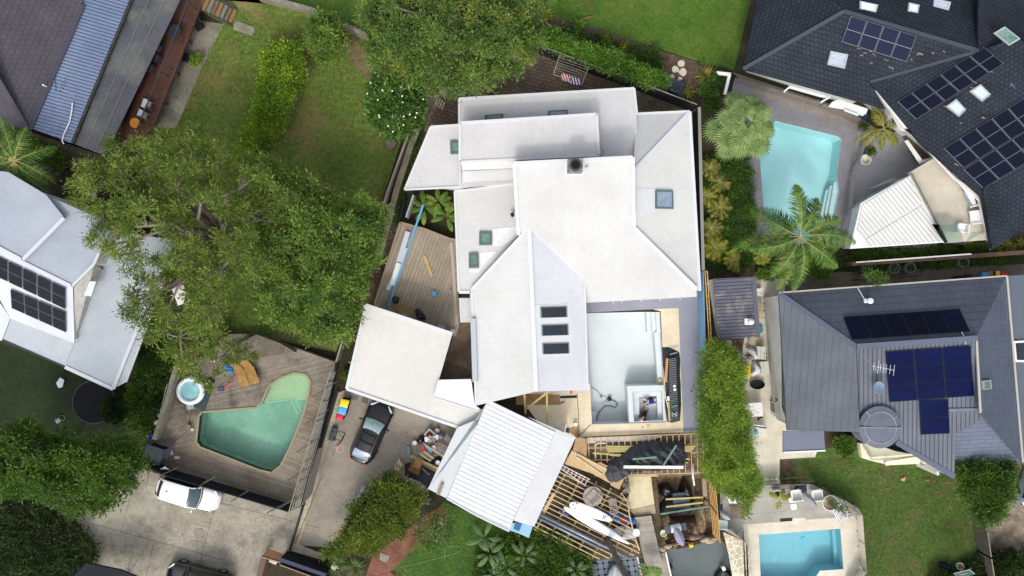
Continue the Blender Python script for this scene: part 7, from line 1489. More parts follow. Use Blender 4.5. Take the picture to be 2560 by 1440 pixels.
# ---------------------------------------------------------------- joists, formwork, timber
def hatch(mb, poly, z, d, sp, w_, h_, off=.5, jit=0):
    q = [P(x, y, z).to_2d() for x, y in poly]; d = Vector((d[0], -d[1])).normalized(); n = Vector((-d.y, d.x)); s0 = min(p.dot(n) for p in q); s1 = max(p.dot(n) for p in q); s = s0 + sp*off; out = []
    while s < s1:
        xs = []
        for i in range(len(q)):
            a, b = q[i-1], q[i]; fa, fb = a.dot(n)-s, b.dot(n)-s
            if (fa < 0) != (fb < 0): xs.append((a + (b-a)*(fa/(fa-fb))).dot(d))
        xs.sort()
        for a, b in zip(xs[::2], xs[1::2]):
            A, B = d*a + n*s, d*(b+random.uniform(0, jit)) + n*s; out.append((Vector((A.x, A.y, z)), Vector((B.x, B.y, z))))
        s += sp
    for A, B in out: mb and mb.bar(A, B, w_, h_)
    return out
JP = [(1406,1164),(1455,1186),(1500,1207),(1552,1232),(1568,1252),(1574,1290),(1586,1340),(1598,1376),(1590,1386),(1538,1392),(1488,1398),(1410,1356),(1332,1312),(1345,1282),(1375,1225)]
t = thing('joist_frame', 'open raw timber joist frame for a deck beside the studio', 'frame', P(1470,1290,0))
for A, B in hatch(None, JP, .62, (2,1), .335, .06, .12, jit=.15): obj('joist', MB().bar(A, B, .06, .12), m_tim, t)
for A, B in hatch(None, JP, .50, (-.52,1), 1.15, .1, .12, off=.4): obj('bearer', MB().bar(A, B, .12, .12), K('bearer', (178,154,118), (158,136,100), sc=2), t)
mb = MB(); e = PP([(1552,1232),(1568,1252),(1574,1290),(1586,1340),(1598,1376)], .66)
for a, b in zip(e, e[1:]): mb.bar(a, b, .07, .14)
obj('rim_joist', mb, m_tim, t)
for x, y in ((1420,1200),(1470,1290),(1530,1320),(1410,1300),(1520,1380),(1560,1290)): obj('post', MB().box(P(x,y,.22), (.12,.12,.44)), m_tim2, t)
FP = [(1467,1094),(1764,1082),(1768,1182),(1560,1186),(1478,1192),(1465,1145)]
t = thing('formwork_frame', 'narrow timber formwork frame below the travertine pool edge', 'frame', P(1620,1140,0))
for A, B in hatch(None, FP, .42, (.02,1), .44, .04, .12): obj('joist', MB().bar(A, B, .045, .1), m_tim, t)
for a, b in (((1466,1095),(1764,1083)),((1465,1120),(1520,1119)),((1468,1150),(1530,1149)),((1730,1132),(1768,1128)),((1560,1187),(1768,1181)),((1467,1094),(1466,1148)),((1764,1083),(1769,1182))): obj('bearer', MB().bar(P(*a,.32), P(*b,.32), .06, .14), m_tim, t)
for i in range(5): plank(('first','second','third','fourth','fifth')[i] + ' white cladding board stored under the top of the formwork', (1468,1097+i*2.6),(1655-i*6,1091+i*2.2),.2,.06,K('clad_white', (214,206,200)),.02,group='white cladding boards under the formwork')
tag(obj('drain_pipe', MB().tube([P(1516,1108,.3), P(1496,1108,.3), P(1489,1112,.3), P(1488,1120,.3), P(1489,1150,.3)], .055, 10), m_pvc, smooth=True), 'white drain pipe with an elbow at the left of the formwork', 'pipe'); tag(obj('drain_pipe', MB().tube([P(1733,1160,.5), P(1732,1190,.5), P(1736,1213,.3)], .06, 10), m_pvc, smooth=True), 'white drain pipe running down into the dug pit', 'pipe')
for i in range(6): plank(('lowest','second','third','fourth','fifth','topmost')[i] + ' treated length in the yellow timber stack', (1514+i*2 if i != 4 else 1482,1116+i*4.2),(1740-i*4,1112+i*9 if i > 3 else 1116+i*4),.5+.02*i,.1,m_tim2,group='treated lengths under the black tarpaulin')
lump('tarpaulin', 'big crumpled black tarpaulin over the timber stack', 'tarpaulin', [(1510,1162),(1528,1150),(1548,1138),(1575,1117),(1605,1106),(1640,1101),(1668,1106),(1700,1103),(1712,1110),(1718,1135),(1720,1158),(1700,1170),(1655,1175),(1600,1178),(1562,1170),(1548,1176),(1545,1190),(1530,1212),(1515,1205),(1505,1188)], .5, .8, m_blk, seed=21, n=22, amp=.75)
tag(obj('white_beam', MB().bar(P(1559,1167,1.35), P(1708,1168,1.35), .2, .14), m_whp), 'long white beam lying on the edge of the black tarpaulin', 'beam'); plank('short green treated length on the black tarpaulin', (1582,1148),(1641,1143),1.5,.12,m_grn); plank('slanting green treated length on the black tarpaulin', (1691,1113),(1658,1164),1.5,.12,m_grn)
for q, z, lab, m_ in (([(1440,1094),(1464,1096),(1467,1148),(1432,1125)],.62,'square plywood sheet at the corner of the travertine',K('ply_brown', (188,156,118), (172,140,104), sc=1.5)),([(1430,1126),(1476,1150),(1514,1170),(1548,1187),(1532,1212),(1480,1184),(1412,1160)],.66,'long plywood sheet beside the black tarpaulin',m_ply),([(1544,1177),(1566,1186),(1548,1224),(1526,1213)],.70,'tilted plywood sheet at the end of the black tarpaulin',m_ply),([(1500,1155),(1520,1165),(1510,1172),(1490,1160)],.72,'small brown plywood offcut under the long battens',K('ply_brown', (0,0,0))),([(1555,1181),(1640,1178),(1646,1192),(1570,1192)],.2,'orange plywood strip above the pale platform',m_ply)): box_('plywood_sheet', lab, 'plywood', q, z, .03, m_)
plank('upper long batten on the plywood', (1443,1135),(1516,1174),.72,.12,m_tim); plank('lower long batten on the plywood', (1441,1143),(1506,1187),.72,.12,m_tim)
tag(obj('pale_platform', MB().px([(1561,1192),(1627,1187),(1636,1261),(1574,1274)], .14, .12), m_plyp), 'pale plywood platform between the joists and the dug pit', 'platform'); tag(obj('concrete_step', MB().px([(1573,1275),(1636,1262),(1640,1283),(1590,1291)], .06, .3), K('step_beige', (182,170,140), (160,148,118), sc=1.5)), 'beige concrete step at the head of the jetty', 'step')
tag(obj('sleeper', MB().bar(P(1605,1180,.3), P(1650,1182,.3), .22, .1), K('sleeper_grey', (150,132,112))), 'grey-brown sleeper at the top of the pale platform', 'sleeper')
ladder('white stepladder lying on the joists beside the studio', (1407,1164),(1475,1199),(1404,1173),(1465,1215),.75,.75,7,K('ladder_white', (228,216,218)))
for k, (r_, z) in enumerate(((.66,.82),)):
    c = P(1482,1241,1.0); t = thing('round_table', 'round weathered timber table standing on the joists', 'table', (c.x, c.y, .68)); obj('table_top', MB().lathe(c, [(.70,-.04),(.72,0),(.001,0)], 36), K('weathered_teak', (172,160,152), (148,138,130), sc=3, st=[(.1,1,.11,.2,.02,.1)]), t)
    for a in (.8,2.4,3.9,5.5): obj('leg', MB().box((c.x+math.cos(a)*.4, c.y+math.sin(a)*.4, .83), (.07,.07,.3)), K('weathered_teak', (0,0,0)), t)
def foldchair(lab, pts, z):
    c = PP(pts, z); t = thing('folding_chair', lab, 'chair', (c[0].x, c[0].y, z-.1)); m_ = K('teak_grey', (178,166,158), (156,146,138), sc=3)
    mb = MB()
    for k in range(8): s_ = (k+.5)/8; mb.bar(lerp(c[0], c[3], s_*.48), lerp(c[1], c[2], s_*.48), .045, .025)
    obj('seat', mb, m_, t); mb = MB()
    for k in range(4): s_ = .55+.13*k; mb.bar(lerp(c[0], c[3], s_), lerp(c[1], c[2], s_), .05, .03)
    obj('backrest', mb, m_, t)
    for a, b in ((0, 3), (1, 2)): obj('frame', MB().bar(c[a], c[b] + Vector((0,0,.12)), .05, .06), m_, t)
foldchair('folded timber chair lying on top of the round table', [(1463,1243),(1484,1222),(1504,1243),(1482,1264)], 1.07); foldchair('timber folding chair standing on the joists beside the surfboards', [(1522,1248),(1539,1246),(1543,1284),(1527,1286)], 1.1)
def board(lab, a, b, w_, z, th, mat, blunt=.5, name='surfboard', cat='surfboard', decals=None, rock=.06, m2=None):
    A, B = P(*a, z), P(*b, z); d = (B-A); s_ = Vector((-d.y, d.x, 0)).normalized()*w_/2; N = 26; mb = MB(); t = thing(name, lab, cat, A)
    def wd(u): return max(.015, math.sin(math.pi*u**(.8))**blunt)
    for k in range(N+1):
        u = .5-.5*math.cos(math.pi*k/N); w0 = wd(min(.999, max(.001, u))); p = A + d*u + Vector((0,0,rock*(2*u-1)**2))
        for j in range(12): a_ = 2*math.pi*j/12; mb.v.append(tuple(p + s_*w0*math.cos(a_) + Vector((0,0,th/2*math.sin(a_)*w0**.5))))
    for k in range(N):
        for j in range(12): mb.f.append((k*12+j, k*12+(j+1) % 12, (k+1)*12+(j+1) % 12, (k+1)*12+j)); mb.m.append(0)
    obj('hull', mb, mat, t, smooth=True)
    if decals: decals(t, A, d, s_, th)
    return t
def star(t, A, d, s_, th):
    c = A + d*.815 + Vector((0,0,th/2+.014)); u = d.normalized(); v = s_.normalized(); mb = MB()
    for k in range(4):
        a = math.pi/4 + k*math.pi/2; p = u*math.cos(a) + v*math.sin(a); q = u*math.cos(a+math.pi/2) + v*math.sin(a+math.pi/2)
        mb.face([c + p*.23, c + p*.08 + q*.06, c + p*.05, c + p*.08 - q*.06]); mb.bar(c + p*.10, c + q*.10, .02, .004)
    obj('emblem', mb, K('emblem', (150,96,88)), t)
    for f_, o_ in ((.06,0),(.13,.5),(.13,-.5)): obj('fin', MB().bar(A + d*f_ + s_*o_ + Vector((0,0,th/2)), A + d*(f_+.03) + s_*o_ + Vector((0,0,th/2+.1)), .012, .1), K('fin_grey', (120,122,126)), t)
board('broad white surfboard with a four-pointed emblem on the joists', (1424,1259),(1530,1300),.80,.86,.14,m_white,.42,decals=star); board('long narrow white paddle board below the broad surfboard', (1409,1267),(1574,1360),.66,.84,.16,K('board_white', (234,238,242), None, rough=.3),.62)
board('bright blue kayak stored under the joists', (1508,1284),(1590,1306),.75,.28,.34,m_blue,.35,'kayak','kayak'); board('small blue paddle end showing between the left joists', (1396,1277),(1422,1288),.3,.3,.1,m_blue,.6,'paddle','paddle')
board('white dinghy hull under the end of the joists', (1530,1330),(1600,1334),1.0,.2,.4,K('hull_white', (214,220,226), None, rough=.4),.5,'dinghy','dinghy'); tag(obj('red_cushion', MB().box(P(1557,1300,.5), (.36,.5,.1), .3), K('cushion_red', (164,60,40))), 'dark red cushion on the blue kayak', 'cushion')
tag(obj('white_bucket_seat', MB().slab(PP([(1585,1324),(1596,1323),(1600,1331),(1597,1338),(1586,1341),(1581,1334)], .75), .3), m_white), 'white moulded block at the edge of the jetty', 'block')
for i, (a, b, r_) in enumerate((((1346,1284),(1574,1396),.12),((1342,1292),(1498,1370),.10),((1350,1296),(1480,1362),.05))): tag(obj('steel_tube', MB().tube([P(*a,.86), P(*b,.86)], r_, 12), m_gal, smooth=True), ('longest and thickest','middle','thinnest')[i] + ' grey tube lying across the lower joists', 'tube')
box_('plywood_sheet', 'narrow brown board along the studio side of the joists', 'plywood', [(1382,1232),(1388,1235),(1358,1292),(1350,1288)], .72, .03, m_ply)
for i, (a, b) in enumerate((((1336,1316),(1478,1398)),((1334,1322),(1440,1384)))): plank(('upper','lower')[i] + ' loose length along the bottom edge of the joist frame', a, b, .5, .09, m_tim2)
# ---------------------------------------------------------------- pit
lump('plastic_bundle', 'round glossy black plastic bundle at the top left of the dug pit', 'bundle', [(1645,1215),(1655,1206),(1672,1207),(1682,1220),(1680,1236),(1662,1244),(1648,1236)], -.85, .75, m_bag, seed=31); lump('plastic_bundle', 'peaked black plastic bundle at the top right of the dug pit', 'bundle', [(1690,1240),(1698,1212),(1708,1190),(1722,1206),(1730,1222),(1728,1248),(1700,1252)], -.85, .95, m_bag, seed=33)
lump('tarpaulin', 'flat black sheeting spread over the dug pit', 'tarpaulin', [(1640,1282),(1646,1264),(1660,1246),(1690,1232),(1728,1232),(1738,1248),(1738,1272),(1722,1284),(1680,1288),(1645,1292)], -.85, .8, m_blk, seed=35); tag(obj('wrapped_crate', MB().px([(1682,1234),(1723,1231),(1725,1268),(1684,1272)], .0, .9), K('wrapped_grey', (84,96,108), (70,80,92), sc=3, rough=.4)), 'grey wrapped crate in the middle of the dug pit', 'crate')
for a, b, lab in (((1664,1248),(1757,1243),'topmost of the three timbers spanning the dug pit'),((1665,1267),(1757,1256),'middle of the three timbers spanning the dug pit')): plank(lab, a, b, .12, .12, m_tim2, .1, 'beam', 'beam')
plank('lowest and greenest of the three timbers spanning the dug pit', (1651,1285),(1773,1266), .14, .12, m_grn, .1, 'beam', 'beam'); bx = MB().box(P(1761,1218,.1), (.3,1.3,.25), .06); tag(obj('concrete_post', bx, K('post_conc', (160,146,122))), 'old concrete post beside the lath screen', 'post')
def rock(lab, x, y, z, r_, k, mat, seed):
    rr = np.random.default_rng(seed); mb = MB().ball(P(x, y, z), r_, 0, 8, k); a = np.array(mb.v); c = a.mean(0); a = c + (a-c)*(1+.16*np.sin(a[:, :1]*7+seed)+.12*np.cos(a[:, 1:2]*9+seed)); mb.v = [tuple(v) for v in a]; tag(obj('rock', mb, mat, smooth=True), lab, 'rock')
RK = K('rock_brown', (156,128,112), (120,96,84), sc=3, rough=.9, f=.3); rock('flat pinkish rock at the bottom of the dug pit', 1735,1328,-.5,.42,(1.3,1.1,.6),RK,1); rock('round pale stone beside the lath screen', 1766,1257,.0,.2,(1,1.2,1),RK,2); rock('long brown rock at the edge of the sea wall', 1738,1342,-.3,.4,(1.8,.7,.7),RK,3)
lump('soil_heap', 'heap of dark soil and leaves below the black sheeting', 'soil', [(1672,1290),(1740,1288),(1748,1320),(1730,1340),(1700,1345),(1680,1330)], -.85, .75, K('soil_dark', (82,58,44), (52,36,28), sc=6, f=.5, c3=(128,100,80), sc3=5), seed=37, amp=.6); lump('clay_bank', 'brown clay bank along the lath screen', 'bank', [(1738,1200),(1760,1196),(1766,1330),(1748,1352),(1736,1320)], -.85, .8, m_hole, seed=39, amp=.5)
for i in range(26):
    a = i/26; x = lerp(1640, 1760, a) if i < 16 else lerp(1760,1790,(i-16)/10); y = (1376 - a*36 + 3*math.sin(i*2)) if i < 16 else 1352 + 4*math.sin(i)
    if i % 2 == 0: rock(('first','second','third','fourth','fifth','sixth','seventh','eighth','ninth','tenth','eleventh','twelfth','thirteenth')[i//2] + ' pale stone from the jetty along the sea wall top', x, y, .0, .2, (1.3,.8,.6), K('wall_stone', (188,172,142), (150,134,108), sc=4, f=.3), 40+i)
grill('white-lidded barbecue with grey side shelves beside the dug pit', 1683,1312,math.radians(12))
def umbrella(lab, a, b, z0, z1, r_, mat, name='parasol'):
    A, B = P(*a, z0), P(*b, z1); t = thing(name, lab, 'parasol', (A.x, A.y, 0)); d = B-A; u = Vector((-d.y, d.x, 0)).normalized(); mb = MB(); N = 14
    v = d.cross(u).normalized()
    for k in range(N+1):
        s_ = k/N; w_ = r_*(.35+.65*math.sin(math.pi*min(1, s_*1.05))**.7) if s_ < .93 else r_*.3
        for j in range(16): a_ = 2*math.pi*j/16; rr = w_*(1+.28*math.cos(a_*4+s_)); mb.v.append(tuple(A + d*s_ + u*math.cos(a_)*rr + v*math.sin(a_)*rr*.6))
    for k in range(N):
        for j in range(16): mb.f.append((k*16+j, k*16+(j+1) % 16, (k+1)*16+(j+1) % 16, (k+1)*16+j)); mb.m.append(0)
    obj('canopy', mb, mat, t, smooth=True); obj('pole', MB().tube([A - d*.15, B + d*.03], .025, 8), m_gal, t); return t
umbrella('closed lavender-grey parasol leaning below the white barbecue', (1689,1322),(1708,1364),1.2,1.6,.26,K('lavender', (168,168,190), (148,148,172), sc=4))
c = P(1659,1333,.35); t = thing('plant_pot', 'round white-rimmed pot with a lime plant on the sea wall', 'pot', (c.x, c.y, 0)); obj('pot', MB().lathe((c.x,c.y,0), [(.17,0),(.24,.36),(.25,.38),(.21,.38),(.19,.3),(.001,.3)], 24), K('pot_cream', (226,220,206)), t); rosette(t, P(1662,1340,.3), 14, .42, .06, LF_YEL)
t = thing('garden_bench', 'dark red timber bench frame above the sea wall', 'bench', P(1700,1355,0))
for a, b in (((1678,1352),(1722,1346)),((1680,1360),(1722,1356)),((1682,1368),(1718,1364))): obj('slat', MB().bar(P(*a,.5), P(*b,.5), .08, .04), K('bench_red', (92,54,42)), t)
for x, y in ((1679,1352),(1682,1368),(1721,1346),(1718,1364)): obj('leg', MB().box(P(x,y,.24), (.07,.07,.48)), K('bench_red', (0,0,0)), t)
lump('yellow_rag', 'bright yellow rag on the sea wall beside the red bench', 'rag', [(1721,1358),(1733,1356),(1734,1366),(1724,1370)], .0, .25, K('rag_yellow', (232,206,56)))
# ---------------------------------------------------------------- jetty, pontoon and boat
t = thing('jetty', 'silver-grey boarded jetty ramp running off the bottom edge', 'jetty', P(1630,1350,-.9)); mj = K('jetty_boards', (166,158,148), (146,138,128), sc=.8, st=[(1,-.12,.15,.35,.04,.1)], isl=.1, f=.15)
obj('ramp', MB().slab([P(1586,1294,.32), P(1628,1289,.32), P(1657,1416,.1), P(1613,1412,.1)], .12), mj, t); obj('landing', MB().px([(1592,1388),(1663,1376),(1684,1480),(1606,1480)], -.42, .12), mj, t)
obj('fender', MB().bar(P(1592,1386,-.35), P(1612,1480,-.35), .1, .2).bar(P(1663,1376,-.35), P(1686,1480,-.35), .1, .2), m_whp, t); mb = MB()
for x, y in ((1606,1400),(1615,1450),(1668,1400),(1678,1450)): mb.cyl(P(x, y, -2.2), .1, 1.9, 10)
obj('pile', mb, BARKD, t); tag(obj('rope_coil', MB().ring(P(1604,1402,-.36), .14, .04, 16).ring(P(1607,1404,-.3), .1, .04, 16), m_blackp), 'coil of black rope on the jetty landing', 'rope')
fc = MB(); mf = K('pontoon_grey', (122,134,146), (106,118,130), sc=2, rough=.6, f=.1)
for r_ in range(6):
    for c_ in range(8):
        x = 1484+c_*15.2+r_*2.2; y = 1403+r_*14.5-c_*1.6
        if x > 1592+r_*2.4 or (r_ < 1 and c_ < 1): continue
        cc = P(x, y, -.62); s_ = .205; mb = MB(); o8 = [(-1,-.6),(-.6,-1),(.6,-1),(1,-.6),(1,.6),(.6,1),(-.6,1),(-1,.6)]
        mb.slab([cc + Vector((a*s_-.02*b, b*s_+.02*a, 0)) for a, b in o8], .4); o = obj('pontoon_block', mb, mf); ordn = ('first','second','third','fourth','fifth','sixth','seventh','eighth')
        tag(o, 'grey pontoon block, %s from the left in row %s from the joist frame' % (ordn[c_], ('one','two','three','four','five','six')[r_]), 'pontoon block', 'grey floating pontoon blocks')
t = thing('covered_boat', 'small boat under a pale grey cover at the bottom edge', 'boat', P(1546,1440,-.6)); A, B = P(1536,1411,0), P(1566,1560,0); d = B-A; s_ = Vector((d.y, -d.x, 0)).normalized(); mb, hb = MB(), MB()
def cov(u, v): w_ = 1.05*min(1, (u+.001)/.42)**.62; a_ = (v-.5)*2; return A + d*u + s_*w_*a_ + Vector((0,0,-.15+.55*(1-abs(a_)**1.6) + .05*math.sin(v*26+u*6)*(1-abs(a_))))
mb.grid(cov, 18, 26); obj('cover', mb, K('boat_cover', (192,196,202), (176,180,188), sc=1.5), t, smooth=True)
def hul(u, v): w_ = 1.12*min(1, (u+.001)/.42)**.62; a_ = (v-.5)*2; return A - d*.01 + d*u + s_*w_*a_*(1) + Vector((0,0,-.2-.5*(1-abs(a_)**2)))
hb.grid(hul, 14, 12); obj('hull', hb, K('hull_grey', (150,156,160)), t, smooth=True)
t = thing('moored_dinghy', 'dark inflatable dinghy mostly cut by the bottom edge on the murky water', 'dinghy', P(1808,1440,-.9)); obj('tube', MB().tube([P(1792,1470,-.7), P(1793,1440,-.7), P(1806,1422,-.7), P(1822,1438,-.7), P(1826,1470,-.7)], .2, 12), m_blackp, t, smooth=True); obj('outboard', MB().box(P(1808,1420,-.45), (.25,.3,.35), .4), K('outboard_white', (210,214,216)), t)
# ---------------------------------------------------------------- right side yard
def ringpot(lab, x, y, r_=.40, h_=.7):
    c = P(x, y, 0); t = thing('ring_pot', lab, 'pot', c, 'concrete ring pots on the side path'); mb = MB().lathe(c, [(r_,0),(r_,h_),(r_*.86,h_),(r_*.86,h_-.25),(.001,h_-.25)], 28); obj('ring', mb, K('ring_concrete', (142,146,150), (120,124,128), sc=3), t); bl = np.array([[c.x, c.y, h_-.2]]); crown(bl, .22, 18, 6, .16, .06, LF_DARK, t, name='foliage'); return t
for x, y, lab in ((1915,690,'concrete ring pot left of the royal palm'),(2158,673,'concrete ring pot at the left end of the side path row'),(2225,671,'concrete ring pot overgrown with creeper, second of the side path row'),(2264,670,'concrete ring pot third of the side path row'),(2396,656,'concrete ring pot at the right end of the side path row')): ringpot(lab, x, y)
t = thing('board_fence', 'brown board fence with a white rail between the terrace and the side path', 'fence', P(2350,648,0)); q0, q1, q2 = P(2130,660,1.5), P(2430,640,1.5), P(2640,625,1.5)
obj('boards', MB().bar(q0 - Vector((0,0,.7)), q1 - Vector((0,0,.7)), .3, 1.5).bar(q1 - Vector((0,0,.7)), q2 - Vector((0,0,.7)), .3, 1.5), K('boards_brown', (112,92,78), (90,72,60), sc=2, st=[(.05,1,.12,.4,0,.2)]), t); obj('white_rail', MB().bar(P(2140,656,1.62), P(2428,635,1.62), .1, .08), m_whp, t)
t = thing('garden_stairs', 'small timber steps below the white terrace wall', 'stairs', P(2262,632,0))
for k in range(4): obj('tread', MB().bar(P(2238+k*17,624,.35-.05*k), P(2240+k*17,646,.35-.05*k), .12, .08), K('tread_yellow', (150,128,84)), t)
for x, y, m_, lab in ((2465,687,m_bluel,'blue toy crate on the side path'),(2492,684,m_yel,'yellow toy crate on the side path'),(2510,686,m_red,'red toy crate on the side path'),(2481,684,K('orange_wood', (0,0,0)),'orange toy block squeezed between the blue and yellow crates')): box_('toy_crate', lab, 'crate', [(x-9,y-6),(x+8,y-7),(x+8,y+6),(x-9,y+7)], .35, .35, m_)
tag(obj('scooter', MB().tube([P(2385,693,.15), P(2410,690,.15), P(2430,688,.3)], .06, 6).tube([P(2412,680,.8), P(2418,698,.8)], .03, 6).tube([P(2415,690,.8), P(2412,690,.15)], .03, 6).tube([P(2384,693,.08), P(2390,693,.08)], .09, 10), m_blackp), 'black scooter lying by the blue-grey roof edge', 'scooter'); tag(obj('garden_hose', MB().tube([P(2160,700,.05), P(2230,692,.05), P(2290,680,.05), P(2305,676,.05), P(2303,688,.05), P(2270,692,.05), P(2200,702,.05)], .02, 5), K('hose_dark', (52,58,54))), 'dark hose looped on the side path', 'hose')
t = thing('potted_shrub', 'thin twiggy dark shrub against the north edge of the blue-grey roof', 'shrub', P(2130,705,0)); c = P(2130,700,0); bl = np.column_stack([c.x+rng.uniform(-.6,.6,14), c.y+rng.uniform(-.4,.5,14), rng.uniform(3.4,4.0,14)]); crown(bl, .2, 9, 5, .16, .07, LF_DARK, t, name='foliage'); obj('trunk', MB().tube([c, (c.x, c.y, 3.4)], .05, 7), BARKD, t)
t = thing('sliding_gate', 'small stack of pale slatted bench frames beside the shed', 'bench', P(1895,775,0))
for k in range(3): obj('slat', MB().bar(P(1895+k*4.2,755,.5), P(1897+k*4.2,794,.5), .07, .04), m_tim, t)
for y in (757,775,793): obj('bracket', MB().bar(P(1893,y,.42), P(1912,y+1,.42), .05, .05), m_blackp, t)
chair('garden_chair', 'white chair half hidden by the shed roof on the side path', 1891,730,0,0,m_white,.5); c = P(1885,853,.3); t = thing('ring_planter', 'round pale planter with a yellow-green plant below the shed', 'planter', (c.x,c.y,0)); obj('ring', MB().ring(c, .36, .05, 28).lathe((c.x,c.y,0), [(.36,0),(.38,.3)], 28), K('planter_beige', (176,164,136)), t); rosette(t, (c.x,c.y,.1), 24, .34, .04, LF_YEL)
tag(obj('teal_bucket', MB().lathe(P(1896,824,.0), [(.2,0),(.26,.3),(.001,.28)], 18), K('teal', (40,140,146))), 'teal bucket poking out beside the shed', 'bucket'); tag(obj('paver', MB().px([(1815,850),(1829,850),(1830,870),(1816,871)], .06, .06), K('paver', (184,176,150))), 'pale paver below the shed', 'paver')
def acunit(lab, q, h_=.8, fans=False):
    c = PP(q, h_); t = thing('outdoor_unit', lab, 'air conditioner', (c[0].x, c[0].y, 0), 'cream outdoor units by the side wall'); obj('case', MB().slab(c, h_), K('case_cream', (216,216,202), (204,204,190), sc=2, rough=.5), t)
    mb = MB().bar(lerp(c[0], c[1], .35) + Vector((0,0,.01)), lerp(c[3], c[2], .35) + Vector((0,0,.01)), .03, .02); obj('seam', mb, K('seam_grey', (150,152,146)), t)
    if fans:
        for k in (.55, .85): p = lerp(lerp(c[0], c[1], .8), lerp(c[3], c[2], .8), k); obj('knob', MB().lathe(p, [(.06,0),(.06,.03),(.001,.03)], 12), m_gal, t)
acunit('upper cream outdoor unit with two knobs by the side wall', [(1893,866),(1914,867),(1915,899),(1895,898)], fans=True); acunit('lower cream outdoor unit by the side wall', [(1900,905),(1921,903),(1923,935),(1905,933)])
t = thing('hand_trolley', 'blue metal hand trolley half under the bamboo', 'trolley', P(1850,885,0)); a0, a1, b0, b1 = P(1838,870,.7), P(1868,893,.3), P(1834,878,.7), P(1864,900,.3)
for a, b in ((a0,a1),(b0,b1),(a0,b0),(lerp(a0,a1,.5),lerp(b0,b1,.5)),(a1,b1)): obj('bar', MB().tube([a, b], .03, 6), K('trolley_blue', (32,98,176)), t)
lump('white_tarp', 'upper crumpled white sheet beside the outdoor units', 'sheet', [(1862,868),(1880,865),(1892,880),(1894,898),(1884,900),(1876,886)], .2, .6, K('sheet_white', (222,224,228), (206,208,214), sc=4), seed=51); lump('white_tarp', 'lower crumpled white sheet beside the outdoor units', 'sheet', [(1880,900),(1890,905),(1904,922),(1898,934),(1882,942),(1872,935),(1880,918)], .2, .6, K('sheet_white', (0,0,0)), seed=52); lump('sack_pile', 'pile of beige sacks between the white sheets', 'sacks', [(1864,888),(1878,886),(1890,894),(1888,900),(1872,900)], .1, .45, K('sack_beige', (164,150,124), (130,114,92), sc=5), seed=53)
box_('yellow_box', 'bright yellow box beside the bamboo hedge', 'box', [(1860,915),(1877,915),(1875,947),(1858,942)], .7, .65, m_yel); tag(obj('black_tub', MB().lathe(P(1890,960,0), [(.44,0),(.5,.35),(.46,.35),(.42,.1),(.001,.1)], 28, 0, 1.1, .7), m_blackp), 'black oval tub at the end of the cream path', 'tub')
def table(name, lab, q, z, mat): c = PP(q, z); t = thing(name, lab, 'table', (c[0].x, c[0].y, 0)); obj('table_top', MB().slab(c, .06), mat, t); [obj('leg', MB().box((lerp(p, sum(c, Vector())/4, .08).x, lerp(p, sum(c, Vector())/4, .08).y, (z-.06)/2), (.07,.07,z-.06)), mat, t) for p in c]; return t
table('white_table', 'large white outdoor table beside the bamboo hedge', [(1862,1009),(1905,1006),(1908,1040),(1866,1043)], .9, m_whp); table('cream_table', 'cream outdoor table with a towel and hat, below the white one', [(1864,1069),(1916,1070),(1916,1093),(1872,1095)], .75, K('cream_top', (226,220,200)))
cloth('towel', 'navy and white striped towel on the cream outdoor table', [(1885,1062),(1916,1064),(1917,1072),(1888,1070)], .82, stripes('navy_white2', (36,42,84), (232,234,238), 1, .12, .16)); lump('hat', 'bright blue hat on the cream outdoor table', 'hat', [(1883,1075),(1892,1074),(1897,1086),(1888,1088)], .76, .16, K('hat_cyan', (78,190,220))); tag(obj('hose_gun', MB().bar(P(1894,1046,.3), P(1906,1043,.3), .1, .08).bar(P(1897,1046,.3), P(1896,1051,.3), .08, .08), m_blackp), 'small black tool on the ground between the two outdoor tables', 'tool')
# south pool deck
def lounge(lab, x, y, rz): chair('armchair', lab, x, y, .03, rz, K('chair_white', (238,238,230), None, rough=.45), .72, 'armchair', .5, True)
lounge('left white armchair behind the palm frond on the silver deck', 1984,1233,math.radians(97)); lounge('right white armchair beside the closed grey parasol', 2036,1233,math.radians(97)); box_('footstool', 'small white footstool in front of the left armchair', 'stool', [(1976,1262),(1990,1259),(1993,1273),(1980,1276)], .4, .1, K('chair_white', (0,0,0))); tag(obj('ottoman', MB().px([(1972,1246),(1990,1243),(1988,1256),(1976,1258)], .38, .3), K('chair_white', (0,0,0))), 'white ottoman touching the left armchair', 'ottoman')
box_('navy_mat', 'navy doormat between the two white armchairs', 'mat', [(1987,1216),(2016,1212),(2018,1242),(1990,1243)], .06, .03, K('navy', (42,50,66))); umbrella('closed grey parasol between the white armchairs', (2006,1232),(2040,1264),1.0,1.8,.22,K('parasol_grey', (176,180,184), (156,160,166), sc=4)); umbrella('closed grey parasol beside the lath screen', (1802,1280),(1826,1298),1.4,1.9,.2,K('parasol_grey', (0,0,0)))
q = [(1934,1226),(1953,1224),(1953,1244),(1934,1246)]; o_ = PP(q, .5); i_ = inset(o_, .1); mb = MB(); [mb.slab([o_[k], o_[(k+1) % 4], i_[(k+1) % 4], i_[k]], .5) for k in range(4)]; t = tag(obj('square_planter', mb, m_whp), 'square white planter on the silver deck', 'planter'); obj('soil', MB().face(PP(q, .4)), m_soil, t)
for k, a in enumerate((150,10,-95,60)): frond(t, P(1950,1248,.9), math.radians(a), .95, .3, .6, 18, .34, .05, [LF_YEL, LF_RIB])
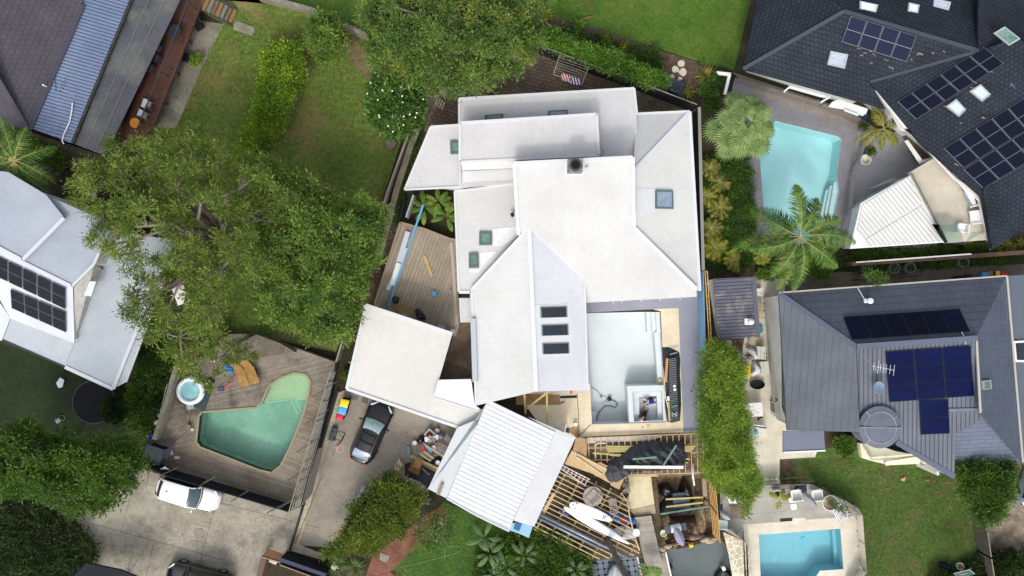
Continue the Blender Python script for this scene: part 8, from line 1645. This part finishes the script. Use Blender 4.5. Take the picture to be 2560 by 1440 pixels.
c = P(2069,1253,0); t = thing('round_planter', 'big round white planter with a trailing plant on the silver deck', 'planter', c); obj('pot', MB().lathe(c, [(.42,0),(.56,.45),(.58,.5),(.53,.5),(.5,.42),(.001,.42)], 32), K('pot_cream', (0,0,0)), t); obj('pebbles', MB().lathe(c, [(.5,.43),(.001,.44)], 24), m_gravel, t); bl = np.array([[c.x+.2+.25*k, c.y-.1-.1*k, .8] for k in range(4)]+[[c.x,c.y,.7]]); crown(bl, .3, 12, 6, .24, .05, LF_DARK, t, name='foliage', tr=.15)
cloth('towel', 'white towel with purple stripes at the corner of the silver deck', [(2072,1274),(2103,1257),(2127,1283),(2100,1304)], .07, stripes('purple_stripe', (150,140,160), (240,238,240), .62, 1, .125), sag=0, crump=.006); slatbench('timber_table', 'square brown slatted table under the bamboo on the silver deck', [(1827,1267),(1857,1267),(1859,1296),(1829,1297)], .45, K('slat_brown', (138,118,102), (120,100,86), sc=2), 9); table('white_side_table', 'white table half under the bamboo sprays', [(1814,1236),(1874,1236),(1872,1258),(1824,1259)], .7, m_whp)
table('white_bench', 'plain white square table beside the lath screen', [(1797,1300),(1819,1302),(1819,1325),(1797,1324)], .6, m_whp); struct('terrace_tiles', MB().px([(1981,1296),(2014,1294),(2014,1314),(1982,1316)], .034, .01), m_travp); box_('robot_cleaner', 'small blue pool robot at the top of the turquoise pool', 'pool cleaner', [(2003,1344),(2012,1341),(2018,1350),(2009,1356)], -.05, .12, K('robot_cyan', (70,190,206)))
tag(obj('navy_chair', MB().px([(1797,1262),(1807,1261),(1808,1276),(1798,1277)], .5, .1), K('navy', (0,0,0))), 'small navy seat beside the lath screen', 'seat')
GLF = clear('fence_glass', (.80,.92,.88,1), .5, .02, ior=1.5)
def glassfence(lab, pts, zt=1.25, n=2, z0=.05):
    q = PP(pts, zt); t = thing('glass_fence', lab, 'fence', (q[0].x, q[0].y, 0))
    for a, b in zip(q, q[1:]):
        for k in range(n):
            A, B = lerp(a, b, (k+.015)/n), lerp(a, b, (k+.985)/n); obj('pane', MB().bar(A - Vector((0,0,(zt-z0)/2)), B - Vector((0,0,(zt-z0)/2)), .012, zt-z0), GLF, t)
            obj('clamp', MB().box((lerp(A,B,.25).x, lerp(A,B,.25).y, .12), (.06,.06,.2)).box((lerp(A,B,.75).x, lerp(A,B,.75).y, .12), (.06,.06,.2)), m_gal, t)
glassfence('frameless glass fence round the top of the silver deck', [(1884,1214),(2030,1203),(2145,1270),(2157,1288)]); glassfence('frameless glass fence along the right of the turquoise pool', [(2157,1288),(2162,1360),(2168,1432),(2130,1470)], n=1); glassfence('frameless glass fence beside the crazy paving', [(1798,1323),(1826,1324),(1862,1354),(1876,1372),(1880,1470)], n=1)
glassfence('glass fence between the cyan pool and the grey courtyard', [(2178,330),(2140,430),(2130,520),(2108,625)], n=1, zt=1.2); glassfence('glass fence along the pale deck by the black-roofed house', [(1826,190),(1900,210),(2060,258),(2160,298)], n=1, zt=1.2)
mb = MB().lathe(P(2157,402,0), [(.25,0),(.38,.5),(.4,.52),(.34,.52),(.3,.1),(.001,.1)], 28); tag(obj('white_pot', mb, K('pot_cream', (0,0,0)), smooth=False), 'round white pot in the grey courtyard', 'pot'); tag(obj('blue_bowl', MB().lathe(P(2158,292,0), [(.2,0),(.24,.2),(.001,.15)], 18), K('bowl_blue', (44,92,150))), 'small blue bowl by the white bay window', 'bowl')
for x, y, r_, lab in ((2166,382,.36,'potted green shrub above the round white pot'),(2150,322,.3,'small potted shrub by the pale deck')): c = P(x, y, 0); t = thing('potted_shrub', lab, 'shrub', c); obj('pot', MB().lathe(c, [(.2,0),(.26,.4),(.001,.38)], 18), m_gal, t); crown(np.array([[c.x,c.y,.5],[c.x+.15,c.y,.6]]), r_*.8, 22, 7, .16, .07, LF_MID, t, name='foliage', tr=.06)
mb = MB().slab(PP([(2116,565),(2134,562),(2130,622),(2114,622)], .6), .1); tag(obj('storage_box', mb, K('box_tan', (132,114,92), (112,96,76), sc=3)), 'tan timber bench box beside the royal palm', 'bench'); struct('courtyard_wall', MB().bar(P(2230,448,.9), P(2180,470,.9), .1, .9), K('pale_wall2', (190,190,188)))
chair('balcony_chair', 'large white framed armchair on the cream balcony', 2433,545,2.6,math.radians(185),m_white,.95,'armchair',.5); chair('balcony_chair', 'smaller white chair behind the balcony glass', 2395,572,2.6,math.radians(170),m_white,.6)
# lawn bits bottom right
tag(obj('teddy', MB().ball(P(2258,1198,.1), .14, 0, 6, (1.3,1,.6)).ball(P(2262,1194,.12), .08, 0, 6), K('toy_tan', (190,140,110))), 'small tan soft toy on the south lawn', 'toy'); tag(obj('red_ball', MB().ball(P(2320,1199,.09), .1), m_red), 'small red ball on the south lawn', 'ball'); tag(obj('red_ball', MB().ball(P(2409,1212,.3), .12), m_red), 'small red ball at the edge of the dark green tree', 'ball')
tag(obj('plant_pot', MB().lathe(P(2214,1157,.5), [(.14,0),(.17,.25),(.001,.22)], 16), K('pot_cream', (0,0,0))), 'small cream pot at the edge of the cream verandah', 'pot'); fence('yard_fence', 'dark weathered fence between the south lawn and the gravel yard', [(2462,1285),(2478,1395),(2490,1470)], 1.7, K('fence_dim', (92,86,78), (74,68,62), sc=1.5), cap=(.06, m_slat), posts=2.2)
t = thing('basketball_hoop', 'basketball hoop with a white net and green backboard on the south lawn', 'basketball stand', P(2410,1425,0)); obj('backboard', MB().slab([P(2384,1434,2.9), P(2424,1424,2.9), P(2437,1435,2.5), P(2418,1442,2.4), P(2392,1446,2.4)], .05), K('board_green', (58,84,76)), t); c = P(2401,1416,2.6); obj('hoop', MB().ring(c, .24, .016, 28), K('ring_pale', (200,190,180)), t); mb = MB()
for k in range(12): a = k*.5236; mb.tube([c + Vector((math.cos(a)*.23, math.sin(a)*.23, 0)), c + Vector((math.cos(a+.25)*.13, math.sin(a+.25)*.13, -.4))], .008, 4)
obj('net', mb, m_white, t); obj('plate', MB().box(P(2404,1427,2.6), (.18,.14,.04)), K('hoop_pink2', (0,0,0)), t); obj('stand', MB().bar(P(2412,1434,2.5), P(2420,1460,0), .12, .12), m_blackp, t); obj('outline', MB().bar(P(2384,1434,2.93), P(2424,1424,2.93), .03, .02).bar(P(2424,1424,2.93), P(2437,1435,2.53), .03, .02).bar(P(2397,1434,2.86), P(2403,1437,2.75), .025, .02).bar(P(2403,1437,2.75), P(2418,1433,2.75), .025, .02), K('ring_pale', (0,0,0)), t)
lump('bike_cover', 'dark blue covered object beside the basketball hoop', 'cover', [(2345,1405),(2362,1402),(2380,1418),(2368,1426),(2348,1420)], 0, .7, K('cover_navy', (30,36,52)), seed=61)
# ---------------------------------------------------------------- grass blades, litter and weathering
def scatter(name, lab, polys, n, Ln, Wd, mat, z, up=.5, cat='grass', seed=3):
    global rng
    pts = np.empty((0, 2)); ar = []
    for poly in polys:
        q = [tuple(P(x, y, z).to_2d()) for x, y in poly]; a = np.array(q); c = rng.uniform(a.min(0), a.max(0), (int(n/len(polys)*2.2), 2)); c = c[inpoly(c, q)][:n//len(polys)]; pts = np.vstack([pts, c])
    N = len(pts); u = unit(np.column_stack([rng.normal(size=(N, 2)), rng.uniform(.1, 1, N)*up*2])); v = unit(np.cross(u, rng.normal(size=(N, 3))*.3 + np.array([0, 0, 1.0])))
    c = np.column_stack([pts, z + Ln*.3*up + rng.uniform(0, .01, N)]); return tag(leaves(name, c, u, v, Ln*rng.uniform(.6, 1.3, N), Wd, mat, None), lab, cat, kind='stuff')
GW = M('grass_blades_west', (122,136,58), (92,112,44), .5, .8, isl=.4, trans=.2, c3=(162,138,94), sc3=.3); GN = M('grass_blades_north', (104,140,52), (78,116,40), .5, .8, isl=.4, trans=.2, c3=(134,146,72), sc3=.35); GS = M('grass_blades_south', (102,126,56), (76,104,44), .5, .8, isl=.4, trans=.2, c3=(148,126,84), sc3=.4)
scatter('grass', 'short patchy grass of the west lawn', [[(560,20),(905,60),(925,130),(1000,320),(960,485),(830,860),(560,800),(470,560),(440,330),(500,180)]], 52000, .12, .028, GW, .02)
scatter('grass', 'short bright grass of the north lawn', [[(1390,-20),(1880,-20),(1835,172),(1660,125),(1500,75),(1400,45)]], 26000, .11, .028, GN, .02)
scatter('grass', 'short grass of the south lawn', [[(1992,1150),(2400,1130),(2445,1300),(2440,1440),(2170,1440),(2150,1290),(2045,1205)]], 26000, .12, .028, GS, .02)
scatter('grass', 'short grass of the front lawn', [[(1040,1330),(1112,1258),(1290,1335),(1180,1440),(985,1440)]], 9000, .11, .028, GN, .02)
LIT = M('fallen_leaves', (150,116,70), (112,82,48), 3, .9, isl=.35); scatter('leaf_litter', 'dry brown leaves scattered over the drives, decks and beds', [[(240,1330),(720,1285),(650,1400),(300,1430)], [(850,1000),(1100,1060),(1060,1200),(900,1230),(840,1340),(760,1330)], [(1070,240),(1270,150),(1700,260),(1590,280),(1100,250)], [(1765,400),(1870,400),(1885,660),(1765,660)]], 800, .11, .05, LIT, .05, .1, 'leaves')
scatter('leaf_litter', 'dry leaves scattered over the raised pool deck', [[(445,920),(640,850),(780,910),(640,1000),(500,1015),(440,1000)], [(430,1020),(485,1020),(480,1110),(400,1130)], [(480,1120),(690,1190),(715,1255),(400,1150)], [(785,960),(815,950),(740,1230),(715,1180)]], 300, .10, .05, LIT, .72, .1, 'leaves')
nh = bpy.data.objects['house.002']
for pl, q, n in ((pA, [(2180,150),(2420,130),(2200,195),(2120,110)], 16), (pD, [(2240,190),(2500,150),(2560,240),(2400,440)], 14)):
    mb = MB(); c4 = [Vector((x, y, 0)) for x, y in q]
    for k in range(n):
        p = lerp(lerp(c4[0], c4[1], random.random()), lerp(c4[3], c4[2], random.random()), random.random()); a = pl.at(p.x, p.y, .03); mb.bar(a, a + Vector((random.uniform(.1,.4), random.uniform(-.16,.05), 0)), random.uniform(.05,.13), .02)
    o = obj('chipped_tiles', mb, M('chipped_tile', (150,138,122), (110,100,90), 5, .9), nh); o['kind'] = 'stuff'
for x, y, r_, lab in ((1765,232,.7,'green bush tucked between the fan palm and the black fence corner'),(1790,205,.6,'green bush beside the white pergola beam'),(1775,262,.6,'bush under the upper left of the fan palm')):
    c = P(x, y, 0); t = thing('shrub', lab, 'shrub', c); n = 14; a = rng.uniform(0, 6.28, n); d = np.sqrt(rng.uniform(0, 1, n))*r_*.8; crown(np.column_stack([c.x+d*np.cos(a), c.y+d*np.sin(a), .3+r_*rng.uniform(.4,.9,n)]), .24, 20, 7, .18, .07, LF_BED, t, name='foliage', tr=.08); obj('stem', MB().tube([c, c + Vector((0,0,.6))], .03, 6), BARKD, t)
